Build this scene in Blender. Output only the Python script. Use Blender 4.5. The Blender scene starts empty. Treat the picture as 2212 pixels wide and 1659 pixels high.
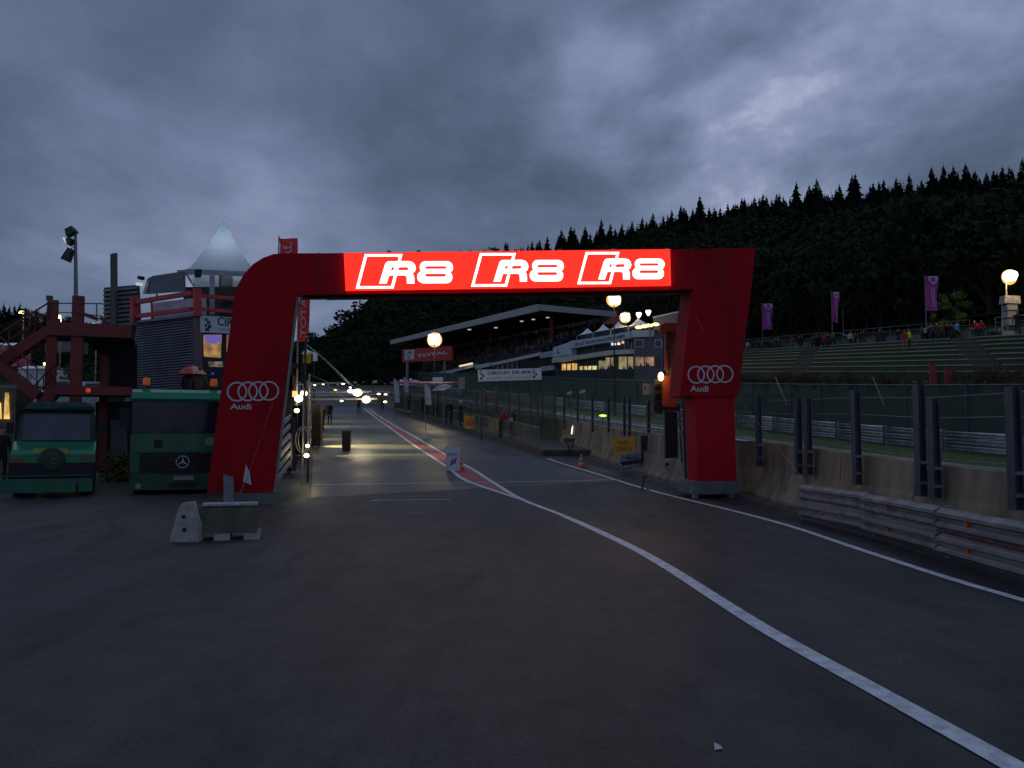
import bpy, bmesh, math, random
import numpy as np
from mathutils import Vector, Matrix
random.seed(7)
C = bpy.context.scene
COL = C.collection
R = math.radians
# ------------------------------------------------------------------ camera
FOC = 1853.4                      # focal length in units of a 2212 wide picture
PITCH = R(3.47)
CAMZ = 1.7
cam_d = bpy.data.cameras.new('camera')
cam = bpy.data.objects.new('camera', cam_d); COL.objects.link(cam)
cam.location = (0, 0, CAMZ); cam.rotation_euler = (R(90)+PITCH, 0, 0)
cam_d.sensor_width = 36; cam_d.lens = FOC/2212*36
cam_d.clip_start = 0.1; cam_d.clip_end = 5000
C.camera = cam
# ------------------------------------------------------------------ world: dusk overcast
C.view_settings.view_transform = 'Standard'; C.view_settings.look = 'None'
C.view_settings.exposure = 0.0; C.view_settings.gamma = 1.0
W = bpy.data.worlds.new('World'); C.world = W; W.use_nodes = True
def build_world():
    nt = W.node_tree; nt.nodes.clear()
    N = nt.nodes.new; L = nt.links.new
    out = N('ShaderNodeOutputWorld')
    sky = N('ShaderNodeTexSky'); sky.sky_type = 'NISHITA'; sky.sun_disc = False
    sky.sun_elevation = R(-2.0); sky.sun_rotation = R(200)
    bsky = N('ShaderNodeBackground'); L(sky.outputs[0], bsky.inputs[0]); bsky.inputs[1].default_value = 0.08
    tc = N('ShaderNodeTexCoord')
    sep = N('ShaderNodeSeparateXYZ'); L(tc.outputs['Generated'], sep.inputs[0])
    def mth(op, a, b=None, c=None):
        n = N('ShaderNodeMath'); n.operation = op
        for i, q in enumerate((a, b, c)):
            if q is None: continue
            if isinstance(q, (int, float)): n.inputs[i].default_value = q
            else: L(q, n.inputs[i])
        return n.outputs[0]
    zz = mth('ADD', mth('MAXIMUM', sep.outputs[2], 0.0), 0.22)
    cx = mth('DIVIDE', sep.outputs[0], zz); cy = mth('DIVIDE', sep.outputs[1], zz)
    comb = N('ShaderNodeCombineXYZ'); L(cx, comb.inputs[0]); L(cy, comb.inputs[1])
    def noise(scale, detail, dist, off, rough=0.5, sx=1, sy=1, rot=0):
        mp = N('ShaderNodeMapping'); mp.inputs['Location'].default_value = off
        mp.inputs['Scale'].default_value = (sx, sy, 1); mp.inputs['Rotation'].default_value = (0, 0, R(rot))
        L(comb.outputs[0], mp.inputs[0])
        n = N('ShaderNodeTexNoise'); n.inputs['Scale'].default_value = scale
        n.inputs['Detail'].default_value = detail; n.inputs['Roughness'].default_value = rough
        n.inputs['Distortion'].default_value = dist
        L(mp.outputs[0], n.inputs['Vector']); return n.outputs['Fac']
    big = noise(0.75, 3, 0.3, (3.1, 1.7, 0), 0.5, 1, .8, 35)
    med = noise(2.3, 6, 0.35, (9.3, 4.2, 0), 0.55, 1.0, .75, 35)
    fine = noise(7.0, 7, 0.2, (1.3, 8.8, 0), 0.6, 1, .8, 30)
    side = N('ShaderNodeMapRange'); L(sep.outputs[0], side.inputs[0]); side.inputs[1].default_value = -.15; side.inputs[2].default_value = .2; side.inputs[3].default_value = .55; side.inputs[4].default_value = 1.15
    v = mth('ADD', mth('MULTIPLY', mth('SUBTRACT', big, .5), 0.9), mth('MULTIPLY', side.outputs[0], mth('ADD', mth('MULTIPLY', mth('SUBTRACT', med, .5), 1.15), mth('MULTIPLY', mth('SUBTRACT', fine, .5), 0.42))))
    v = mth('ADD', v, 0.46)
    # broad lighter and darker banks of cloud, each about a direction in the sky
    def bank(az, el, width, amp):
        d = Vector((math.sin(R(az))*math.cos(R(el)), math.cos(R(az))*math.cos(R(el)), math.sin(R(el))))
        dp = N('ShaderNodeVectorMath'); dp.operation = 'DOT_PRODUCT'
        nv = N('ShaderNodeVectorMath'); nv.operation = 'NORMALIZE'
        L(tc.outputs['Generated'], nv.inputs[0])
        L(nv.outputs[0], dp.inputs[0]); dp.inputs[1].default_value = d
        k = math.cos(R(width))
        mr = N('ShaderNodeMapRange'); mr.interpolation_type = 'SMOOTHSTEP'
        L(dp.outputs['Value'], mr.inputs[0]); mr.inputs[1].default_value = k; mr.inputs[2].default_value = 1
        mr.inputs[3].default_value = 0; mr.inputs[4].default_value = amp
        return mr.outputs[0]
    for a in BANKS: v = mth('ADD', v, bank(*a))
    cr = N('ShaderNodeValToRGB'); L(v, cr.inputs[0])
    e = cr.color_ramp.elements
    e[0].position = 0.12; e[0].color = (0.046, 0.066, 0.110, 1)
    e[1].position = 1.0; e[1].color = (0.45, 0.49, 0.66, 1)
    for p, c in ((0.34, (0.072, 0.104, 0.172)), (0.52, (0.109, 0.149, 0.240)), (0.72, (0.190, 0.224, 0.345))):
        q = e.new(p); q.color = c+(1,)
    # the cloud deck is brighter overhead than low down
    zr = N('ShaderNodeMapRange'); L(sep.outputs[2], zr.inputs[0])
    zr.inputs[1].default_value = 0.45; zr.inputs[2].default_value = 1.0
    zr.inputs[3].default_value = 1.0; zr.inputs[4].default_value = ZENITH
    st = mth('MULTIPLY', zr.outputs[0], SKYGAIN)
    bc = N('ShaderNodeBackground'); L(cr.outputs[0], bc.inputs[0]); L(st, bc.inputs[1])
    ad = N('ShaderNodeAddShader'); L(bsky.outputs[0], ad.inputs[0]); L(bc.outputs[0], ad.inputs[1])
    L(ad.outputs[0], out.inputs[0])
BANKS = [(-5, 20, 12, -0.22), (-3, 9, 8, -.10), (5.5, 22, 6, 0.20), (15, 25, 9, 0.12), (17, 13, 11, 0.20), (-24, 9, 13, 0.10), (-14, 16, 6, .10), (28, 22, 9, 0.16), (-20, 27, 10, -0.10), (9.5, 21, 3.5, -.08)]
ZENITH = 0.80; SKYGAIN = 1.25
build_world()
sun_d = bpy.data.lights.new('sun', 'SUN'); sun_d.energy = 0.06; sun_d.angle = R(25); sun_d.color = (0.85, 0.9, 1.0)
sun = bpy.data.objects.new('sun', sun_d); COL.objects.link(sun)
sun.rotation_euler = (R(40), 0, R(-160))

# ------------------------------------------------------------------ terrain height and picture to world helpers
GT = [(-60, 0), (12, 0), (16, .03), (21, .1), (24, .17), (29, .3), (35, .5), (40, .75), (45, 1.02), (55, 1.65), (70, 2.7), (90, 4.25), (110, 6.0), (150, 9.5), (200, 13.5), (300, 19), (500, 26), (900, 30)]
_gx = np.array([a for a, b in GT], float); _gy = np.array([b for a, b in GT], float)
def _pchip():
    h = np.diff(_gx); d = np.diff(_gy)/h; m = np.zeros(len(_gx))
    for i in range(1, len(_gx)-1):
        if d[i-1]*d[i] > 0:
            w1 = 2*h[i]+h[i-1]; w2 = h[i]+2*h[i-1]
            m[i] = (w1+w2)/(w1/d[i-1]+w2/d[i])
    return m
_gm = _pchip()
def g(y):
    y = min(max(y, _gx[0]), _gx[-1]-1e-6)
    i = int(np.searchsorted(_gx, y, 'right')-1); h = _gx[i+1]-_gx[i]; t = (y-_gx[i])/h
    return float((2*t**3-3*t*t+1)*_gy[i]+(t**3-2*t*t+t)*h*_gm[i]+(-2*t**3+3*t*t)*_gy[i+1]+(t**3-t*t)*h*_gm[i+1])
cp, sp = math.cos(PITCH), math.sin(PITCH)
def ray(px, py):
    u = (px-1106)/FOC; v = (829.5-py)/FOC
    return Vector((u, cp-sp*v, sp+cp*v))
def P(px, py, D):
    r = ray(px, py); t = D/r.y
    return Vector((r.x*t, D, CAMZ+r.z*t))
def G(px, py, dz=0.0):
    r = ray(px, py); lo = 2.0
    D = 3.0
    while D < 500:
        if CAMZ+r.z/r.y*D <= g(D)+dz: break
        lo = D; D += 0.5
    hi = D
    for _ in range(30):
        m = (lo+hi)/2
        if CAMZ+r.z/r.y*m <= g(m)+dz: hi = m
        else: lo = m
    return P(px, py, hi)
def frame(A, B):
    U = Vector((B.x-A.x, B.y-A.y, 0)).normalized(); V = Vector((0, 0, 1)); Nn = U.cross(V)
    M = Matrix.Identity(4)
    for i in range(3):
        M[i][0] = U[i]; M[i][1] = V[i]; M[i][2] = Nn[i]; M[i][3] = (A.x, A.y, 0)[i]
    return M
def uv(F, px, py):
    Nn = Vector((F[0][2], F[1][2], F[2][2])); O = Vector((F[0][3], F[1][3], F[2][3]))
    r = ray(px, py); c = Vector((0, 0, CAMZ))
    t = (O-c).dot(Nn)/r.dot(Nn)
    q = F.inverted() @ (c+r*t)
    return (q.x, q.y)

# ------------------------------------------------------------------ materials
MATS = {}
def mat(name, col, rough=0.6, metal=0.0, var=0.25, scale=3.0, bump=0.0, bscale=None, emit=None, es=0.0, spec=0.5, col2=None, alpha=1.0, stretch=None, coat=0):
    if name in MATS: return MATS[name]
    m = bpy.data.materials.new(name); m.use_nodes = True; nt = m.node_tree; nt.nodes.clear()
    N = nt.nodes.new; L = nt.links.new
    out = N('ShaderNodeOutputMaterial'); b = N('ShaderNodeBsdfPrincipled'); L(b.outputs[0], out.inputs[0])
    b.inputs['Roughness'].default_value = rough; b.inputs['Metallic'].default_value = metal
    b.inputs['Specular IOR Level'].default_value = spec
    if coat: b.inputs['Coat Weight'].default_value = coat
    if alpha < 1: b.inputs['Alpha'].default_value = alpha
    tc = N('ShaderNodeTexCoord'); vec = tc.outputs['Object']
    if stretch:
        mp = N('ShaderNodeMapping'); mp.inputs['Scale'].default_value = stretch; L(vec, mp.inputs[0]); vec = mp.outputs[0]
    if emit is None and (var or col2):
        n = N('ShaderNodeTexNoise'); n.inputs['Scale'].default_value = scale; n.inputs['Detail'].default_value = 5
        n.inputs['Roughness'].default_value = 0.6; L(vec, n.inputs['Vector'])
        mr = N('ShaderNodeMapRange'); L(n.outputs[0], mr.inputs[0]); mr.inputs[1].default_value = .32; mr.inputs[2].default_value = .68
        mx = N('ShaderNodeMix'); mx.data_type = 'RGBA'; L(mr.outputs[0], mx.inputs[0])
        lo = col2 or tuple(c*(1-var) for c in col); hi = col if col2 else tuple(min(1, c*(1+var)) for c in col)
        mx.inputs[6].default_value = tuple(lo)+(1,); mx.inputs[7].default_value = tuple(hi)+(1,)
        L(mx.outputs[2], b.inputs['Base Color'])
    else: b.inputs['Base Color'].default_value = tuple(col)+(1,)
    if bump:
        n2 = N('ShaderNodeTexNoise'); n2.inputs['Scale'].default_value = bscale or scale*4; n2.inputs['Detail'].default_value = 4
        L(vec, n2.inputs['Vector'])
        bp = N('ShaderNodeBump'); bp.inputs['Strength'].default_value = bump; bp.inputs['Distance'].default_value = 0.02
        L(n2.outputs[0], bp.inputs['Height']); L(bp.outputs[0], b.inputs['Normal'])
    if emit:
        b.inputs['Emission Color'].default_value = tuple(emit)+(1,); b.inputs['Emission Strength'].default_value = es
    MATS[name] = m; return m

def asphalt_mat(name, c0, c1, r0, r1, wet=1.0):
    m = bpy.data.materials.new(name); m.use_nodes = True; nt = m.node_tree; nt.nodes.clear()
    N = nt.nodes.new; L = nt.links.new
    out = N('ShaderNodeOutputMaterial'); b = N('ShaderNodeBsdfPrincipled'); L(b.outputs[0], out.inputs[0]); b.inputs['Specular IOR Level'].default_value = .32
    tc = N('ShaderNodeTexCoord')
    def noise(s, d, sc=(1, 1, 1), rot=0, dist=0):
        mp = N('ShaderNodeMapping'); mp.inputs['Scale'].default_value = sc; mp.inputs['Rotation'].default_value = (0, 0, R(rot)); L(tc.outputs['Object'], mp.inputs[0])
        n = N('ShaderNodeTexNoise'); n.inputs['Scale'].default_value = s; n.inputs['Detail'].default_value = d
        n.inputs['Roughness'].default_value = .6; n.inputs['Distortion'].default_value = dist
        L(mp.outputs[0], n.inputs['Vector']); return n.outputs[0]
    def mr(v, a, b_, c, d):
        n = N('ShaderNodeMapRange'); L(v, n.inputs[0])
        for i, q in enumerate((a, b_, c, d)): n.inputs[i+1].default_value = q
        return n.outputs[0]
    def mth(op, a, b_):
        n = N('ShaderNodeMath'); n.operation = op
        for i, q in enumerate((a, b_)):
            if isinstance(q, (int, float)): n.inputs[i].default_value = q
            else: L(q, n.inputs[i])
        return n.outputs[0]
    big = noise(0.28, 4, (1, .45, 1), -20, .6); streak = noise(1.1, 4, (1, .12, 1), -22); grain = noise(90, 2); mid = noise(2.2, 5)
    k = mth('ADD', mth('MULTIPLY', big, .55), mth('ADD', mth('MULTIPLY', streak, .25), mth('MULTIPLY', mid, .2)))
    k = mr(k, .42, .58, 0, 1)
    stain = mr(noise(.55, 5, (1, .3, 1), 40, 1.2), .56, .64, 0, 1)
    k = mth('MULTIPLY', k, mth('SUBTRACT', 1.0, mth('MULTIPLY', stain, .75)))
    vo = N('ShaderNodeTexVoronoi'); vo.feature = 'DISTANCE_TO_EDGE'; vo.inputs['Scale'].default_value = .55
    wv = N('ShaderNodeVectorMath'); wv.operation = 'ADD'; nn = N('ShaderNodeTexNoise'); nn.inputs['Scale'].default_value = 3; nn.inputs['Detail'].default_value = 5; L(tc.outputs['Object'], nn.inputs['Vector'])
    L(tc.outputs['Object'], wv.inputs[0]); L(nn.outputs['Color'], wv.inputs[1]); L(wv.outputs[0], vo.inputs['Vector'])
    crack = mth('MULTIPLY', mr(vo.outputs['Distance'], .0, .012, 1, 0), mr(noise(.35, 2), .52, .60, 0, 1))
    mx = N('ShaderNodeMix'); mx.data_type = 'RGBA'; L(k, mx.inputs[0]); mx.inputs[6].default_value = c0+(1,); mx.inputs[7].default_value = c1+(1,)
    sp_ = mth('MULTIPLY', mr(grain, .3, .7, .45, 1.6), mr(noise(28, 3), .35, .65, .72, 1.3))
    mm = N('ShaderNodeMix'); mm.data_type = 'RGBA'; mm.blend_type = 'MULTIPLY'; mm.inputs[0].default_value = 1
    L(mx.outputs[2], mm.inputs[6]); cc = N('ShaderNodeCombineColor')
    for i in range(3): L(mth('MULTIPLY', sp_, mth('SUBTRACT', 1.0, mth('MULTIPLY', crack, .35))), cc.inputs[i])
    L(cc.outputs[0], mm.inputs[7]); L(mm.outputs[2], b.inputs['Base Color'])
    L(mr(big, .35, .65, r0, r1), b.inputs['Roughness'])
    bp = N('ShaderNodeBump'); bp.inputs['Strength'].default_value = .35; bp.inputs['Distance'].default_value = .006
    L(noise(60, 3), bp.inputs['Height']); L(bp.outputs[0], b.inputs['Normal'])
    MATS[name] = m; return m

# ------------------------------------------------------------------ mesh builder
OFF = {}
def font_mesh(s, bold=0.0, cache={}):
    k = (s, bold)
    if k in cache: return cache[k]
    cu = bpy.data.curves.new('t', 'FONT'); cu.body = s; cu.offset = bold; cu.resolution_u = 3
    ob = bpy.data.objects.new('t', cu); COL.objects.link(ob); bpy.context.view_layer.update()
    me = bpy.data.meshes.new_from_object(ob.evaluated_get(bpy.context.evaluated_depsgraph_get()))
    v = [tuple(q.co) for q in me.vertices]; f = [tuple(p.vertices) for p in me.polygons]
    bpy.data.objects.remove(ob); bpy.data.curves.remove(cu); bpy.data.meshes.remove(me)
    cache[k] = (v, f); return cache[k]
class MB:
    def __init__(s, M=None): s.v = []; s.f = []; s.k = []; s.M = M or Matrix.Identity(4); s.i = 0; s.smooth = False
    def add(s, vs, fs):
        o = len(s.v); s.v += [s.M @ Vector(q) for q in vs]
        for f in fs: s.f.append(tuple(o+i for i in f)); s.k.append(s.i)
        return s
    def box(s, c, d, rot=(0, 0, 0), taper=1.0):
        from mathutils import Euler
        E = Euler(rot).to_matrix(); c = Vector(c); x, y, z = d[0]/2, d[1]/2, d[2]/2
        vs = []
        for k in (-1, 1):
            t = taper if k > 0 else 1
            for a, b in ((-1, -1), (1, -1), (1, 1), (-1, 1)): vs.append(c+E @ Vector((a*x*t, b*y*t, k*z)))
        return s.add(vs, [(0, 3, 2, 1), (4, 5, 6, 7), (0, 1, 5, 4), (1, 2, 6, 5), (2, 3, 7, 6), (3, 0, 4, 7)])
    def quad(s, *p): return s.add(p, [tuple(range(len(p)))])
    def ext(s, pts, vec):
        n = len(pts); vec = Vector(vec); a = [Vector(q) for q in pts]; b = [q+vec for q in a]
        return s.add(a+b, [tuple(range(n))[::-1], tuple(range(n, 2*n))]+[(i, (i+1) % n, n+(i+1) % n, n+i) for i in range(n)])
    def plate(s, pts2, n0, n1): return s.ext([(a, b, n0) for a, b in pts2], (0, 0, n1-n0))
    def rect(s, u0, v0, u1, v1, n0, n1): return s.plate([(u0, v0), (u1, v0), (u1, v1), (u0, v1)], n0, n1)
    def tube(s, pts, r, n=6, cap=True):
        pts = [Vector(q) for q in pts]; rings = []; m = len(pts)
        rr = r if isinstance(r, (list, tuple)) else [r]*m
        up = Vector((0, 0, 1))
        for i, q in enumerate(pts):
            d = (pts[min(i+1, m-1)]-pts[max(i-1, 0)])
            if d.length < 1e-9: d = Vector((0, 0, 1))
            d.normalize(); a = up if abs(d.dot(up)) < .95 else Vector((1, 0, 0))
            x = d.cross(a).normalized(); y = x.cross(d)
            rings.append([q+(x*math.cos(2*math.pi*j/n)+y*math.sin(2*math.pi*j/n))*rr[i] for j in range(n)])
        vs = [q for rg in rings for q in rg]; fs = []
        for i in range(m-1):
            for j in range(n): fs.append((i*n+j, i*n+(j+1) % n, (i+1)*n+(j+1) % n, (i+1)*n+j))
        if cap: fs += [tuple(range(n))[::-1], tuple(range((m-1)*n, m*n))]
        return s.add(vs, fs)
    def bar(s, a, b, w, h=None):
        a = Vector(a); b = Vector(b); d = (b-a); h = h or w
        dn = d.normalized(); x = dn.cross(Vector((0, 0, 1)))
        if x.length < 1e-3: x = Vector((1, 0, 0))
        x.normalize(); y = x.cross(dn)
        pts = [a+x*(i*w/2)+y*(j*h/2) for i, j in ((-1, -1), (1, -1), (1, 1), (-1, 1))]
        return s.ext(pts, d)
    def lathe(s, prof, c=(0, 0, 0), n=12, ax='z'):
        c = Vector(c); vs = []; fs = []
        for r_, z in prof:
            for j in range(n):
                t = 2*math.pi*j/n; x, y = r_*math.cos(t), r_*math.sin(t)
                vs.append(c+(Vector((x, y, z)) if ax == 'z' else Vector((x, z, y)) if ax == 'y' else Vector((z, x, y))))
        for i in range(len(prof)-1):
            for j in range(n): fs.append((i*n+j, i*n+(j+1) % n, (i+1)*n+(j+1) % n, (i+1)*n+j))
        fs += [tuple(range(n))[::-1], tuple(range((len(prof)-1)*n, len(prof)*n))]
        return s.add(vs, fs)
    def ball(s, c, r, n=10, sc=(1, 1, 1)):
        pr = [(max(.001, math.sin(math.pi*i/n)), -math.cos(math.pi*i/n)) for i in range(n+1)]
        c = Vector(c); vs = []; fs = []; m = n+2
        for a, z in pr:
            for j in range(m):
                t = 2*math.pi*j/m; vs.append(c+Vector((a*math.cos(t)*r*sc[0], a*math.sin(t)*r*sc[1], z*r*sc[2])))
        for i in range(n):
            for j in range(m): fs.append((i*m+j, i*m+(j+1) % m, (i+1)*m+(j+1) % m, (i+1)*m+j))
        return s.add(vs, fs)
    def text(s, txt, u0, v0, u1, v1, n, bold=0.0, slant=0.0, rot=None):
        """text fitted to the box (u0,v0)-(u1,v1) on the local u,v plane at height n"""
        vs, fs = font_mesh(txt, bold)
        if not vs: return s
        xs = [q[0] for q in vs]; ys = [q[1] for q in vs]; x0, x1, y0, y1 = min(xs), max(xs), min(ys), max(ys)
        o = []
        for q in vs:
            a = (q[0]-x0)/(x1-x0); b = (q[1]-y0)/max(1e-6, (y1-y0))
            if rot == 90: a, b = 1-b, a
            if rot == -90: a, b = b, 1-a
            a = a+slant*(b-.5)
            o.append((u0+(u1-u0)*a, v0+(v1-v0)*b, n))
        return s.add(o, fs)
    def build(s, name, m, parent=None, smooth=False, local=False, off=None):
        me = bpy.data.meshes.new(name)
        o = Vector((0, 0, 0))
        if parent is not None and not local: o = OFF.get(parent.name, Vector((0, 0, 0)))
        if parent is None and off is not None: o = Vector(off)
        me.from_pydata([tuple(q-o) for q in s.v], [], s.f)
        for mm in (m if isinstance(m, (list, tuple)) else [m]): me.materials.append(mm)
        if isinstance(m, (list, tuple)): me.polygons.foreach_set('material_index', s.k)
        if smooth: me.polygons.foreach_set('use_smooth', [True]*len(me.polygons))
        me.update()
        ob = bpy.data.objects.new(name, me); COL.objects.link(ob)
        if parent is not None: ob.parent = parent; OFF[ob.name] = o
        else:
            ob.location = o; OFF[ob.name] = o
        return ob
def tag(o, label=None, cat=None, group=None, kind=None):
    if label: o['label'] = label
    if cat: o['category'] = cat
    if group: o['group'] = group
    if kind: o['kind'] = kind
    return o
def thing(name, loc, label, cat, group=None, rz=0, local=False):
    o = bpy.data.objects.new(name, None); COL.objects.link(o); o.location = loc; o.rotation_euler = (0, 0, rz)
    o.empty_display_size = .3
    OFF[o.name] = Vector((0, 0, 0)) if local else Vector(loc)
    return tag(o, label, cat, group)
def kids(o): return [c for c in bpy.data.objects if c.parent is o]
def copy_tree(o, parent=None):
    c = o.copy(); COL.objects.link(c)
    if parent is not None: c.parent = parent
    for ch in o.children: copy_tree(ch, c)
    return c
def dup(o, loc, rz=0, label=None, sc=None, group=None):
    c = copy_tree(o); c.location = loc; c.rotation_euler = (0, 0, rz)
    if sc: c.scale = sc if isinstance(sc, tuple) else (sc, sc, sc)
    if label: c['label'] = label
    if group: c['group'] = group
    return c
def lamp(name, loc, power, col=(1, .85, .55), radius=.15, parent=None, spot=None, aim=None):
    d = bpy.data.lights.new(name, 'SPOT' if spot else 'POINT'); d.energy = power; d.color = col; d.shadow_soft_size = radius
    o = bpy.data.objects.new(name, d); COL.objects.link(o)
    if spot: d.spot_size = R(spot); d.spot_blend = .6
    if aim is not None: o.rotation_euler = (Vector(aim)-Vector(loc)).to_track_quat('-Z', 'Y').to_euler()
    if parent is not None: o.parent = parent; o.location = Vector(loc)-OFF.get(parent.name, Vector((0, 0, 0)))
    else: o.location = loc
    return o

# common materials
ASPH = asphalt_mat('asphalt_wet', (.016, .018, .019), (.078, .073, .067), .52, .74)
ASPH_D = asphalt_mat('asphalt_new', (.012, .013, .018), (.022, .024, .03), .40, .6)
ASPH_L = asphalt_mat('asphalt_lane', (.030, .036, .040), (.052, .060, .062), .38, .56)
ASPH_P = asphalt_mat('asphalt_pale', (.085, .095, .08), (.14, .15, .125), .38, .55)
PAINT_W = mat('paint_white', (.72, .74, .80), .5, var=.32, scale=7, bump=.2, bscale=60)
PAINT_R = mat('paint_red', (.42, .038, .05), .5, var=.2, scale=3, bump=.2, bscale=60)
GRASS = mat('grass_verge', (.075, .13, .018), .9, var=.4, scale=6, bump=.8, bscale=40)
DIRT = mat('dirt', (.06, .052, .035), .9, var=.4, scale=3, bump=.6)
CONC = mat('concrete_wall', (.28, .225, .155), .8, var=.5, scale=1.6, bump=.4, bscale=18, stretch=(1, 1, .35))
CONC_L = mat('concrete_light', (.34, .34, .33), .8, var=.2, scale=4, bump=.3, bscale=30)
CONC_D = mat('concrete_dark', (.10, .095, .08), .85, var=.3, scale=4, bump=.3, bscale=30)
RED_F = mat('red_fabric', (.39, .003, .009), .7, spec=.2, var=.16, scale=.9, bump=.7, bscale=1.6, stretch=(1, 1, .45))
RED_F2 = mat('red_fabric_side', (.5, .010, .018), .7, spec=.15, var=.10, scale=1.2, bump=.25, bscale=2.5)
WHITE = mat('white_print', (.62, .62, .66), .5, var=.06)
GALV = mat('galvanised_steel', (.42, .43, .44), .42, .55, var=.25, scale=5, bump=.15)
POSTM = mat('blue_grey_steel', (.058, .076, .108), .55, .1, var=.25, scale=4)
BLACKM = mat('black_plastic', (.010, .010, .014), .6, var=.2)
BLACKG = mat('black_gloss', (.008, .009, .014), .18, var=.2)
RSTEEL = mat('red_steel', (.20, .024, .020), .5, var=.3, scale=3, bump=.2)
GREYM = mat('grey_metal', (.22, .23, .25), .5, .3, var=.2)
ORANGE = mat('orange_plastic', (.75, .11, .02), .4, var=.12)
AMBER_L = mat('amber_lens', (.7, .16, .02), .25, var=.1)
# ------------------------------------------------------------------ ground, lane, markings
def strip(pts_l, pts_r, dz, name, m, step=1.0, label=None, kind='structure'):
    """sheet on the ground between two polylines given as (x,y) with the same count"""
    vs = []; n = len(pts_l); L_ = []; R_ = []
    for i in range(n-1):
        a, b, c, d = pts_l[i], pts_l[i+1], pts_r[i], pts_r[i+1]
        k = max(1, int(max(abs(b[1]-a[1]), abs(d[1]-c[1]))/step+.999))
        for j in range(k+(i == n-2)):
            t = j/k; L_.append((a[0]+(b[0]-a[0])*t, a[1]+(b[1]-a[1])*t)); R_.append((c[0]+(d[0]-c[0])*t, c[1]+(d[1]-c[1])*t))
    mb = MB(); fs = []
    for (a, b) in zip(L_, R_): vs += [(a[0], a[1], g(a[1])+dz), (b[0], b[1], g(b[1])+dz)]
    for i in range(len(L_)-1): fs.append((2*i, 2*i+1, 2*i+3, 2*i+2))
    mb.add(vs, fs); o = mb.build(name, m); tag(o, label=label, kind=kind); return o
def smooth_poly(pts, n=6):
    out = []
    for i in range(len(pts)-1):
        p0 = pts[max(i-1, 0)]; p1 = pts[i]; p2 = pts[i+1]; p3 = pts[min(i+2, len(pts)-1)]
        for j in range(n):
            t = j/n
            out.append(tuple(.5*((2*p1[k])+(-p0[k]+p2[k])*t+(2*p0[k]-5*p1[k]+4*p2[k]-p3[k])*t*t+(-p0[k]+3*p1[k]-3*p2[k]+p3[k])*t**3) for k in range(len(p1))))
    out.append(tuple(pts[-1])); return out
def band(cl, w, dz, name, m, label=None):
    """painted band of width w along a centre line"""
    l = []; r = []
    for i, p in enumerate(cl):
        a = cl[max(i-1, 0)]; b = cl[min(i+1, len(cl)-1)]; dx, dy = b[0]-a[0], b[1]-a[1]; q = math.hypot(dx, dy)
        nx, ny = -dy/q, dx/q; l.append((p[0]+nx*w/2, p[1]+ny*w/2)); r.append((p[0]-nx*w/2, p[1]-ny*w/2))
    return strip(l, r, dz, name, m, label=label)
def gxy(px, py): q = G(px, py); return (q.x, q.y)
# base ground
def grid_ground():
    ys = sorted(set([-60, -40, -25]+list(range(-20, 160, 1))+list(range(160, 300, 5))+list(range(300, 1300, 50))))
    xs = [-1200, -600, -300, -150, -80, -40, -20, -10, 0, 10, 20, 40, 80, 150, 300, 600, 1200]
    vs = [(x, y, g(y)-.012) for y in ys for x in xs]; nx = len(xs)
    fs = [(j*nx+i, j*nx+i+1, (j+1)*nx+i+1, (j+1)*nx+i) for j in range(len(ys)-1) for i in range(nx-1)]
    tag(MB().add(vs, fs).build('ground', DIRT), kind='structure')
grid_ground()
def asphalt_area():
    ys = list(range(-20, 171, 1)); xs = [-45, -20, -10, -5, 0, 5, 10, 16, 22]
    vs = [(x, y, g(y)) for y in ys for x in xs]; nx = len(xs)
    fs = [(j*nx+i, j*nx+i+1, (j+1)*nx+i+1, (j+1)*nx+i) for j in range(len(ys)-1) for i in range(nx-1)]
    tag(MB().add(vs, fs).build('road', ASPH), kind='structure')
asphalt_area()
# lane resurfacing (slightly bluer, smoother tarmac under the arch and up the pit lane)
laneL = [gxy(672, 1075), gxy(676, 1000), gxy(680, 930), gxy(690, 880)]
laneR = [gxy(1330, 1040), gxy(1170, 992), gxy(970, 932), gxy(835, 880)]
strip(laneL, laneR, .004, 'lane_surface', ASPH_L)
# pale concrete apron patches and dark repair patches
def patch(px, m, dz, name):
    q = [gxy(*p) for p in px]
    strip([q[0], q[3]], [q[1], q[2]], dz, name, m)
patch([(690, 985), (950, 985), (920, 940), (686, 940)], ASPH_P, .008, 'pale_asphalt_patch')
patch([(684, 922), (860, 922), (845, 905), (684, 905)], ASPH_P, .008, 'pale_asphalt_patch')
patch([(1075, 986), (1135, 986), (1045, 950), (985, 950)], ASPH_D, .008, 'dark_asphalt_patch')
# main white line, its left twin, red fill
line_main = smooth_poly([gxy(*p) for p in [(2420, 1790), (2185, 1655), (1900, 1497), (1640, 1352), (1440, 1225), (1345, 1173), (1220, 1116), (1120, 1076), (1050, 1033), (1000, 1003), (900, 946), (840, 912), (798, 884)]])
line_left = smooth_poly([gxy(*p) for p in [(1122, 1078), (1060, 1058), (1000, 1035), (960, 1005), (900, 966), (850, 930), (815, 905), (786, 882)]])
band(line_main[:37], .165, .008, 'white_line', PAINT_W)
band(line_main[36:], .14, .012, 'white_line', PAINT_W)
band(line_left, .14, .012, 'white_line', PAINT_W)
def resample(cl, ys):
    cl = sorted(cl, key=lambda q: q[1]); return [(float(np.interp(y, [q[1] for q in cl], [q[0] for q in cl])), y) for y in ys]
ysr = np.arange(line_left[1][1]+1.2, line_left[-1][1]-.2, 1.0)
strip(resample(line_left, ysr), resample(line_main, ysr), .008, 'red_line_fill', PAINT_R)
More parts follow.
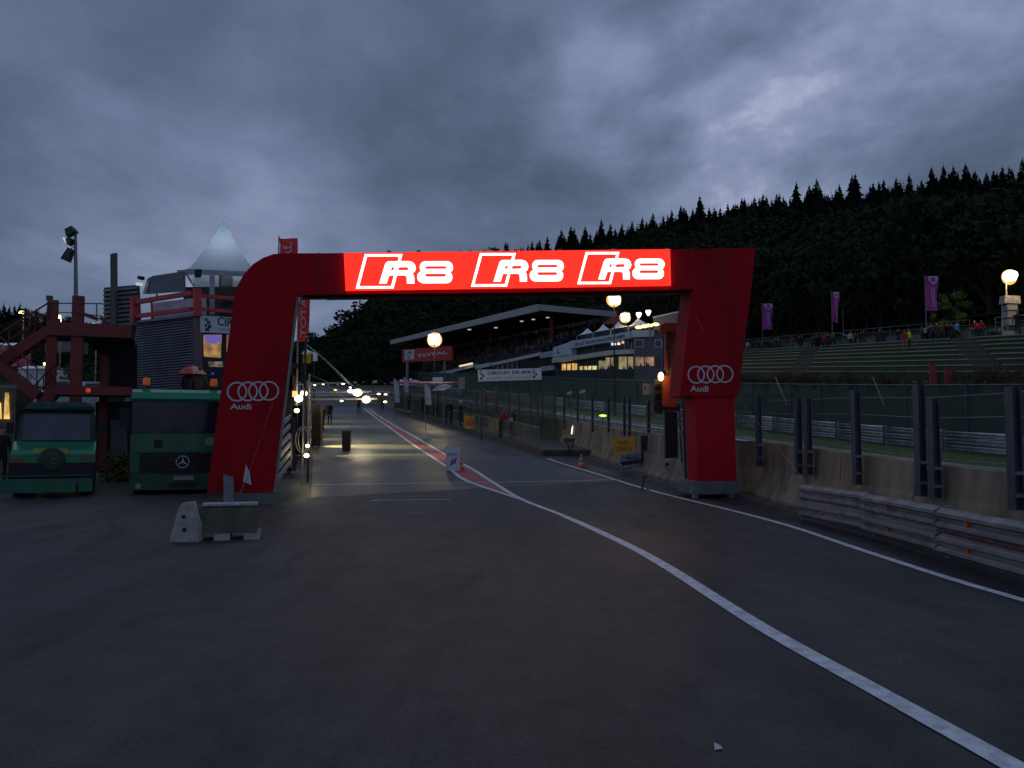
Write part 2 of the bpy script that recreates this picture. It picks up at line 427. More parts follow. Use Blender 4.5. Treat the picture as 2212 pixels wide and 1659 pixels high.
# right edge line
edge = smooth_poly([gxy(*p) for p in [(2420, 1362), (2212, 1298), (2050, 1250), (1850, 1185), (1700, 1135), (1560, 1098), (1400, 1058), (1270, 1018), (1183, 991)]])
band(edge, .13, .008, 'white_line', PAINT_W)
band([gxy(680, 1048), gxy(900, 1045), gxy(1120, 1042), gxy(1336, 1037)], .10, .016, 'white_line', PAINT_W)
band([gxy(818, 1081), gxy(975, 1079)], .07, .008, 'white_line', PAINT_W)
band([gxy(803, 1082), gxy(822, 1081)], .13, .0085, 'white_line', mat('paint_yellowish', (.6, .58, .42), .5))
# tyre marks and a pale tar seam curving with the line
TYM = asphalt_mat('tyre_mark', (.012, .012, .014), (.040, .038, .040), .55, .7)
SEAM = asphalt_mat('tar_seam', (.05, .052, .058), (.10, .105, .115), .55, .7)
# dark gutter between the edge line and the wall
gut = smooth_poly([gxy(*p) for p in [(2420, 1330), (2212, 1281), (2050, 1228), (1850, 1160), (1700, 1118), (1560, 1082), (1400, 1044), (1270, 1005)]])
band(gut, .34, .004, 'gutter', ASPH_D)
# main track verge and far white line
FARL = [(31, -10), (19.9, 18), (17.8, 28), (16.2, 39), (14.3, 50), (10, 68), (2, 92), (-9, 120), (-24, 150)]
band(smooth_poly(FARL, 4), .35, .012, 'track_edge_line', PAINT_W)
ARM = [(34, -10), (27.5, 18), (25, 28), (22.6, 39), (19.6, 52), (16.7, 64), (9.5, 88), (-2, 118), (-18, 152)]
strip([(a+.4, b) for a, b in FARL], ARM, .008, 'grass_verge', GRASS, step=1)
# low concrete lip along the far edge of the track
def lip():
    mb = MB(); pl = smooth_poly(FARL, 4)
    for i in range(len(pl)-1):
        a, b = pl[i], pl[i+1]
        mb.bar((a[0]+.35, a[1], g(a[1])+.08), (b[0]+.35, b[1], g(b[1])+.08), .3, .18)
    tag(mb.build('track_kerb', CONC_L), kind='structure')
lip()

# ------------------------------------------------------------------ the red arch
FA = frame(P(520, 942, 20.5), P(1550, 942, 22.0))
def pl(F, pts): return [uv(F, *p) for p in pts]
def at(F, u, v, n=0): return F @ Vector((u, v, n))
def arch():
    b0 = at(FA, *uv(FA, 1030, 1080)); b0.z = g(b0.y)
    root = thing('start_arch', b0, 'big dark red gantry arch with a lit red screen spanning the pit exit', 'arch')
    # left leg with rounded shoulder
    leg = [(447, 1065), (468, 905), (488, 775), (503, 668)]
    c = [(507, 640), (514, 615), (527, 592), (546, 571), (568, 557), (590, 549), (612, 547), (700, 547)]
    mb = MB(FA); mb.plate(pl(FA, leg+c+[(700, 636), (640, 637), (617, 830), (590, 1062)]), -.34, 0)
    l1 = mb.build('leg', RED_F, root); tag(l1, label='left red leg with a rounded shoulder')
    # pale edge strip on the lane side of the left leg
    mb = MB(FA); a = uv(FA, 640, 640); b = uv(FA, 590, 1062)
    mb.plate([a, (a[0]+.035, a[1]), (b[0]+.035, b[1]), b], -.30, -.05); mb.build('edge_strip', CONC_L, root)
    mb = MB(FA); mb.plate(pl(FA, [(700, 547), (1100, 542), (1451, 539), (1451, 626), (1100, 632), (700, 636)]), -.9, 0)
    mb.build('beam', RED_F, root)
    # right side: corner and flared pod
    mb = MB(FA); mb.plate(pl(FA, [(1451, 539), (1632, 535), (1620, 650), (1594, 856), (1469, 856), (1487, 690), (1497, 624), (1451, 626)]), -.95, 0)
    l2 = mb.build('pod', RED_F, root); tag(l2, label='flared upper red part of the right leg')
    mb = MB(FA); mb.plate(pl(FA, [(1503, 856.2), (1588, 856.2), (1593, 1042), (1510, 1042)]), -.85, -.06)
    l3 = mb.build('leg', RED_F2, root); tag(l3, label='narrow lower red column of the right leg')
    # corrugated look seams
    for px in (744, 1448, 1565, 690): mb = MB(FA); mb.plate(pl(FA, [(px-2, 546 if px < 900 else 539.5), (px+1, 546 if px < 900 else 539.5), (px+1, 634 if px < 900 else 626), (px-2, 634 if px < 900 else 626)]), 0, .006); mb.build('seam', mat('dark_red_seam', (.16, .003, .01), .6), root)
    for p_ in ([(506, 668), (634, 664), (634, 665.3), (506, 669.3)], [(478, 860.5), (613, 858.5), (613, 859.5), (478, 861.5)], [(1490, 735), (1611, 732), (1611, 733), (1490, 736)]):
        mb = MB(FA); mb.plate(pl(FA, p_), 0, .003); mb.build('seam', MATS['dark_red_seam'], root)
    # screen
    SCR = mat('screen_red', (.3, .01, .01), .4, emit=(1.0, .028, .012), es=1.25)
    SCW = mat('screen_white', (.8, .8, .8), .4, emit=(1.0, .93, .88), es=2.6)
    c4 = pl(FA, [(743, 548), (1445, 540), (1447, 618), (747, 629)])
    mb = MB(FA); mb.plate(c4, .01, .10); scr = mb.build('led_screen', SCR, root)
    O = Vector((c4[0][0], c4[0][1])); X = Vector(c4[1])-O; Y = Vector(c4[3])-O; Xb = Vector(c4[2])-Vector(c4[3])
    def bil(x, y):      # x 52..2093, y 75(top)..312 in picture strip units
        s_ = (x-52)/2040.0; t = (y-(74-22*s_))/237.0
        return O+X*s_+(Y+(Xb-X)*s_)*t
    for k in range(3):
        dx = (0, 702, 1370)[k]; ds = (1, .985, .955)[k]; dy = (0, -7.5, -17)[k]
        def q(x, y): return tuple(bil(115+dx+(x-115)*ds, dy+190+(y-190)*ds*1.0))
        mb = MB(FA); n0, n1 = .10, .106
        o_ = [(178, 83), (404, 83), (340, 300), (114, 300)]; i_ = [(190, 98), (383, 98), (327, 285), (134, 285)]
        for a in range(4):
            b = (a+1) % 4; mb.plate([q(*o_[a]), q(*o_[b]), q(*i_[b]), q(*i_[a])], n0, n1)
        # letter R: slanted stem, bowl, leg
        mb.plate([q(*p) for p in [(256, 268), (262, 252), (296, 150), (304, 136), (318, 129), (440, 128), (462, 134), (476, 150), (481, 170), (475, 192), (458, 206), (466, 216), (469, 240), (468, 269), (424, 269), (424, 226), (412, 217), (318, 217), (300, 268)]], n1, n1+.008)
        # figure 8
        def rr(x0, y0, x1, y1, r_, sl=0):
            o = []
            for cx, cy, a0 in ((x1-r_, y0+r_, -90), (x1-r_, y1-r_, 0), (x0+r_, y1-r_, 90), (x0+r_, y0+r_, 180)):
                for a in range(0, 91, 15):
                    t = R(a0+a); x = cx+r_*math.cos(t); y = cy+r_*math.sin(t); o.append(q(x+sl*(y0-y), y))
            return o
        mb.plate(rr(506, 129, 708, 206, 37), n1, n1+.008)
        mb.plate(rr(488, 190, 702, 268, 38), n1, n1+.0075)
        w = mb.build('lettering', SCW, scr); w['label'] = 'glowing white R8 emblem'
        n2 = n1+.008
        for shp in ([q(*p) for p in [(336, 166), (352, 166), (346, 186), (328, 186)]], [q(*p) for p in [(380, 166), (430, 165), (438, 175), (430, 186), (372, 187)]], rr(538, 160, 668, 178, 8.9), rr(536, 208, 664, 228, 9.9), [q(*p) for p in [(371, 190), (376, 190), (366, 217), (361, 217)]]):
            mb = MB(FA); mb.plate(shp, n2, n2+.006); mb.build('counter', SCR, scr)
    # rings and lettering on the legs
    def ring(mb, cx, cy, r0, r1, n0, n1, m=28, sx=1):
        for i in range(m):
            a, b = 2*math.pi*i/m, 2*math.pi*(i+1)/m
            mb.plate([(cx+r1*math.cos(a)*sx, cy+r1*math.sin(a)), (cx+r1*math.cos(b)*sx, cy+r1*math.sin(b)), (cx+r0*math.cos(b)*sx, cy+r0*math.sin(b)), (cx+r0*math.cos(a)*sx, cy+r0*math.sin(a))], n0, n1)
    for (x0, x1, yc, hh, tx0, tx1, ty0, ty1, par) in ((490, 603, 846, 21.5, 497, 543, 872, 884, l1), (1485, 1584, 809.5, 19.5, 1491, 1530, 833, 846, l2)):
        mb = MB(FA); a = uv(FA, x0, yc); b = uv(FA, x1, yc-1.5); rad = (uv(FA, x0, yc-hh)[1]-uv(FA, x0, yc+hh)[1])/2
        w = b[0]-a[0]; st = (w-2*rad)/3
        for i in range(4): ring(mb, a[0]+rad+st*i, a[1]+(b[1]-a[1])*i/3, rad*.84, rad, .003, .010+.002*(i % 2))
        mb.build('emblem', WHITE, par)
        mb = MB(FA); p0 = uv(FA, tx0, ty1); p1 = uv(FA, tx1, ty0); mb.text('Audi', p0[0], p0[1], p1[0], p1[1], .006, bold=.02)
        mb.build('lettering', WHITE, par)
    # small lugs on top
    for px in (840, 905, 1117, 1213, 1330, 1446):
        mb = MB(FA); u_, v_ = uv(FA, px, 543-(px-744)*.008); mb.rect(u_-.05, v_-.02, u_+.05, v_+.06, -.3, -.2); mb.build('lifting_lug', GREYM, root)
    # underside fringe
    mb = MB(FA); mb.plate(pl(FA, [(650, 637.5), (1490, 626.5), (1490, 630), (650, 641)]), -.5, -.2); mb.build('valance', mat('dark_cloth', (.02, .012, .016), .8), root)
    # ballast boxes
    bm = mat('ballast_grey', (.16, .17, .17), .7, var=.25, bump=.3)
    a = uv(FA, 1493, 1085); b = uv(FA, 1594, 1040); gz = g(22)
    mb = MB(FA); mb.rect(a[0], gz+.12, b[0], b[1]+.01, -1.05, .10); bb = mb.build('ballast_box', bm, root)
    mb = MB(FA)
    for u_ in (a[0]+.15, b[0]-.15): mb.rect(u_-.06, gz-.01, u_+.06, gz+.125, -.2, -.05)
    mb.build('foot', GALV, bb)
    gz = g(20.4); a = uv(FA, 520, 1100); b = uv(FA, 596, 1064)
    mb = MB(FA); mb.rect(a[0], gz+.0, b[0], b[1]-.005, -.75, .02); mb.build('ballast_box', bm, root)
    mb = MB(FA); p = pl(FA, [(487, 1100), (510, 1100), (507, 1030), (486, 1024)]); mb.plate(p, .10, .2); mb.build('brace_plate', GREYM, root)
    # guy ropes
    mb = MB(); rope = mat('rope', (.30, .22, .2), .8)
    mb.tube([at(FA, *uv(FA, 1500, 680), .02), at(FA, *uv(FA, 1604, 868), -.1), P(1740, 1042, 17.6)], .007, 4); mb.build('guy_rope', rope, root)
    mb = MB(); mb.tube([at(FA, *uv(FA, 590, 870), .03), at(FA, *uv(FA, 536, 1030), .12), at(FA, *uv(FA, 524, 1062), .3)], .008, 4); mb.build('guy_rope', rope, root)
    mb = MB(FA); mb.plate(pl(FA, [(533, 1003), (527, 1040), (545, 1047), (541, 1020)]), .1, .12); mb.build('rope_tag', WHITE, root)
arch()

# ------------------------------------------------------------------ concrete barrier, litter
def jersey():
    A = G(364, 1171); B = G(437, 1168); base = Vector((A.x, A.y, g(A.y)))
    root = thing('concrete_barrier', base, 'short barrier with white triangular end and olive body before the left arch leg', 'barrier')
    w = B.x-A.x; t = R(14)
    F = Matrix.Translation(base) @ Matrix(((1, 0, 0, 0), (0, 0, -1, 0), (0, 1, 0, 0), (0, 0, 0, 1)))
    mb = MB(F); mb.plate([(0, 0), (w*.04, .06), (w*.30, .52), (w*.42, .62), (w*.74, .635), (w*.80, .5), (w*.98, .24), (w, 0)], -.2, 0)
    mb.build('end_cap', mat('barrier_white', (.40, .40, .37), .7, bump=.4, var=.25, scale=6), root)
    U = Vector((math.cos(t), math.sin(t), 0)); Nn = Vector((-math.sin(t), math.cos(t), 0)); Z = Vector((0, 0, 1))
    o = base+Vector((w*.72, .12, 0)); ln = (P(556, 1158, A.y+.5)-o).length/1.02
    mb = MB(); q = [o+Nn*x+Z*z for x, z in [(0, .12), (.13, .50), (.16, .545), (.40, .545), (.43, .5), (.56, .12)]]
    mb.ext(q, U*ln); mb.build('body', mat('barrier_olive', (.10, .10, .072), .8, bump=.3, var=.3, scale=5), root)
    mb = MB(); q = [o+U*.12+Nn*x+Z*z for x, z in [(.12, .547), (.12, .585), (.44, .585), (.44, .547)]]
    mb.ext(q, U*(ln-.12)); mb.build('top_rail', mat('barrier_top', (.42, .44, .46), .6, var=.35, scale=9), root)
    for k in (.32, ln-.2):
        mb = MB(); q = [o+U*k+Nn*x+Z*z for x, z in [(-.03, -.005), (.02, .12), (.56, .12), (.6, -.005)]]
        mb.ext(q, U*.25); mb.build('foot', CONC_L, root)
    for z, x in ((.40, .48), (.19, .52)):
        mb = MB(F); mb.rect(w*x-.03, z-.025, w*x+.03, z+.03, 0, .006); mb.build('socket', BLACKM, root)
jersey()
def litter():
    c = G(1550, 1617); mb = MB()
    mb.add([c+Vector(q) for q in [(-.022, -.03, .004), (.02, -.035, .012), (.026, .03, .006), (-.01, .04, .02), (.0, 0, .022)]], [(0, 1, 4), (1, 2, 4), (2, 3, 4), (3, 0, 4)])
    o = mb.build('paper_scrap', WHITE, off=(c.x, c.y, 0)); tag(o, 'small white crumpled paper scrap lying on the tarmac in the foreground', 'litter')
litter()

# ------------------------------------------------------------------ pit wall with its posts
FOOT = [(6.9, -6), (6.75, 6), (6.6, 12)]+[(6.5, 17.6), (6.35, 21), (6.2, 23.5)]+[gxy(*p) for p in [(1493, 1055), (1344, 1008), (1237, 972)]]
FOOT += [(FOOT[-1][0]-2.2, FOOT[-1][1]+9), (FOOT[-1][0]-5.6, FOOT[-1][1]+20), (FOOT[-1][0]-13, FOOT[-1][1]+42), (FOOT[-1][0]-22, FOOT[-1][1]+66)]
FOOTS = smooth_poly(FOOT, 5)
def foot_x(y): return float(np.interp(y, [q[1] for q in FOOTS], [q[0] for q in FOOTS]))
def wall_h(y): return float(np.interp(y, [-6, 8, 12, 21, 29, 45, 120], [1.05, 1.12, 1.2, 1.4, 1.45, 1.45, 1.3]))
def pit_wall():
    ys = list(np.arange(-6, 110, 1.0)); mb = MB(); prof = lambda h: [(-.10, -.02), (-.10, .10), (.02, .30), (.16, .75), (.20, h), (.48, h), (.55, 0)]
    vs = []; n = 7
    for y in ys:
        h = wall_h(y)
        for x, z in prof(h): vs.append((foot_x(y)+x, y, g(y)+z))
    fs = [(i*n+j, i*n+j+1, (i+1)*n+j+1, (i+1)*n+j) for i in range(len(ys)-1) for j in range(n-1)]
    mb.add(vs, fs)
    o = mb.build('pit_wall', CONC, off=(6.5, 0, 0)); tag(o, 'long stained concrete pit wall with a flared foot, carrying steel posts', 'wall')
    for k, y in enumerate(np.arange(8.2, 44, 3.1)):
        mb = MB(); h = wall_h(y); mb.add([(foot_x(y)+x-.004, y+s, g(y)+z) for s in (-.012, .012) for x, z in prof(h)[1:5]], [(0, 1, 5, 4), (1, 2, 6, 5), (2, 3, 7, 6)])
        mb.build('joint', mat('joint_dark', (.03, .025, .02), .9), o)
    return o
pit_wall()
def low_kerb():
    mb = MB(); ys = np.arange(8, 40, .7)
    vs = []
    for y in ys:
        x = foot_x(y)-.34; z = g(y)
        vs += [(x-.1, y, z), (x-.07, y, z+.07), (x+.10, y, z+.07), (x+.14, y, z)]
    fs = [(4*i+j, 4*i+j+1, 4*i+j+5, 4*i+j+4) for i in range(len(ys)-1) for j in range(3)]
    mb.add(vs, fs); o = mb.build('kerb', CONC_D); tag(o, kind='structure')
low_kerb()
def solve_wall_y(px, py, dx=.1):
    """depth at which the sight line through px crosses the wall line"""
    r = ray(px, py); best = None
    for D in np.arange(6, 100, .05):
        if r.x/r.y*D <= foot_x(D)+dx:
            best = D
    for D in np.arange(6, 100, .05):
        if (r.x/r.y*D) >= foot_x(D)+dx: return float(D)
    return best or 60
def hpost(px, ytop, ybot, w=.10, label='', pair=None):
    D = solve_wall_y(px, (ytop+ybot)/2, .02); b = P(px, ybot, D); t = P(px, ytop, D)
    root = thing('fence_post', b, label, 'post', 'steel posts fixed to the pit wall')
    mb = MB(); h = t.z-b.z; x, y = b.x, b.y
    # H section: two flanges and a web, standing just in front of the wall face
    for s in (-1, 1): mb.box((x+s*w*.5*.9, y, b.z+h/2), (.014, w*1.5, h))
    mb.box((x, y, b.z+h/2), (w*.9-.015, .014, h)); mb.build('post', POSTM, root)
    for q_ in (.12, .3): mb = MB(); mb.box((x+.02, y+.02, b.z+h*q_), (w*1.2, w*1.9, .05)); mb.build('clamp', GREYM, root)
    return root
PW = 'blue grey steel post on the pit wall'
for a in [(1640, 855, 1007, 'single '+PW+', first right of the red arch'), (1726, 860, 1025, 'left post of the steel pair above the near end of the guardrail'),
          (1747, 860, 1026, 'right post of the steel pair above the near end of the guardrail'), (1852, 843, 1047, 'single tall '+PW+' between the two post pairs'),
          (1991, 830, 1072, 'left and taller post of the steel pair behind the guardrail'), (2021, 861, 1076, 'right and shorter post of the steel pair behind the guardrail'),
          (2196, 836, 1102, 'steel post on the pit wall at the right edge of the photo')]:
    hpost(a[0], a[1], a[2], .12, a[3])
for i, a in enumerate([(1401, 865, 935), (1360, 855, 942), (1349, 855, 941), (1315, 858, 934), (1280, 856, 933), (1248, 856, 930), (1219, 850, 926), (1197, 850, 915), (1172, 850, 912), (1146, 850, 905), (1121, 850, 902), (1100, 850, 895), (1072, 850, 893), (1050, 850, 889), (1030, 850, 886)]):
    nm = ['steel post right behind the black monitor stand', 'right post of the pair above the yellow wet track board', 'left post of the pair above the yellow wet track board',
          'steel post next left of the yellow wet track board', 'dark steel post midway between the cone and the yellow board', 'steel post above the small traffic cone by the wall',
          'steel post above the end of the raised walkway'] + ['thin dark fence post on the pit wall behind the walkway railing']*8
    hpost(a[0], a[1], a[2], .10, nm[i])
# mesh between posts
def alpha_mesh(name, col, a, sc, rough=.7):
    m = bpy.data.materials.new(name); m.use_nodes = True; nt = m.node_tree; b = nt.nodes['Principled BSDF']
    b.inputs['Base Color'].default_value = col+(1,); b.inputs['Roughness'].default_value = rough
    tc = nt.nodes.new('ShaderNodeTexCoord'); n = nt.nodes.new('ShaderNodeTexNoise'); n.inputs['Scale'].default_value = sc; n.inputs['Detail'].default_value = 4
    mr = nt.nodes.new('ShaderNodeMapRange'); nt.links.new(tc.outputs['Object'], n.inputs['Vector']); nt.links.new(n.outputs[0], mr.inputs[0])
    mr.inputs[1].default_value = .3; mr.inputs[2].default_value = .7; mr.inputs[3].default_value = a-.12; mr.inputs[4].default_value = a+.12
    nt.links.new(mr.outputs[0], b.inputs['Alpha']); MATS[name] = m; return m
GMESH = alpha_mesh('green_windbreak', (.026, .062, .052), .62, .8)
FMESH = alpha_mesh('fence_mesh', (.03, .06, .06), .16, 3)
def wall_mesh():
    mb = MB(); ys = list(np.arange(4, 100, 2.0))
    for a, b in zip(ys[:-1], ys[1:]):
        pa = Vector((foot_x(a)+.34, a, g(a)+wall_h(a)-.05)); pb = Vector((foot_x(b)+.34, b, g(b)+wall_h(b)-.05))
        mb.quad(pa, pb, pb+Vector((0, 0, 1.3)), pa+Vector((0, 0, 1.3)))
    o = mb.build('fence_mesh', FMESH, off=(5, 20, 1)); tag(o, 'fine see-through wire mesh stretched along the top of the pit wall', 'fence')
    for k in range(4):
        m2 = MB(); m2.tube([(foot_x(y)+.30, y, g(y)+wall_h(y)+.1+.33*k-.02*math.sin(y)) for y in np.arange(4, 60, 1.4)], .007, 4); m2.build('cable', GREYM, o)
wall_mesh()
def wall_net():
    mb = MB(); ys = list(np.arange(47, 96, 2.0))
    for a, c in zip(ys[:-1], ys[1:]):
        pa = Vector((foot_x(a)-.12, a, g(a)+.3)); pb = Vector((foot_x(c)-.12, c, g(c)+.3))
        h0 = float(np.interp(a, [41, 50, 95], [2.6, 2.7, 2.4])); h1 = float(np.interp(c, [41, 50, 95], [2.6, 2.7, 2.4]))
        mb.quad(pa, pb, pb+Vector((0, 0, h1)), pa+Vector((0, 0, h0)))
    o = mb.build('safety_net', GMESH, off=(2, 50, 1)); tag(o, 'dark green netting on the pit wall behind the walkway and its people', 'fence')
wall_net()

# ------------------------------------------------------------------ foreground guardrail
def wbeam(mb, a, b, z, h=.31, d=.08):
    a = Vector(a); b = Vector(b); U = (b-a); U.z = 0; U.normalize(); Nn = Vector((U.y, -U.x, 0))
    if Nn.x > 0: Nn = -Nn
    prof = [(0, 0), (.012, .02), (d, .06), (d, .105), (.014, .14), (.014, .17), (d, .205), (d, .25), (.012, .29), (0, h)]
    def ringp(p): return [p+Nn*x+Vector((0, 0, z+zz)) for x, zz in prof]+[p+Nn*(x-.012)+Vector((0, 0, z+zz)) for x, zz in prof[::-1]]
    A = ringp(a); B = ringp(b); n = len(A)
    mb.add(A+B, [tuple(range(n))[::-1], tuple(range(n, 2*n))]+[(i, (i+1) % n, n+(i+1) % n, n+i) for i in range(n)])
def guardrail():
    ya = G(1736, 1124).y; pts = [(G(1736, 1124).x-.02, ya), (5.98, 14.6), (5.95, 12.1), (5.9, 9.7), (5.8, 7.3), (5.7, 4.9)]
    root = thing('guardrail', Vector((pts[0][0], pts[0][1], 0)), 'double steel guardrail with orange reflectors starting beside the arch on the right', 'guardrail')
    rm = mat('armco', (.25, .255, .26), .55, .3, var=.35, scale=3, bump=.2, bscale=14)
    for i in range(len(pts)-1):
        a = Vector((pts[i][0], pts[i][1], 0)); b = Vector((pts[i+1][0], pts[i+1][1], 0)); U = (b-a).normalized()
        for z in (.06, .40):
            mb = MB(); wbeam(mb, a-U*.0, b+U*(.10 if i < 4 else 0), z+g(a.y)+(.003*(i % 2)), d=.08+.012*(i % 2))
            mb.build('beam', rm, root)
        if i:
            mb = MB(); mb.box((a.x+.16, a.y, .36), (.10, .06, .74)); mb.build('post', GALV, root)
        # reflector in the middle third
        c = a+(b-a)*.38
        for z in (.215, .555):
            if i > 2: continue
            mb = MB(); mb.box((c.x-.045, c.y, z), (.035, .05, .085)); mb.build('reflector', AMBER_L, root)
    mb = MB(); mb.bar((5.94, 12.1, .385), (5.8, 7.3, .385), .03, .02); mb.build('spacer', mat('rust', (.16, .03, .025), .7), root)
guardrail()
# far armco along the track and the windbreak fence behind
def far_armco():
    pl_ = smooth_poly(ARM, 3); root = thing('track_guardrail', Vector((22.6, 39, g(39))), 'triple height steel guardrail on the far side of the race track', 'guardrail')
    gm = mat('armco_far', (.50, .54, .56), .45, .3, var=.25, scale=2)
    for k, z in enumerate((.10, .44, .78)):
        mb = MB()
        for i in range(len(pl_)-1):
            a, b = pl_[i], pl_[i+1]
            av = Vector((a[0], a[1], g(a[1]))); bv = Vector((b[0], b[1], g(b[1])))
            U = (bv-av); U.z = 0; U.normalize(); Nn = Vector((U.y, -U.x, 0)); Nn = -Nn if Nn.x > 0 else Nn
            pr = [(0, 0), (.08, .06), (.08, .10), (.01, .15), (.08, .2), (.08, .25), (0, .31)]
            A = [av+Nn*x+Vector((0, 0, z+w)) for x, w in pr]; B = [bv+Nn*x+Vector((0, 0, z+w)) for x, w in pr]
            mb.add(A+B, [(j, j+1, 8+j-1, 7+j) for j in range(6)])
        mb.build('beam', gm, root)
    mb = MB()
    for i in range(len(pl_)-1):
        a, b = pl_[i], pl_[i+1]; n = max(1, int(math.hypot(b[0]-a[0], b[1]-a[1])/4))
        for j in range(n):
            x = a[0]+(b[0]-a[0])*j/n+.12; y = a[1]+(b[1]-a[1])*j/n; mb.box((x, y, g(y)+.56), (.1, .12, 1.14))
    mb.build('posts', GREYM, root)
far_armco()
def windbreak():
    pts = [(a+1.3, b) for a, b in smooth_poly(ARM, 3)]
    root = thing('debris_fence', Vector((24, 39, g(39))), 'tall dark green debris fence behind the guardrail of the race track', 'fence')
    mb = MB()
    for a, b in zip(pts[:-1], pts[1:]):
        h0 = h1 = 3.35
        mb.quad((a[0], a[1], g(a[1])), (b[0], b[1], g(b[1])), (b[0], b[1], g(b[1])+h1), (a[0], a[1], g(a[1])+h0))
    mb.build('green_netting', GMESH, root)
    for a, b in zip(pts[:-1], pts[1:]):
        ln = math.hypot(b[0]-a[0], b[1]-a[1]); n = max(1, round(ln/4.5))
        for j in range(n):
            x = a[0]+(b[0]-a[0])*j/n; y = a[1]+(b[1]-a[1])*j/n
            m2 = MB(); m2.tube([(x-.06, y-.05, g(y)), (x-.06, y-.05, g(y)+3.4)], .05, 6); m2.build('post', POSTM, root)
    m2 = MB()
    for a, b in zip(pts[:-1], pts[1:]): m2.tube([(a[0]-.05, a[1], g(a[1])+3.36), (b[0]-.05, b[1], g(b[1])+3.36)], .02, 4)
    m2.build('top_cable', GREYM, root)
    # diagonal stays rising behind
    for px in (1675, 1885, 2170):
        m3 = MB(); q = P(px, 815, 46); r_ = P(px+25, 875, 44); m3.tube([q, r_], .025, 5); m3.build('stay', mat('stay_wood', (.3, .25, .2), .7), root)
windbreak()
# ------------------------------------------------------------------ green lorries on the left
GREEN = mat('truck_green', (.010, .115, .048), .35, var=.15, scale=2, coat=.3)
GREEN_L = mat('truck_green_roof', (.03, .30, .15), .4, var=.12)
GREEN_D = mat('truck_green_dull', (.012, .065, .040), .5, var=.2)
GLASS = mat('windscreen', (.012, .018, .03), .12, var=.2, scale=2)
GLASS_P = mat('windscreen_pale', (.055, .075, .10), .15, var=.3, scale=1.5)
BEACON = mat('beacon_orange', (.75, .13, .02), .3, emit=(1, .2, .03), es=.10)
TYRE = mat('tyre', (.008, .008, .008), .8)
def wheel(root, x, y, r, w):
    mb = MB(); mb.lathe([(r*.72, -w/2), (r*.96, -w/2), (r, -w/2+.03), (r, w/2-.03), (r*.96, w/2), (r*.72, w/2)], (x, y, r), 20, 'x')
    wh = mb.build('wheel', TYRE, root, local=True)
    s = 1 if x > 0 else -1
    mb = MB(); mb.lathe([(r*.15, s*(w/2-.02)), (r*.7, s*(w/2-.06)), (r*.7, s*(w/2+.004)), (r*.62, s*(w/2-.03)), (r*.2, s*(w/2-.05))], (x, y, r), 16, 'x'); mb.build('rim', GREYM, wh, local=True)
def arc_front(mb, w, z0, z1, y0, bulge, th, n=9):
    """slightly bowed panel across the cab front (front faces -y)"""
    pts = []
    for i in range(n): 
        t = i/(n-1)*2-1; pts.append((t*w/2, y0-bulge*(1-t*t)))
    q = [Vector((x, y, z0)) for x, y in pts]+[Vector((x, y+th, z0)) for x, y in pts[::-1]]
    mb.ext(q, (0, 0, z1-z0))
def ring_fs(mb, c, r, tr, n=24):
    mb.tube([(c[0]+r*math.cos(2*math.pi*i/n), c[1], c[2]+r*math.sin(2*math.pi*i/n)) for i in range(n+1)], tr, 5, cap=False)
def star(mb, c, r):
    ring_fs(mb, c, r, r*.09)
    for k in range(3):
        a = R(90+120*k); e = Vector((c[0]+r*math.cos(a), c[1], c[2]+r*math.sin(a)))
        b1 = Vector((c[0]+r*.16*math.cos(a+R(90)), c[1], c[2]+r*.16*math.sin(a+R(90)))); b2 = Vector((c[0]+r*.16*math.cos(a-R(90)), c[1], c[2]+r*.16*math.sin(a-R(90))))
        mb.ext([b1, e, b2], (0, -r*.1, 0))
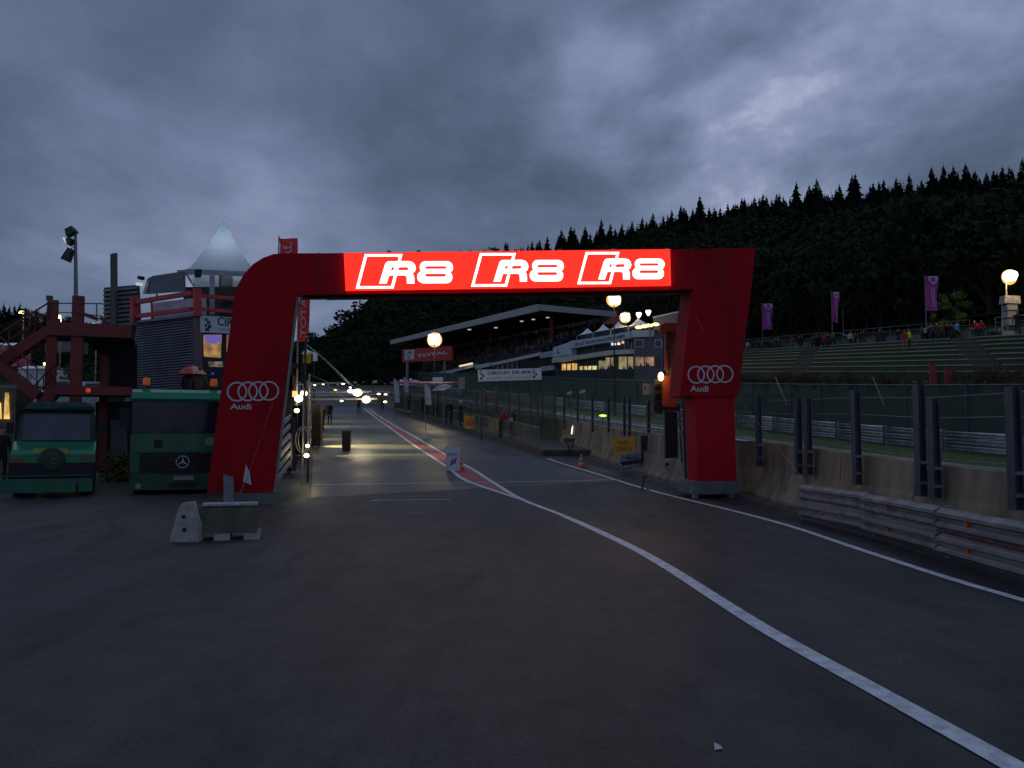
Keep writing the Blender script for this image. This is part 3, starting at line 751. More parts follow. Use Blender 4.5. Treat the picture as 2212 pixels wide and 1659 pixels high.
def actros():
    c = P(393, 1090, 23.2); z0 = g(23.2); k = 23.2/1853.4
    Z = lambda py: CAMZ+(941.8-py)*k-z0-.0
    root = thing('recovery_truck', (c.x, 23.2, z0), 'green lorry with two orange roof beacons parked half behind the left arch leg', 'truck', rz=R(19), local=True)
    w = 2.62
    mb = MB(); mb.box((0, 1.05, (Z(1056)+Z(869))/2), (w-.06, 2.0, Z(869)-Z(1056))); cab = mb.build('cab', GREEN, root, local=True)
    mb = MB(); q = [(-w/2, .02, Z(868)), (-w/2, -.05, Z(862)), (-w/2, .06, Z(848)), (-w/2, .3, Z(841)), (-w/2, 2.0, Z(838)), (-w/2, 2.0, Z(868))]
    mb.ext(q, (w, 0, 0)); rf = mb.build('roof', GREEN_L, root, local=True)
    mb = MB(); arc_front(mb, w-.12, Z(936), Z(869), .02, .09, .1); mb.build('windscreen', GLASS, root, local=True)
    for x in (-.55, .35):
        mb = MB(); mb.bar((x, -.085, Z(934)), (x+.62, -.085, Z(926)), .02); mb.build('wiper', BLACKM, root, local=True)
    mb = MB(); arc_front(mb, w, Z(977), Z(937), .0, .10, .12); mb.build('front_panel', GREEN, root, local=True)
    mb = MB(); arc_front(mb, w-.35, Z(1019), Z(978), .01, .09, .1); gr = mb.build('grille', BLACKM, root, local=True)
    for i in range(4):
        mb = MB(); arc_front(mb, w-.4, Z(1016)+i*.13, Z(1016)+i*.13+.045, -.005, .095, .04); mb.build('grille_bar', BLACKG, gr, local=True)
    for s in (-1, 1):
        mb = MB(); mb.box((s*(w/2-.12), .04, (Z(1019)+Z(978))/2), (.23, .12, Z(978)-Z(1019))); mb.build('corner_panel', GREEN, root, local=True)
        mb = MB(); mb.box((s*(w/2-.36), -.06, Z(1047)), (.42, .05, .13)); mb.build('headlight', mat('headlight_off', (.25, .3, .3), .15), root, local=True)
        mb = MB(); mb.box((s*(w/2+.16), -.02, Z(905)), (.22, .12, .55)); mr_ = mb.build('mirror', BLACKM, root, local=True)
        mb = MB(); mb.tube([(s*(w/2-.02), .1, Z(885)), (s*(w/2+.16), -.02, Z(885))], .02, 5); mb.build('mirror_arm', BLACKM, mr_, local=True)
        wheel(root, s*(w/2-.2), 1.0, .48, .32)
        wheel(root, s*(w/2-.2), 4.6, .48, .32)
    mb = MB(); arc_front(mb, w, Z(1056), Z(1022), -.04, .12, .3); mb.build('bumper', GREEN_D, root, local=True)
    mb = MB(); arc_front(mb, w-.9, Z(1052), Z(1040), -.052, .12, .05); mb.build('air_inlet', BLACKM, root, local=True)
    mb = MB(); star(mb, (0, -.13, Z(997)), .16); mb.build('emblem', mat('chrome', (.6, .6, .62), .25, .8), root, local=True)
    mb = MB(); mb.box((.04, -.175, Z(1031)), (.50, .02, .11)); pt = mb.build('number_plate', mat('plate_grey', (.30, .32, .33), .5), root, local=True)
    mb = MB(); mb.box((.75, -.075, Z(953)), (.62, .012, .20)); mb.build('white_sticker', mat('sticker_grey', (.12, .24, .2), .5), root, local=True)
    mb = MB(); mb.box((-.62, -.09, Z(958)), (.22, .02, .22)); mb.build('badge', BLACKM, root, local=True)
    for x in (-.98, .74):
        mb = MB(); mb.box((x, .35, Z(836)+.03), (.20, .2, .03)); b_ = mb.build('beacon_base', BLACKM, root, local=True)
        mb = MB(); mb.lathe([(.085, 0), (.095, .02), (.095, .16), (.07, .20), (.02, .21)], (x, .35, Z(836)+.05), 14); mb.build('beacon', BEACON, b_, local=True)
    mb = MB(); mb.box((0, 4.0, 1.0), (2.4, 4.4, .9)); mb.build('load_bed', GREEN_D, root, local=True)
actros()
def unimog():
    D = 22.3; c = P(112, 1090, D); z0 = g(D); k = D/1853.4
    Z = lambda py: CAMZ+(941.8-py)*k-z0
    X = lambda px: (px-112)*k
    root = thing('utility_truck', (c.x, D, z0), 'squat green utility lorry with short bonnet and pale windscreen at the left edge', 'truck', rz=R(25), local=True)
    mb = MB(); q = [(X(36), .75, Z(952)), (X(38), .95, Z(892)), (X(44), 1.05, Z(880)), (X(182), 1.05, Z(880)), (X(188), .95, Z(892)), (X(192), .75, Z(952)), (X(192), .75, Z(1022)), (X(36), .75, Z(1022))]
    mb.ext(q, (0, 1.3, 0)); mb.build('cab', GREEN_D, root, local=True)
    mb = MB(); q = [(X(38), .82, Z(883)), (X(40), .75, Z(878)), (X(60), .8, Z(868)), (X(170), .8, Z(865)), (X(187), .75, Z(876)), (X(188), .82, Z(884))]
    mb.ext(q, (0, 1.4, 0)); mb.build('roof', mat('tarpaulin_green', (.03, .10, .09), .7, bump=.5, bscale=4), root, local=True)
    mb = MB(); mb.add([(X(46), .72, Z(951)), (X(181), .72, Z(951)), (X(179), .93, Z(893)), (X(49), .93, Z(893)), (X(46), .76, Z(951)), (X(181), .76, Z(951)), (X(179), .97, Z(893)), (X(49), .97, Z(893))], [(0, 1, 2, 3), (7, 6, 5, 4), (0, 4, 5, 1), (1, 5, 6, 2), (2, 6, 7, 3), (3, 7, 4, 0)])
    mb.build('windscreen', GLASS_P, root, local=True)
    # bonnet: sloping top and front
    mb = MB(); q = [(X(32), .74, Z(953)), (X(32), .12, Z(972)), (X(32), .0, Z(981)), (X(32), .0, Z(999)), (X(32), .74, Z(999))]
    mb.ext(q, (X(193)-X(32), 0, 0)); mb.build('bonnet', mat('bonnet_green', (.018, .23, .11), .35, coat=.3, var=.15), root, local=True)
    mb = MB(); mb.box((X(107), -.02, Z(973)), (X(140)-X(76), .05, .13)); mb.build('yellow_plate', mat('yellow_dull', (.42, .40, .07), .5), root, local=True)
    mb = MB(); mb.lathe([(.30, 0), (.31, -.04), (.26, -.07), (.02, -.08)], (X(109), -.01, Z(992)), 24, 'y'); mb.build('spare_cover', mat('cover_green', (.012, .05, .035), .5), root, local=True)
    mb = MB(); star(mb, (X(112), -.10, Z(990)), .13); mb.build('emblem', mat('chrome_dull', (.12, .17, .15), .4, .5), root, local=True)
    for x in (44, 178):
        mb = MB(); mb.box((X(x), -.02, Z(992)+(.04 if x > 100 else -.03)), (.26, .05, .09)); mb.build('indicator', mat('indicator_orange', (.28, .07, .015), .4), root, local=True)
    mb = MB(); mb.box((X(110), .3, (Z(1033)+Z(999))/2), (X(190)-X(28), .7, Z(999)-Z(1033))); mb.build('grille', BLACKM, root, local=True)
    mb = MB(); mb.box((X(98), -.18, Z(1026)), (X(185)-X(12), .12, .05)); mb.build('plow_frame', GREEN_D, root, local=True)
    for (a, b) in ((0, 157), (164, 190)):
        mb = MB(); mb.box(((X(a)+X(b))/2, -.32, (Z(1032)+Z(1061))/2), (X(b)-X(a), .10, Z(1032)-Z(1061))); mb.build('front_board', mat('board_green', (.02, .13, .08), .5, var=.2, bump=.2), root, local=True)
    for s in (-1, 1):
        wheel(root, s*.78, .85, .5, .34); wheel(root, s*.78, 3.4, .5, .34)
        mb = MB(); mb.box((s*1.08+.02, .72, Z(925)), (.16, .08, .3)); mb.build('mirror', BLACKM, root, local=True)
    mb = MB(); mb.box((0, 3.2, 1.2), (1.9, 2.6, 1.0)); mb.build('load_bed', GREEN_D, root, local=True)
unimog()

# ------------------------------------------------------------------ grey louvred building behind the lorries
RB = mat('red_balcony', (.6, .05, .06), .5, var=.2)
LOUV = mat('louvre_metal', (.30, .31, .35), .5, .3, var=.25, scale=2)
LOUV_D = mat('louvre_brown', (.22, .20, .18), .5, .2, var=.3, scale=2)
TENTW = mat('tent_canvas', (.80, .84, .90), .6, var=.06, scale=1)
def canvas():
    m = bpy.data.materials.new('lit_canvas'); m.use_nodes = True; nt = m.node_tree; b = nt.nodes['Principled BSDF']; b.inputs['Base Color'].default_value = (.88, .92, .97, 1); b.inputs['Roughness'].default_value = .7
    t = nt.nodes.new('ShaderNodeBsdfTranslucent'); t.inputs[0].default_value = (.78, .86, .95, 1); mx = nt.nodes.new('ShaderNodeMixShader'); mx.inputs[0].default_value = .3
    nt.links.new(b.outputs[0], mx.inputs[1]); nt.links.new(t.outputs[0], mx.inputs[2]); nt.links.new(mx.outputs[0], nt.nodes['Material Output'].inputs[0]); MATS['lit_canvas'] = m; return m
CANVAS = canvas()
LIT = lambda n, c, s: mat(n, (.3, .25, .15), .5, emit=c, es=s)
def lit_noise(name, c1, c2, s, sc=1.5):
    m = bpy.data.materials.new(name); m.use_nodes = True; nt = m.node_tree; b = nt.nodes['Principled BSDF']
    b.inputs['Base Color'].default_value = (.2, .2, .2, 1)
    tc = nt.nodes.new('ShaderNodeTexCoord'); n = nt.nodes.new('ShaderNodeTexNoise'); n.inputs['Scale'].default_value = sc; n.inputs['Detail'].default_value = 3
    mr = nt.nodes.new('ShaderNodeValToRGB'); e = mr.color_ramp.elements; e[0].position = .38; e[0].color = c1+(1,); e[1].position = .62; e[1].color = c2+(1,)
    nt.links.new(tc.outputs['Object'], n.inputs['Vector']); nt.links.new(n.outputs[0], mr.inputs[0]); nt.links.new(mr.outputs[0], b.inputs['Emission Color'])
    b.inputs['Emission Strength'].default_value = s; MATS[name] = m; return m
def louvre_wall(F, p, pitch, mname, root, mt, depth=.06):
    """louvred wall panel between four picture corners TL,TR,BR,BL on frame F"""
    TL, TR, BR, BL = [uv(F, *q) for q in p]
    mb = MB(F); mb.plate([TL, TR, BR, BL], -.12, -.04); w = mb.build(mname, mat('louvre_back', (.03, .032, .036), .7), root)
    n = int(max(TL[1], TR[1])-min(BL[1], BR[1]))/pitch if False else int((TL[1]-BL[1])/pitch)
    mb = MB(F)
    for i in range(n):
        z = BL[1]+pitch*(i+.3); u0 = BL[0]+(TL[0]-BL[0])*(i/n); u1 = BR[0]+(TR[0]-BR[0])*(i/n)
        mb.add([(u0, z, .03), (u1, z, .03), (u1, z+pitch*.62, -.04), (u0, z+pitch*.62, -.04), (u0, z-.01, .0), (u1, z-.01, .0)], [(0, 1, 2, 3), (4, 5, 1, 0)])
    mb.build('louvres', mt, w); return w
def pyramid(mb, pts, apex, seg=6, sag=.16):
    """four-sided canvas with curved ribs"""
    n = len(pts); apex = Vector(apex); c = sum((Vector(p) for p in pts), Vector())/n; base = [Vector(p) for p in pts]; rows = []
    for k in range(seg+1):
        t = k/seg; s = (1-t)**1.0; zt = t**(1+sag*4) if sag else t
        rows.append([Vector((apex.x+(b.x-apex.x)*s, apex.y+(b.y-apex.y)*s, b.z+(apex.z-b.z)*zt)) for b in base])
    vs = [q for r_ in rows for q in r_]
    fs = [(k*n+i, k*n+(i+1) % n, (k+1)*n+(i+1) % n, (k+1)*n+i) for k in range(seg) for i in range(n)]
    mb.add(vs, fs)
def paddock_building():
    A = P(275, 850, 35.0); B = P(425, 850, 32.2); F = frame(A, B); F2 = frame(P(425, 850, 32.2), P(560, 850, 33.6))
    gz = g(33)
    root = thing('paddock_building', (A.x, A.y, gz), 'grey louvred paddock building with red balcony rails behind the parked lorries', 'building')
    louvre_wall(F, [(297, 696), (421, 680), (427, 860), (270, 868)], .105, 'wall', root, LOUV)
    mb = MB(F); q = [uv(F, *p) for p in [(270, 860), (430, 860), (430, 1075), (268, 1075)]]; mb.plate(q, -2, -.05); mb.build('plinth', CONC_D, root)
    mb = MB(F); q = [uv(F, *p) for p in [(296, 694), (421, 678), (427, 862), (270, 868)]]; mb.plate(q, -2, -.13); mb.build('core', mat('core_dark', (.02, .02, .022), .8), root)
    mb = MB(F2); mb.plate([uv(F2, *p) for p in [(421, 686), (437, 687), (437, 870), (424, 870)]], -.2, .05); mb.build('column', mat('column_mauve', (.17, .12, .13), .6), root)
    # right facade, with the banner and lit windows
    mb = MB(F2); mb.plate([uv(F2, *p) for p in [(436, 716), (560, 716), (560, 1060), (436, 1060)]], -1.2, -.05); wl = mb.build('facade', mat('facade_dark', (.018, .020, .03), .6), root)
    mb = MB(F2); mb.plate([uv(F2, *p) for p in [(440, 723), (479, 723), (477, 773), (441, 770)]], -.05, 0); wn = mb.build('window', lit_noise('window_amber', (.30, .12, .02), (.75, .42, .10), .55, 3.0), root)
    mb = MB(F2); mb.plate([uv(F2, *p) for p in [(441, 723.5), (478, 723.5), (477, 738), (466, 742), (446, 741)]], .0, .03); mb.build('blind', mat('violet_glow', (.1, .08, .3), .5, emit=(.20, .15, .55), es=.6), wn)
    mb = MB(F2); mb.plate([uv(F2, *p) for p in [(450, 781), (482, 781), (482, 793), (452, 792)]], -.05, 0); mb.build('window', lit_noise('window_dim', (.05, .04, .02), (.35, .26, .14), .5, 6), root)
    mb = MB(F2); mb.plate([uv(F2, *p) for p in [(490, 723), (500, 723), (500, 760), (490, 760)]], -.05, 0); mb.build('window', lit_noise('window_rose', (.25, .1, .06), (.4, .22, .15), .5, 3), root)
    mb = MB(F2); mb.plate([uv(F2, *p) for p in [(457, 805), (461, 805), (461, 809), (457, 809)]], 0, .04); mb.build('blue_led', mat('led_blue', (0, 0, .4), .5, emit=(.03, .05, 1), es=.8), root)
    # balcony deck and rails
    mb = MB(F); mb.plate([uv(F, *p) for p in [(296, 699), (421, 684), (421, 679), (296, 694)]], -1.0, .12); mb.build('balcony_deck', GREYM, root)
    def rail(F_, p, q, w, name='rail'):
        mb = MB(); a = at(F_, *uv(F_, *p), .12); b = at(F_, *uv(F_, *q), .12); mb.bar(a, b, w, w); mb.build(name, RB, root)
    rail(F, (297, 654), (421, 634), .17); rail(F, (299, 684), (421, 668), .15)
    rail(F, (297, 698), (297, 643), .26, 'rail_post'); rail(F2, (425, 684), (424, 624), .25, 'rail_post')
    rail(F2, (430, 640), (520, 647), .14); rail(F2, (430, 668), (520, 676), .13)
    for a, b in (((336, 690), (333, 650)), ((345, 650), (345, 636)), ((378, 645), (378, 640))): rail(F, a, b, .06, 'rail_post')
    mb = MB(F); mb.plate([uv(F, *p) for p in [(303, 694), (421, 679), (421, 637), (303, 652)]], -.5, -.45); mb.build('upper_wall', mat('upper_pale', (.7, .7, .78), .6, var=.2), root)
    mb = MB(F); mb.plate([uv(F, *p) for p in [(316, 594), (383, 584), (384, 627), (305, 633)]], -.35, -.25); mb.build('roof_screen', mat('roof_screen_grey', (.13, .15, .18), .5, var=.1), root)
    mb = MB(F); mb.plate([uv(F, *p) for p in [(308, 600), (315, 596), (305, 632), (298, 633)]], -.3, -.2); mb.build('screen_edge', mat('pale_blue_metal', (.38, .42, .46), .5), root)
    mb = MB(F); mb.plate([uv(F, *p) for p in [(302, 596), (308, 597), (307, 605), (301, 603)]], -.1, .1); mb.build('floodlight', BLACKM, root)
    mb = MB(F); mb.plate([uv(F, *p) for p in [(298, 611), (304, 611), (304, 617), (298, 617)]], -.1, .1); mb.build('lamp', mat('small_lamp', (.6, .6, .6), .3, emit=(.8, .9, .8), es=.5), root)
    # speakers
    for y in (640, 655, 670, 683):
        mb = MB(F2); mb.plate([uv(F2, *p) for p in [(483, y-5), (507, y-5), (507, y+4), (483, y+4)]], -.5, -.2); mb.build('loudspeaker', BLACKM, root)
    mb = MB(F2); mb.plate([uv(F2, *p) for p in [(418, 584), (431, 584), (430, 601), (419, 601)]], .1, .3); mb.build('camera_box', BLACKM, root)
    mb = MB(F2); mb.plate([uv(F2, *p) for p in [(437, 690), (560, 694), (560, 600), (437, 600)]], -2.6, -2.5); mb.build('back_wall', mat('back_wall_brown', (.05, .045, .045), .7), root)
    # louvred plant screen on the left and its tall square flue
    FL = frame(P(222, 700, 37), P(300, 700, 36.2))
    louvre_wall(FL, [(223, 621), (297, 615), (301, 707), (223, 708)], .19, 'plant_screen', root, LOUV_D)
    mb = MB(FL); mb.plate([uv(FL, *p) for p in [(222, 706), (300, 706), (300, 1010), (222, 1010)]], -3, -.1); mb.build('rear_wall', mat('rear_wall_dark', (.022, .022, .026), .8), root)
    mb = MB(FL); mb.plate([uv(FL, *p) for p in [(251, 552), (262, 549), (263, 850), (253, 850)]], .2, .32); mb.build('flue', mat('flue_brown', (.10, .095, .08), .6, var=.3), root)
    mb = MB(FL); mb.plate([uv(FL, *p) for p in [(262, 748), (266, 748), (266, 756), (262, 756)]], .56, .6); mb.build('small_light', mat('sl', (.5, .5, .5), .5, emit=(1, .9, .5), es=.7), root)
    mb = MB(F2); mb.plate([uv(F2, *p) for p in [(541, 555), (566, 555), (566, 640), (541, 640)]], -4, -3.6); mb.build('roof_box', mat('roof_box_dark', (.05, .055, .06), .7), root)
    # banner
    bn = MB(F2); bn.plate([uv(F2, *p) for p in [(431, 682), (560, 689), (560, 724), (431, 718)]], .06, .10)
    o = bn.build('banner', mat('banner_white', (.66, .74, .80), .6, var=.08), off=at(F2, *uv(F2, 470, 718), .08)); tag(o, 'white circuit banner on the balcony, cut off by the left arch leg', 'banner')
    mb = MB(F2); p0 = uv(F2, 468, 704); p1 = uv(F2, 560, 692); mb.text('CIRCUIT DE SPA', p0[0], p0[1]-.0, p0[0]+2.7, p1[1], .104, bold=.02)
    mb.build('lettering', mat('ink_navy', (.03, .04, .10), .5), o)
    mb = MB(F2); p0 = uv(F2, 468, 714); mb.text('FRANCORCHAMPS', p0[0], p0[1], p0[0]+2.7, p0[1]+.10, .104); mb.build('lettering', mat('ink_grey', (.28, .32, .38), .5), o)
    mb = MB(F2)
    for (x, y, s) in ((444, 691, .05), (449, 697, .06), (443, 703, .05), (451, 706, .065), (446, 712, .07)):
        a = uv(F2, x, y); mb.rect(a[0]-s, a[1]-s, a[0]+s, a[1]+s, .101, .104)
    mb.build('checker_mark', MATS['ink_navy'], o)
paddock_building()
def pagoda():
    D = 33.8; e = [P(402, 586, D), P(556, 587, D+.6), P(560, 566, D+4.2), P(424, 584, D+3.6)]
    zt = (e[0].z+e[1].z)/2
    for q in e: q.z = zt
    ap = P(483, 474, D+2)
    root = thing('pagoda_tent', (e[0].x+1, D, P(460, 680, D).z), 'white pointed pagoda tent on the roof terrace of the grey building', 'tent')
    mb = MB(); pyramid(mb, e, ap, 8, .055); mb.build('canopy', CANVAS, root)
    lamp('tent_fill_light', (e[0]+e[2])/2+Vector((0, 0, .9)), 30, (.75, .88, 1), .3, root)  # unseen lamp added under the canopy to brighten its canvas
    mb = MB()
    for i in range(4): mb.bar(e[i]+Vector((0, 0, -.06)), e[(i+1) % 4]+Vector((0, 0, -.06)), .06, .2)
    a = P(383, 590, D-.1); mb.bar(a, e[0]+Vector((0, 0, -.1)), .1, .22); mb.build('eave', mat('eave_grey', (.36, .40, .44), .6), root)
    for (x0, x1, y1) in ((384, 394, 628), (454, 462, 680)):
        mb = MB(); a = P((x0+x1)/2, 590, D-.05); b = P((x0+x1)/2, y1, D-.05); mb.bar(a, b, (x1-x0)*D/1853); mb.build('tent_post', mat('eave_grey', (.36, .40, .44), .6), root)
pagoda()
# people under a red umbrella behind the lorry, standing on a raised terrace
def umbrella():
    c = P(415, 800, 28.5); root = thing('umbrella', c, 'red and peach umbrella held above the roof of the green lorry', 'umbrella')
    n = 8; r_ = .50; mb = MB(); vs = [c+Vector((0, 0, .16))]
    mats = [mat('umbrella_red', (.62, .07, .05), .6), mat('umbrella_peach', (.75, .36, .24), .6)]
    for k in (1, 2, 3):
        for i in range(n*2):
            t = math.pi*i/n; f = k/3; q = r_*f*(1 if i % 2 == 0 else .93); vs.append(c+Vector((q*math.cos(t), q*math.sin(t), .16-.30*f**2)))
    for i in range(2*n):
        j = (i+1) % (2*n); mb.i = 1 if 1.55*math.pi < (math.pi*i/n) or (math.pi*i/n) < .2 else 0
        mb.add([vs[0], vs[1+i], vs[1+j]], [(0, 1, 2)]); mb.add([vs[1+i], vs[17+i], vs[17+j], vs[1+j]], [(0, 1, 2, 3)]); mb.add([vs[17+i], vs[33+i], vs[33+j], vs[17+j]], [(0, 1, 2, 3)])
    mb.build('canopy', mats, root); mb = MB(); mb.tube([c+Vector((0, 0, .2)), c+Vector((.0, 0, -.75))], .012, 6); mb.build('shaft', GREYM, root)
umbrella()
def terrace_deck():
    a = P(380, 905, 27.6); b = P(470, 905, 27.6); mb = MB(); h = a.z-g(28)
    mb.box(((a.x+b.x)/2, 28.6, g(28)+h/2), (b.x-a.x, 2, h)); o = mb.build('loading_platform', CONC_D, off=(a.x, 28.6, g(28))); tag(o, 'raised dark concrete platform behind the beaconed lorry', 'platform')
terrace_deck()

# ------------------------------------------------------------------ red steel stair tower and its floodlight mast
def stair_tower():
    D = 29.0; F = frame(P(0, 900, D), P(300, 900, D+1.5)); gz = g(D)
    q = lambda x, y, n=0: at(F, *uv(F, x, y), n)
    root = thing('stair_tower', (q(163, 900).x, D, gz), 'dark red steel stair tower with two platforms behind the utility lorry', 'stair tower')
    def col(x0, x1, y0, y1, n=0, d=.25, nm='column', m=RSTEEL):
        mb = MB(F); a = uv(F, x0, y0); b = uv(F, x1, y1); mb.rect(a[0], min(a[1], b[1]), b[0], max(a[1], b[1]), n-d, n); return mb.build(nm, m, root)
    for x0, x1, y0 in ((156, 171, 638), (102, 114, 647), (207, 217, 680)):
        mb = MB(F); a = uv(F, x0, y0); b = uv(F, x1, 1000); mb.rect(a[0], gz-.01, b[0], a[1], -.25, .0) if x0 != 207 else mb.rect(a[0], gz-.01, b[0], a[1], -2.2, -1.95)
        mb.build('column', RSTEEL, root)
    mb = MB(F); a = uv(F, 100, 724); b = uv(F, 285, 703); mb.rect(a[0], a[1], b[0], b[1], .002, .12); mb.build('upper_beam', RSTEEL, root)
    mb = MB(F); mb.rect(a[0], a[1]+.02, b[0], a[1]+.1, -2.2, -.0); mb.build('upper_deck', mat('deck_dark', (.03, .014, .014), .7), root)
    mb = MB(F); a = uv(F, 100, 852); b = uv(F, 285, 836); mb.rect(a[0], a[1], b[0], b[1], .002, .12); mb.build('lower_beam', RSTEEL, root)
    mb = MB(F); mb.rect(a[0], a[1]+.02, b[0], a[1]+.1, -2.2, -.0); mb.build('lower_deck', MATS['deck_dark'], root)
    # soffit panel to the right
    mb = MB(F); mb.plate([uv(F, *p) for p in [(172, 726), (283, 726), (283, 770), (205, 755)]], -2.1, -1.9); mb.build('dark_panel', mat('panel_black', (.012, .009, .010), .8), root)
    mb = MB(F); mb.plate([uv(F, *p) for p in [(219, 728), (285, 728), (285, 845), (221, 845)]], -3.1, -3.0); mb.build('dark_panel', MATS['panel_black'], root)
    def flight(x0, y0, x1, y1, up):
        mb = MB(); a = q(x0, y0, up); b = q(x1, y1, up); mb.bar(a, b, .06, .34); mb.build('stringer', RSTEEL, root)
        mb = MB(); a2 = q(x0, y0, up-1.0); b2 = q(x1, y1, up-1.0); mb.bar(a2, b2, .06, .3); mb.build('stringer', RSTEEL, root)
        mb = MB(); n = max(4, int((b-a).length/.28))
        for i in range(n):
            c = a.lerp(b, (i+.5)/n); d = a2.lerp(b2, (i+.5)/n); mb.bar(c, d, .24, .03)
        mb.build('treads', MATS['deck_dark'], root)
        mb = MB(); h = Vector((0, 0, .95)); mb.tube([a+h, b+h], .03, 6); mb.tube([a+h*.55, b+h*.55], .02, 6)
        for i in range(6): c = a.lerp(b, i/5); mb.tube([c, c+h], .022, 5)
        mb.build('handrail', RSTEEL, root)
    flight(-40, 806, 104, 713, .06); flight(-20, 772, 82, 856, .35); flight(55, 915, 118, 842, .06)
    # top railing
    rl = mat('rail_grey', (.07, .07, .085), .5)
    mb = MB(); mb.tube([q(102, 655), q(222, 656)], .022, 6); mb.tube([q(104, 674), q(160, 676), q(222, 683)], .018, 6); mb.tube([q(209, 656), q(209, 684)], .02, 6)
    mb.tube([q(102, 655), q(84, 668)], .022, 6); mb.build('railing', rl, root)
    mb = MB(); mb.bar(q(171, 675), q(212, 690), .1, .12); mb.build('stay', RSTEEL, root)
    mb = MB(); mb.bar(q(216, 686), q(238, 702), .1, .12); mb.build('stay', RSTEEL, root)
    mb = MB(); mb.box(q(106, 648, -.1)+Vector((0, 0, .08)), (.16, .16, .16)); mb.build('post_cap', mat('cap_green', (.08, .10, .06), .6), root)
    # lower dark machine-room wall with door
    mb = MB(F); mb.plate([uv(F, *p) for p in [(190, 862), (290, 862), (290, 1045), (190, 1045)]], -2.6, -2.5); w = mb.build('base_wall', mat('base_wall_dark', (.028, .028, .034), .8), root)
    mb = MB(F); mb.plate([uv(F, *p) for p in [(225, 905), (263, 905), (264, 984), (226, 984)]], -2.5, -2.44); mb.build('door', mat('door_grey', (.13, .13, .13), .6, var=.1), w)
    for x in (52, 186):
        mb = MB(F); a = uv(F, x+6, 844); mb.ball((a[0], a[1], .2), .085, 6); mb.build('warning_lamp', mat('warn_red', (.3, .03, .01), .4, emit=(.6, .10, .03), es=.5), root)
    # floodlight mast on the tall column: a thing of its own
    b = q(163, 639, -.12); t = q(162, 494, -.12)
    m = thing('floodlight_mast', b, 'slim grey mast with three floodlights standing on the red stair tower', 'floodlight mast')
    mb = MB(); mb.tube([b, t], [.075, .05], 8); mb.build('pole', mat('mast_grey', (.20, .25, .27), .5, .2), m)
    for (x, y, w_, h_, rot, lit) in ((152, 498, .36, .26, -.5, 0), (150, 519, .26, .22, -.9, 1), (147, 549, .26, .46, .42, 0)):
        c = q(x, y, -.12); mb = MB()
        from mathutils import Euler
        mb.box(c, (w_, .3, h_), rot=(0, rot, 0), taper=.7); hd = mb.build('floodlight', mat('flood_body', (.035, .045, .05), .6), m)
        mb = MB(); mb.tube([c, q(163, y-4, -.12)], .022, 5); mb.build('bracket', GREYM, hd)
        if lit:
            mb = MB(); mb.box(c+Vector((-.12, -.06, 0)), (.03, .22, .2), rot=(0, -.5, 0)); mb.build('lens', mat('lens_pale', (.7, .75, .6), .3, emit=(.75, .8, .55), es=.6), hd)
    mb = MB(); mb.bar(q(149, 538, -.1), q(162, 530, -.12), .03); mb.build('cross_arm', mat('pale_arm', (.35, .38, .36), .5), m)
stair_tower()
def bush():
    c = P(255, 1040, 27.5); root = None
    rnd = random.Random(4); mb = MB()
    for _ in range(900):
        a = rnd.uniform(0, 2*math.pi); r_ = rnd.random()**.5*.62; z = rnd.random()*.95
        r_ *= (1-.5*z); p = Vector((c.x+r_*math.cos(a)*1.1, c.y+r_*math.sin(a), g(27)+z)); s = rnd.uniform(.03, .07)
        d = Vector((rnd.gauss(0, 1), rnd.gauss(0, 1), rnd.gauss(0, 1))).normalized()*s; e = d.orthogonal().normalized()*s*.6
        mb.quad(p-d, p+e, p+d, p-e)
    root = thing('shrub', (c.x, c.y, g(27)), 'olive green shrub between the two green lorries', 'shrub'); mb.build('foliage', mat('olive_leaves', (.13, .12, .02), .8, var=.5, scale=8), root)
    mb = MB()
    for k in range(5): mb.tube([(c.x, c.y, g(27)-.02), (c.x+rnd.uniform(-.4, .4), c.y+rnd.uniform(-.3, .3), g(27)+.7)], [.02, .006], 5)
    mb.build('stems', DIRT, root)
bush()
# ------------------------------------------------------------------ people
SKIN = mat('skin', (.42, .24, .17), .6, var=.1); HAIR = mat('hair_dark', (.02, .014, .01), .7)
SHOE = mat('shoe', (.015, .015, .018), .6)
PM = {}
def cloth(n, c): return mat('cloth_'+n, c, .8, var=.25, scale=6)
CL = {'navy': cloth('navy', (.022, .03, .07)), 'black': cloth('black', (.012, .012, .015)), 'grey': cloth('grey', (.10, .10, .11)), 'red': cloth('red', (.42, .02, .02)),
      'blue': cloth('blue', (.08, .32, .62)), 'white': cloth('white', (.5, .5, .5)), 'olive': cloth('olive', (.06, .06, .03)), 'brown': cloth('brown', (.10, .06, .04)),
      'yellow': cloth('yellow', (.55, .62, .05)), 'orange': cloth('orange', (.75, .13, .03)), 'pink': cloth('pink', (.5, .06, .07)), 'jeans': cloth('jeans', (.035, .05, .10)), 'khaki': cloth('khaki', (.20, .15, .09))}
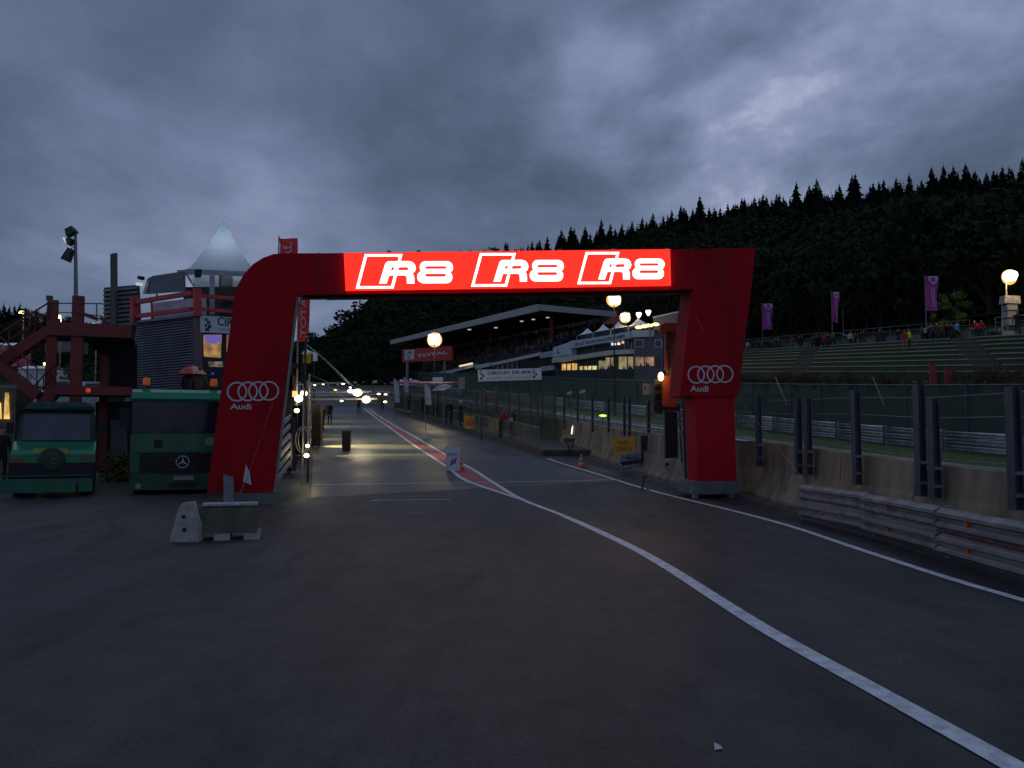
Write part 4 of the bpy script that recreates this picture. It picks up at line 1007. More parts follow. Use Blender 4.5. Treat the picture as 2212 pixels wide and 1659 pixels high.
POSES = {
 'stand': dict(),
 'relax': dict(el=[(-.27, .02, 1.16), (.25, .03, 1.14)], wr=[(-.24, -.08, .92), (.16, -.16, 1.05)], kn=[(-.11, -.05, .5), (.13, 0, .5)]),
 'arms_up': dict(el=[(-.24, -.16, 1.22), (.24, -.16, 1.22)], wr=[(-.10, -.28, 1.40), (.10, -.28, 1.40)]),
 'walk': dict(el=[(-.24, .14, 1.18), (.24, -.08, 1.16)], wr=[(-.23, .02, .95), (.21, -.26, 1.0)], kn=[(-.10, -.20, .52), (.10, .03, .50)], an=[(-.10, -.12, .12), (.10, .30, .14)]),
 'lean': dict(shift=[('spine', -.05), ('chest', -.14), ('neck', -.2), ('head', -.24)], el=[(-.24, -.28, 1.12), (.24, -.28, 1.12)], wr=[(-.12, -.45, 1.05), (.12, -.45, 1.05)]),
 'sit': dict(sit=True, el=[(-.25, -.06, .72), (.25, -.06, .72)], wr=[(-.14, -.3, .66), (.14, -.3, .66)]),
}
def person_mesh(pose, fingers=False):
    """one continuous skinned body; polygons get slots: 0 skin, 1 jacket, 2 trousers, 3 shoes, 4 hair"""
    if (pose, fingers) in PM: return PM[(pose, fingers)]
    p = POSES[pose]; dz = -.44 if p.get('sit') else 0; sh = dict(p.get('shift', []))
    V = []; E = []; Rr = []; zone = []
    def n(co, r, z, par=None):
        V.append(Vector(co)); Rr.append(r if isinstance(r, tuple) else (r, r)); zone.append(z); i = len(V)-1
        if par is not None: E.append((par, i))
        return i
    def y(k): return sh.get(k, 0)
    pel = n((0, 0, .95+dz), (.155, .115), 2)
    spi = n((0, y('spine'), 1.14+dz), (.15, .11), 1, pel); che = n((0, y('chest'), 1.34+dz), (.175, .12), 1, spi)
    nb = n((0, y('neck')+.005, 1.46+dz), (.085, .075), 1, che); nk = n((0, y('neck'), 1.52+dz), .055, 0, nb)
    hd = n((0, y('head')-.012, 1.60+dz), (.075, .088), 0, nk); ht = n((0, y('head')-.002, 1.69+dz), (.076, .09), 4, hd)
    n((0, y('head')+.0, 1.745+dz), .05, 4, ht)
    n((0, y('head')-.105, 1.605+dz), .016, 0, hd)
    el = p.get('el', [(-.27, .03, 1.15), (.27, .03, 1.15)]); wr = p.get('wr', [(-.27, -.05, .90), (.27, -.05, .90)])
    kn = p.get('kn', [(-.11, -.02, .50), (.11, -.02, .50)]); an = p.get('an', [(-.115, .03, .09), (.115, .03, .09)])
    if p.get('sit'): kn = [(-.13, -.44, .50), (.13, -.44, .50)]; an = [(-.13, -.42, .09), (.13, -.42, .09)]
    ends = []
    for s, e, w, k, a in ((-1, el[0], wr[0], kn[0], an[0]), (1, el[1], wr[1], kn[1], an[1])):
        so = n((s*.185, y('chest')+y('neck')*.2, 1.42+dz), .068, 1, che); e_ = n(e, .05, 1, so); w_ = n(w, .036, 1, e_)
        d = (Vector(w)-Vector(e)).normalized(); h1 = n(Vector(w)+d*.05, (.036, .022), 0, w_); h2 = n(Vector(w)+d*.10, (.038, .016), 0, h1)
        ends.append((Vector(w)+d*.10, d, s))
        hp = n((s*.095, 0, .88+dz), .098, 2, pel); k_ = n(k, .066, 2, hp); a_ = n(a, .046, 2, k_)
        n((a[0]+s*.01, a[1]+.02, .045 if a[2] < .12 else a[2]-.05), .042, 3, a_)
        n((a[0]+s*.03, a[1]-.15, .035 if a[2] < .12 else a[2]-.06), .04, 3, a_)
    me = bpy.data.meshes.new('p'); me.from_pydata([tuple(v) for v in V], E, []); me.update()
    ob = bpy.data.objects.new('p', me); COL.objects.link(ob)
    sk = ob.modifiers.new('s', 'SKIN'); sk.use_smooth_shade = True
    for i, q in enumerate(me.skin_vertices[0].data): q.radius = Rr[i]; q.use_root = (i == 0)
    sb = ob.modifiers.new('b', 'SUBSURF'); sb.levels = 2 if fingers else 1; sb.render_levels = sb.levels
    bpy.context.view_layer.update()
    m = bpy.data.meshes.new_from_object(ob.evaluated_get(bpy.context.evaluated_depsgraph_get()))
    bpy.data.objects.remove(ob)
    segs = [(V[a], V[b], zone[b], zone[a]) for a, b in E]
    for poly in m.polygons:
        c = poly.center; best = 9; z = 1
        for a, b, zb, za in segs:
            d = b-a; t = max(0, min(1, (c-a).dot(d)/max(1e-9, d.dot(d)))); dd = (c-(a+d*t)).length
            if dd < best: best = dd; z = zb if t > .45 else za
        hc = Vector((0, y('head'), 1.62+dz))
        if z in (0, 4) and c.z > 1.5+dz and abs(c.x) < .12 and abs(c.y-y('head')) < .13:
            z = 4 if (c.z > 1.685+dz or (c.y > hc.y+.02 and c.z > 1.56+dz)) else 0
        poly.material_index = z
    bmm = bmesh.new(); bmm.from_mesh(m)
    for co, d, s in ends:
        sd = d.orthogonal().normalized(); sd = Vector((0, 1, 0)).cross(d).cross(d)
        sd = Vector((0, -1, 0)) if sd.length < .1 else sd.normalized(); nrm = d.cross(sd)
        for j in range(5):
            if j < 4: st = co+sd*(.027-.018*j)-d*.012; ln = (.062, .072, .068, .052)[j]; dirs = [d, (d-nrm*s*.35).normalized()]
            else: st = co-d*.06+sd*.035; ln = .05; dirs = [(d*.7+sd*.7).normalized(), (d*.95+sd*.3).normalized()]
            pts = [st, st+dirs[0]*ln*.5, st+dirs[0]*ln*.5+dirs[1]*ln*.5]; t = MB(); t.tube(pts, [.0092, .0085, .006], 5)
            vs = [bmm.verts.new(q) for q in t.v]
            for f in t.f: bmm.faces.new([vs[i] for i in f]).material_index = 0
    bmm.to_mesh(m); bmm.free()
    for k in range(5): m.materials.append(SKIN)
    m.polygons.foreach_set('use_smooth', [True]*len(m.polygons)); m.name = 'person'
    PM[(pose, fingers)] = m; return m
def person(loc, rz, pose, jacket, trousers, label, group=None, hat=None, h=1.0, fingers=False, bag=None, hair=None):
    m = person_mesh(pose, fingers); o = bpy.data.objects.new('person', m); COL.objects.link(o)
    o.location = loc; o.rotation_euler = (0, 0, rz); o.scale = (h, h, h)
    for i, mm in enumerate((SKIN, CL[jacket], CL[trousers], SHOE, hair or HAIR)):
        o.material_slots[i].link = 'OBJECT'; o.material_slots[i].material = mm
    tag(o, label, 'person', group); OFF[o.name] = Vector((0, 0, 0))
    p = POSES[pose]; dz = -.44 if p.get('sit') else 0; hy = dict(p.get('shift', [])).get('head', 0)
    if hat:
        mb = MB(); mb.lathe([(.118, 0), (.112, .05), (.09, .10), (.05, .13), (.01, .14)], (0, hy, 1.67+dz), 14)
        mb.box((0, hy-.13, 1.675+dz), (.15, .10, .012)); c = mb.build('hat', CL[hat], o, local=True)
    return o

# ------------------------------------------------------------------ pit lane, left side
def pit_garages():
    A = P(560, 900, 24.5); pts = [(-9.1, 35.5), (-12.2, 46), (-20.2, 71), (-30.5, 100), (-46, 145)]
    root = thing('pit_building', (pts[0][0], pts[0][1], g(29)), 'long dark pit building running uphill along the left of the pit lane', 'building')
    dk = mat('pit_facade', (.05, .045, .045), .7, var=.3); band_m = mat('pit_fascia', (.20, .06, .06), .5)
    mb = MB(); mf = MB(); ml = MB()
    H = lambda y: 5.2
    for (a, b) in zip(pts[:-1], pts[1:]):
        for (m_, z0, z1, off) in ((mb, 0, 4.0, 0), (mf, 3.1, 3.7, .12), (ml, 4.0, 4.2, .25)):
            p0 = Vector((a[0]+off, a[1], g(a[1])+z0)); p1 = Vector((b[0]+off, b[1], g(b[1])+z0)); h = z1-z0
            m_.add([p0, p1, p1+Vector((0, 0, h)), p0+Vector((0, 0, h)), p0+Vector((-6-off, 0, 0)), p1+Vector((-6-off, 0, 0)), p1+Vector((-6-off, 0, h)), p0+Vector((-6-off, 0, h))],
                   [(0, 1, 2, 3), (4, 7, 6, 5), (0, 3, 7, 4), (1, 5, 6, 2), (3, 2, 6, 7)])
    mb.build('wall', dk, root); mf.build('fascia', band_m, root); ml.build('roof', mat('pit_roof', (.05, .05, .055), .6), root)
    # open garage doors with warm light inside, the light falls across the lane
    gm = lit_noise('garage_glow', (.5, .34, .12), (1.0, .8, .42), 1.1, .8)
    def X(y): return float(np.interp(y, [q[1] for q in pts], [q[0] for q in pts]))
    for y, w in ((40.5, 1.0), (47.2, 2.2), (53, 1.6), (58, 1.5), (66, 2.4), (74, 2), (84, 3)):
        mb = MB(); x0, x1 = X(y-w/2)+.01, X(y+w/2)+.01
        mb.add([(x0, y-w/2, g(y)+.1), (x1, y+w/2, g(y)+.1), (x1, y+w/2, g(y)+2.7), (x0, y-w/2, g(y)+2.7)], [(0, 1, 2, 3)])
        dr = mb.build('garage_door', gm, root)
        l = lamp('garage_lamp', (X(y)+.5, y, g(y)+2.5), {40.5: 2600, 47.2: 5200, 53: 900, 58: 700, 66: 4200}.get(y, 1500), (1, .74, .30), .12, root, spot=44, aim=(X(y)+4.2, y-.4, g(y)))
pit_garages()
def lane_gear():
    # dark clutter and lit equipment close to the pit building: trolleys, poles, tyres
    gearm = mat('gear_dark', (.02, .02, .022), .7); chrome = mat('pipe_chrome', (.5, .48, .42), .35, .7)
    yl = mat('lamp_yellow', (.8, .7, .4), .3, emit=(1, .82, .42), es=7.0); wl = mat('lamp_warm', (.8, .7, .5), .3, emit=(1, .86, .5), es=8.0)
    ol = mat('lamp_orange', (.8, .4, .1), .3, emit=(1, .50, .13), es=1.6); gl = mat('lamp_green', (.5, .8, .2), .3, emit=(.75, .95, .18), es=1.8)
    # overhead booms
    pts = []
    for i, (y0, px1, py, D, hh) in enumerate(((0, 803, 846, 56, 0), (0, 815, 861, 50, 0), (0, 745, 827, 70, 0), (0, 812, 852, 61, 0))):
        a = P(664+i*2, py+2, D); b = P(px1, py, D)
        root = thing('pit_boom', (a.x, D, g(D)), ['upper white pit boom reaching over the lane with a bright lamp at its end', 'lowest white pit boom over the lane ending in a bright lamp', 'farthest thin pit boom over the lane carrying small lights', 'thin grey pit boom between the two lamp booms'][i], 'boom')
        mb = MB(); mb.tube([a, b], .06, 6); mb.build('arm', mat('boom_white', (.5, .52, .55), .4, .2), root)
        mb = MB(); mb.tube([(a.x, D, g(D)), (a.x, D, a.z+.8)], .07, 6); mb.build('mast', chrome, root)
        mb = MB(); mb.tube([(a.x, D, a.z+.75), a.lerp(b, .6)], .02, 5); mb.build('stay', chrome, root)
        if i in (0, 1):
            mb = MB(); c = P((772, 791)[i], (846, 861)[i]+2, D); mb.ball(c, (.27, .24)[i], 8, (1.15 if i == 0 else 1, .6, .85)); hd = mb.build('lamp_head', wl, root)
            mb = MB(); mb.box(c+Vector((0, .2, .05)), (.6, .1, .4)); mb.build('housing', gearm, hd)
            lamp('boom_lamp', c+Vector((0, -.5, -.3)), 40, (1, .82, .5), .3, root)
        if i == 0:
            mb = MB(); mb.ball(P(757, 845, D), .17, 6, (1.4, .7, .8)); mb.build('lamp_head', mat('lamp_violet', (.5, .4, .8), .4, emit=(.75, .55, 1), es=2), root)
    # small lights beyond
    for (px, py, D, r_, m_, lb) in ((822, 955, 0, 0, None, ''),):
        pass
    SM = [(698, 830, 85, .12, wl, 'small white'), (741, 829, 90, .2, yl, 'small round yellow'), (725, 842, 80, .18, gl, 'small lime green'), (757, 845-8, 88, .16, yl, 'small flat yellow'),
          (738, 866, 60, .12, yl, 'low dim yellow'), (818, 851, 75, .16, yl, 'right-hand yellow'), (833, 852, 75, .14, yl, 'far right yellow'), (832, 868, 60, .14, yl, 'low right yellow'), (680, 832, 60, .09, wl, 'tiny white')]
    for (px, py, D, r_, m_, lb) in SM:
        c = P(px, py, D); root = thing('marker_lamp', (c.x, D, g(D)), lb+' light in the pit lane distance', 'lamp', 'small lights far up the pit lane')
        mb = MB(); mb.ball(c, r_*.62, 6, (1.5, .7, .7)); mb.build('lamp_head', m_, root)
        mb = MB(); mb.tube([(c.x, D+.1, g(D)) if px in (680, 698, 818) else (c.x, D+.1, c.z+.7), (c.x, D+.1, c.z)], .012, 4); mb.build('post', gearm, root)
    # the timing stand on the left: lit orange box, bright lamps, hoses
    c = P(632, 851, 38); root = thing('orange_light_box', (c.x, 38, g(38)), 'glowing orange box lamp beside the left arch leg', 'lamp')
    mb = MB(); mb.box(c, (.34, .1, .26)); mb.build('lamp_head', ol, root); mb = MB(); mb.tube([(c.x, 38.1, g(38)), (c.x, 38.1, c.z)], .03, 5); mb.build('post', gearm, root)
    for (px, py, D, r_, lb, pw) in ((645, 861, 42, .19, 'big warm lamp low beside the left arch leg', 45), (656, 850, 46, .17, 'bright lamp above and right of the big one beside the arch leg', 60), (641, 887, 36, .10, 'small yellow work lamp below the bright pair', 10), (664, 963, 27.5, .06, 'work lamp on the ground by the wire loop', 4), (662, 984, 26.8, .075, 'lowest work lamp on the ground near the white railing', 6), (621, 830, 36, .08, 'small lamp at the edge of the left arch leg', 5)):
        c = P(px, py, D); root = thing('work_lamp', (c.x, D, g(D)), lb, 'lamp', 'work lamps by the pit building')
        mb = MB(); mb.ball(c, r_, 7, (1.1, .6, .9)); hd = mb.build('lamp_head', wl if r_ > .16 else yl, root)
        mb = MB(); mb.box(c+Vector((0, r_*.7, 0)), (r_*2, .06, r_*1.7)); mb.build('housing', gearm, hd)
        mb = MB(); mb.tube([(c.x, D+.15, g(D)), (c.x, D+.15, c.z)], .025, 5); mb.build('stand', gearm, root)
        lamp('work_light', c+Vector((.15, -.45, .1)), pw, (1, .8, .42), .2, root)
    # coiled hose loop and pipes
    c = P(655, 950, 27); root = thing('hose_reel', (c.x, 27, g(27)), 'looped pale hose hanging on a pole beside the lamps', 'hose')
    mb = MB(); mb.tube([c+Vector((.24*math.cos(t), 0, .42*math.sin(t))) for t in np.linspace(0, 2*math.pi, 20)], .018, 5); mb.tube([c+Vector((.16*math.cos(t), .02, .36*math.sin(t))) for t in np.linspace(0, 2*math.pi, 20)], .014, 5); mb.build('hose', chrome, root)
    mb = MB(); mb.tube([(c.x-.02, 27, g(27)), (c.x, 27, P(655, 838, 27).z)], .03, 6); mb.tube([P(655, 838, 27)+Vector((.14*math.cos(t)-.14, 0, .16*math.sin(t))) for t in np.linspace(0, math.pi*1.2, 10)], .02, 5); mb.build('pole', chrome, root)
    # grey-lit clutter rack (signal/tyre trolley)
    for (px, w, y0, y1, D, m_, lb) in ((622, .5, 895, 1000, 31, gearm, 'dark equipment cabinet beside the left arch leg'), (648, .6, 872, 935, 40, gearm, 'lit trolley with small lamps beside the left arch leg'), (686, .5, 870, 930, 46, mat('gear_brown', (.05, .035, .02), .7), 'brown shrouded equipment stack at the lane edge')):
        a = P(px, y0, D); z0 = g(D); h = a.z-z0; root = thing('equipment_rack', (a.x, D, z0), lb, 'equipment')
        mb = MB(); mb.box((a.x, D, z0+h*.5), (w, .6, h*.92), taper=.9); mb.build('cabinet', m_, root)
        for k in range(3):
            mb = MB(); mb.box((a.x, D-.31, z0+h*(.25+.25*k)), (w*.8, .03, .05)); mb.build('shelf', gearm, root)
        for s in (-1, 1):
            mb = MB(); mb.lathe([(.06, -.02), (.07, 0), (.06, .02)], (a.x+s*w*.35, D-.3, z0+.07), 10, 'x'); mb.build('castor', TYRE, root)
    # blue hose line crossing from a mast to the lane
    a = P(660, 742, 44); b = P(764, 838, 58); root = thing('air_line', (a.x, 44, g(44)), 'blue overhead air line sloping down across the dark trees', 'hose')
    mb = MB(); mb.tube([a, a.lerp(b, .33)+Vector((0, 0, .10)), a.lerp(b, .66)+Vector((0, 0, .06)), b], [.03, .05, .075, .09], 6); mb.build('line', mat('line_blue', (.04, .16, .26), .5, var=.1), root)
    mb = MB(); mb.tube([(a.x, 44, g(44)), a+Vector((0, 0, .6))], .06, 6); mb.build('mast', gearm, root)
    # small roofs and sign shapes near the pit building
    for (x0, y0, x1, y1, D, m_, nm, lb) in ((650, 752, 674, 764, 52, TENTW, 'awning', 'small white pointed awning above the yellow panel'), (655, 765, 672, 784, 50, mat('panel_yellow', (.30, .24, .02), .5), 'notice_board', 'small dull yellow panel by the pit building'),
                                            (676, 760, 686, 780, 60, TENTW, 'notice_board', 'small pale panel right of the yellow one')):
        a = P(x0, y1, D); b = P(x1, y0, D); root = thing(nm, (a.x, D, a.z-1.2), lb, nm.replace('_', ' '))
        mb = MB()
        if nm == 'awning': mb.add([(a.x, D, a.z), (b.x, D, a.z+.1), (b.x, D+1, a.z+.1), (a.x, D+1, a.z), ((a.x*.7+b.x*.3), D+.5, b.z)], [(0, 1, 4), (1, 2, 4), (2, 3, 4), (3, 0, 4), (3, 2, 1, 0)])
        else: mb.box(((a.x+b.x)/2, D, (a.z+b.z)/2), (b.x-a.x, .06, b.z-a.z))
        mb.build('panel', m_, root); mb = MB(); mb.tube([(a.x+.05, D+.1, g(D)), (a.x+.05, D+.1, b.z-.05)], .04, 5); mb.build('post', gearm, root)
lane_gear()
def dark_bin():
    b = G(748, 975); t = P(748, 930, b.y); h = t.z-b.z
    root = thing('dark_bin', b, 'narrow black bin standing alone in the wet pit lane', 'bin')
    mb = MB(); mb.box((b.x, b.y, b.z+h*.47), (.37, .36, h*.9), taper=1.06); mb.build('body', BLACKM, root)
    mb = MB(); mb.box((b.x, b.y, b.z+h*.95), (.42, .41, h*.08), taper=.92); mb.build('lid', BLACKM, root)
    for s in (-1, 1):
        mb = MB(); mb.lathe([(.04, -.02), (.05, 0), (.04, .02)], (b.x+s*.15, b.y+.16, b.z+.045), 10, 'x'); mb.build('wheel', TYRE, root)
dark_bin()
def crew():
    b = G(712, 915); person(b, R(30), 'relax', 'black', 'black', 'person in dark clothes standing alone in the middle of the pit lane', fingers=True)
    b = G(722-25, 928); person(b, R(80), 'lean', 'brown', 'black', 'person in brown jacket bending over beside the equipment stack', fingers=True)
    b = G(838-22, 884)
    person(G(760+66, 886), R(200), 'stand', 'khaki', 'black', 'person in pale jacket standing far up the pit lane by the right lamps')
    person(G(843+2, 880), R(150), 'walk', 'black', 'jeans', 'person in black jacket walking far up the pit lane')
    person(G(775, 893), R(20), 'lean', 'red', 'black', 'person in red jacket crouched over under the bright boom lamps')
    person(Vector((P(405, 860, 28.3).x, 28.4, P(405, 905, 27.6).z-.02)), R(170), 'relax', 'black', 'black', 'left of two people in black sheltering under the red umbrella')
    person(Vector((P(427, 860, 28.3).x, 28.4, P(405, 905, 27.6).z-.02)), R(200), 'stand', 'brown', 'black', 'right of two people sheltering under the red umbrella')
crew()
def white_railing():
    # stacked white barrier panels beside the left leg
    root = thing('white_railing', P(592, 1085, 22.6), 'bent white slatted railing right behind the left arch leg', 'railing')
    wm = mat('railing_white', (.42, .41, .36), .5, .1, var=.2)
    for i in range(6):
        y0 = 1046-22*i; mb = MB(); a = P(592-i*.6, y0, 21.6); b = P(626, y0-48+i*2.5, 25.2); mb.bar(a, b, .05, .12); mb.build('slat', wm, root)
    for px, y0, y1, D in ((628, 938, 1010, 25.3), (597, 925, 1090, 21.7)):
        mb = MB(); mb.bar(P(px, y0, D), P(px-(0 if px > 600 else -3), y1, D), .06); mb.build('post', wm, root)
white_railing()
def red_flag(px0, px1, py0, py1, D, label, letters):
    a = P(px0, py0, D); b = P(px1, py1, D); base = g(D)
    root = thing('flag', (a.x, D, base), label, 'flag')
    mb = MB(); mb.tube([(a.x-.03, D, base), (a.x-.03, D, a.z+.1)], [.06, .035], 6); mb.build('pole', GREYM, root)
    mb = MB(); n = 10; vs = []
    for i in range(n+1):
        z = a.z+(b.z-a.z)*i/n; sh_ = .05*math.sin(i*1.3); taper = 1 if i < n-2 else 1-.25*(i-n+2)
        for j in range(5): vs.append((a.x+(b.x-a.x)*j/4*taper, D+.08*math.sin(j*1.5+i*.7)+sh_, z))
    mb.add(vs, [(i*5+j, i*5+j+1, (i+1)*5+j+1, (i+1)*5+j) for i in range(n) for j in range(4)]); cl = mb.build('cloth', mat('flag_red', (.80, .05, .045), .6, var=.12), root)
    F = frame(Vector((a.x, D-.16, 0)), Vector((b.x, D-.16, 0))); w = b.x-a.x
    mb = MB(F); mb.text(letters, w*.25, (b.z+.2), w*.75, a.z-.2, 0, rot=90, bold=.02); mb.build('lettering', mat('flag_print', (.6, .42, .45), .6), cl)
red_flag(604, 641, 515, 640, 40, 'red vertical flag rising above the arch beam near its left shoulder', 'TOTAL')
red_flag(646, 668, 620, 738, 42, 'red vertical flag seen under the arch beam beside the left leg', 'TOTAL')

# ------------------------------------------------------------------ raised walkway along the pit wall, railings, people
KERB = [gxy(*p) for p in [(1170, 985), (1107, 964), (1053, 947), (971, 922), (902, 898), (862, 882), (838, 871)]]
KERB = sorted(smooth_poly(KERB, 4), key=lambda q: q[1])
def kerb_x(y): return float(np.interp(y, [q[1] for q in KERB], [q[0] for q in KERB]))
def walkway():
    y0 = KERB[0][1]; ys = [y0]+list(np.arange(math.ceil(y0), KERB[-1][1], 1.0)); mb = MB(); h = .27; vs = []
    for y in ys:
        x = kerb_x(y); x1 = foot_x(y)-.03; z = g(y); vs += [(x, y, z-.02), (x+.03, y, z+h), (x1, y, z+h), (x1, y, z-.02)]
    n = len(ys); fs = [(4*i+j, 4*i+j+1, 4*i+j+5, 4*i+j+4) for i in range(n-1) for j in range(3)]+[(0, 3, 2, 1)]
    mb.add(vs, fs); tag(mb.build('walkway', mat('walkway_concrete', (.075, .068, .05), .8, var=.3, bump=.3, scale=2)), kind='structure')
walkway()
def zw(y): return g(y)+.27
def railing():
    root = thing('railing', (kerb_x(42)+.25, 42, zw(42)), 'grey crowd railing running along the edge of the raised walkway', 'railing')
    rm = mat('railing_grey', (.24, .24, .22), .5, .4); ys = np.arange(KERB[0][1]+1.2, 66, 2.2)
    pts = [Vector((kerb_x(y)+.22+.1*math.sin(y*2.1), y, zw(y))) for y in ys]
    for i, (a, b) in enumerate(zip(pts[:-1], pts[1:])):
        b = a.lerp(b, .93); t = Vector((0, 0, 1.02)); l = Vector((0, 0, .18))
        mb = MB(); mb.tube([a+l*.2, a+t, b+t, b+l*.2], .022, 5); mb.tube([a+l, b+l], .018, 5); mb.build('frame', rm, root)
        if i < 9:
            mb = MB()
            for k in range(1, 9): c = a.lerp(b, k/9); mb.tube([c+l, c+t], .009, 4)
            mb.build('bars', rm, root)
railing()
def pit_people():
    K = []
    def on(px, py, dx=None):      # stands on the walkway: find depth where px crosses the walkway
        lo = None
        for y in np.arange(KERB[0][1]+.2, 110, .1):
            r = ray(px, py); x = r.x/r.y*y; z = CAMZ+r.z/r.y*y
            if z <= zw(y): lo = y; break
        lo = lo or 60
        return Vector((ray(px, py).x/ray(px, py).y*lo, lo, zw(lo)))
    person(on(1080, 946), R(75), 'lean', 'red', 'olive', 'person in red jacket leaning over the walkway railing beside the pale yellow cloth', fingers=True)
    person(on(1102, 946)+Vector((.15, .3, 0)), R(-60), 'relax', 'olive', 'black', 'person in olive clothes right of the one in the red jacket', fingers=True)
    person(on(995, 921), R(90), 'arms_up', 'black', 'black', 'person in black with white cap behind the orange yellow board', hat='white', fingers=True, h=1.05)
    person(on(955, 912)+Vector((.3, 0, 0)), R(100), 'lean', 'navy', 'jeans', 'person in navy jacket bending over the railing on the walkway', fingers=True)
    person(on(968, 914)+Vector((.2, .5, 0)), R(60), 'relax', 'black', 'black', 'person in black next to the bending one in navy', fingers=True)
    for i, (px, py, j, ht, lb) in enumerate(((903, 893, 'black', 'white', 'person in black with white cap left of the white feather banner'), (911, 895, 'khaki', None, 'person in khaki just left of the white feather banner'),
              (930, 899, 'grey', 'white', 'person in grey with white cap right of the feather banner'), (936, 897, 'yellow', 'white', 'person in dull yellow vest near the awning corner'),
              (876, 886, 'grey', None, 'person in grey at the far bend of the walkway'), (861, 882, 'orange', 'khaki', 'person in orange near the warm lamp at the far end of the walkway'), (849, 879, 'white', None, 'person in white shirt at the far end of the walkway'))):
        person(on(px, py)+Vector((.4, 0, 0)), R(90+20*i), ['stand', 'relax', 'walk'][i % 3], j, 'black', lb, hat=ht)
    # marshals in orange behind the fence
    for px, py, lb in ((1046, 849, 'left of two people in orange jackets seen over the fence below the circuit sign'), (1071, 848, 'right of two people in orange jackets seen over the fence below the circuit sign')):
        D = 74; t = P(px, py-8, D); person(Vector((t.x, D, t.z-1.72)), R(10), 'relax', 'orange', 'orange', lb, hat='orange')
        q = P(px, 850, D)
    D = 74; a = P(1030, 870, D); b = P(1090, 870, D); z = P(1050, 841, D).z-1.72
    mb = MB(); mb.box(((a.x+b.x)/2, D+.2, (z+g(D))/2-.03), (b.x-a.x, 1.6, z-g(D))); o = mb.build('marshal_platform', mat('marshal_green', (.03, .05, .045), .8), off=((a.x+b.x)/2, D, g(D)))
    tag(o, 'dark marshal platform behind the fence carrying two people in orange', 'platform')
    # orange yellow striped board
    b = on(1014, 926); root = thing('warning_board', b, 'upright orange and yellow notched board on the walkway edge', 'board')
    F = frame(b+Vector((-.3, -.25, 0)), b+Vector((.3, -.25, 0))) @ Matrix.Translation((0, b.z, 0)); k = b.y/1853; w = 21*k; h = 31*k
    mb = MB(F); mb.plate([(.0, .0), (w, 0), (w*.96, h*.97), (w*.72, h*.84), (w*.48, h*.9), (w*.2, h*.84), (-.05, h)], -.04, 0); p = mb.build('panel', mat('board_yellow', (.80, .42, .04), .5, var=.2), root)
    for z0, z1 in ((.22, .48), (.52, .62), (.68, .76)):
        mb = MB(F); mb.rect(w*.08, h*z0, w*.9, h*z1, .001, .01); mb.build('stripe', mat('board_orange', (.62, .12, .02), .5), p)
    # pale yellow cloth on the railing
    b = on(1080, 930); D = b.y-1.2; root = thing('cloth_banner', P(1065, 940, D), 'pale yellow cloth hanging on the walkway railing', 'cloth')
    mb = MB(); vs = [P(x, y, D+.05*math.sin(i*2)) for i, (x, y) in enumerate([(1055, 908), (1066, 905), (1077, 905), (1079, 920), (1078, 934), (1067, 940), (1052, 931), (1055, 920)])]
    mb.ext(vs, (0, .03, 0)); mb.build('cloth', mat('cloth_pale_yellow', (.42, .38, .18), .8, var=.2, bump=.3), root)
    # white camera on tripod near the red marshal
    b = on(1105, 945); D = b.y-.6; root = thing('tripod_camera', (P(1104, 940, D).x, D, zw(D)), 'pale wrapped camera on a tripod at the walkway railing', 'camera')
    c = P(1104, 906, D); mb = MB(); mb.box(c, (.22, .3, .2)); mb.build('camera_body', mat('wrap_white', (.4, .4, .38), .6), root)
    for a in range(3):
        t = 2.1*a; mb = MB(); mb.tube([c, (c.x+.3*math.cos(t), D+.3*math.sin(t), zw(D))], .015, 5); mb.build('leg', BLACKM, root)
pit_people()
def feather(px, y0, y1, D, lb, blue=False):
    a = P(px, y0, D); b = P(px, y1, D); root = thing('feather_banner', (b.x, D, b.z), lb, 'banner')
    mb = MB(); h = a.z-b.z; vs = []; n = 10
    for i in range(n+1):
        t = i/n; z = b.z+.1+(h-.1)*t; w = .42*(1 if t < .7 else math.cos((t-.7)/.3*1.4)); xo = -.12*t
        vs += [(b.x+xo, D, z), (b.x+xo+w*.5, D+.03*math.sin(i), z), (b.x+xo+w, D, z)]
    fs = [(3*i+j, 3*i+j+1, 3*i+j+4, 3*i+j+3) for i in range(n) for j in range(2)]; mb.add(vs, fs); mb.build('cloth', mat('feather_white', (.42, .46, .54), .6), root)
    mb = MB(); mb.tube([(b.x, D, g(D)), (b.x-.12, D, a.z+.05)], .025, 5); mb.build('pole', GREYM, root)
feather(920, 828, 878, 62, 'white feather banner standing on the walkway between spectators'); feather(853, 818, 872, 74, 'tilted white feather banner far up the pit lane'); feather(874, 815, 850, 84, 'small pale feather banner behind the red awning')
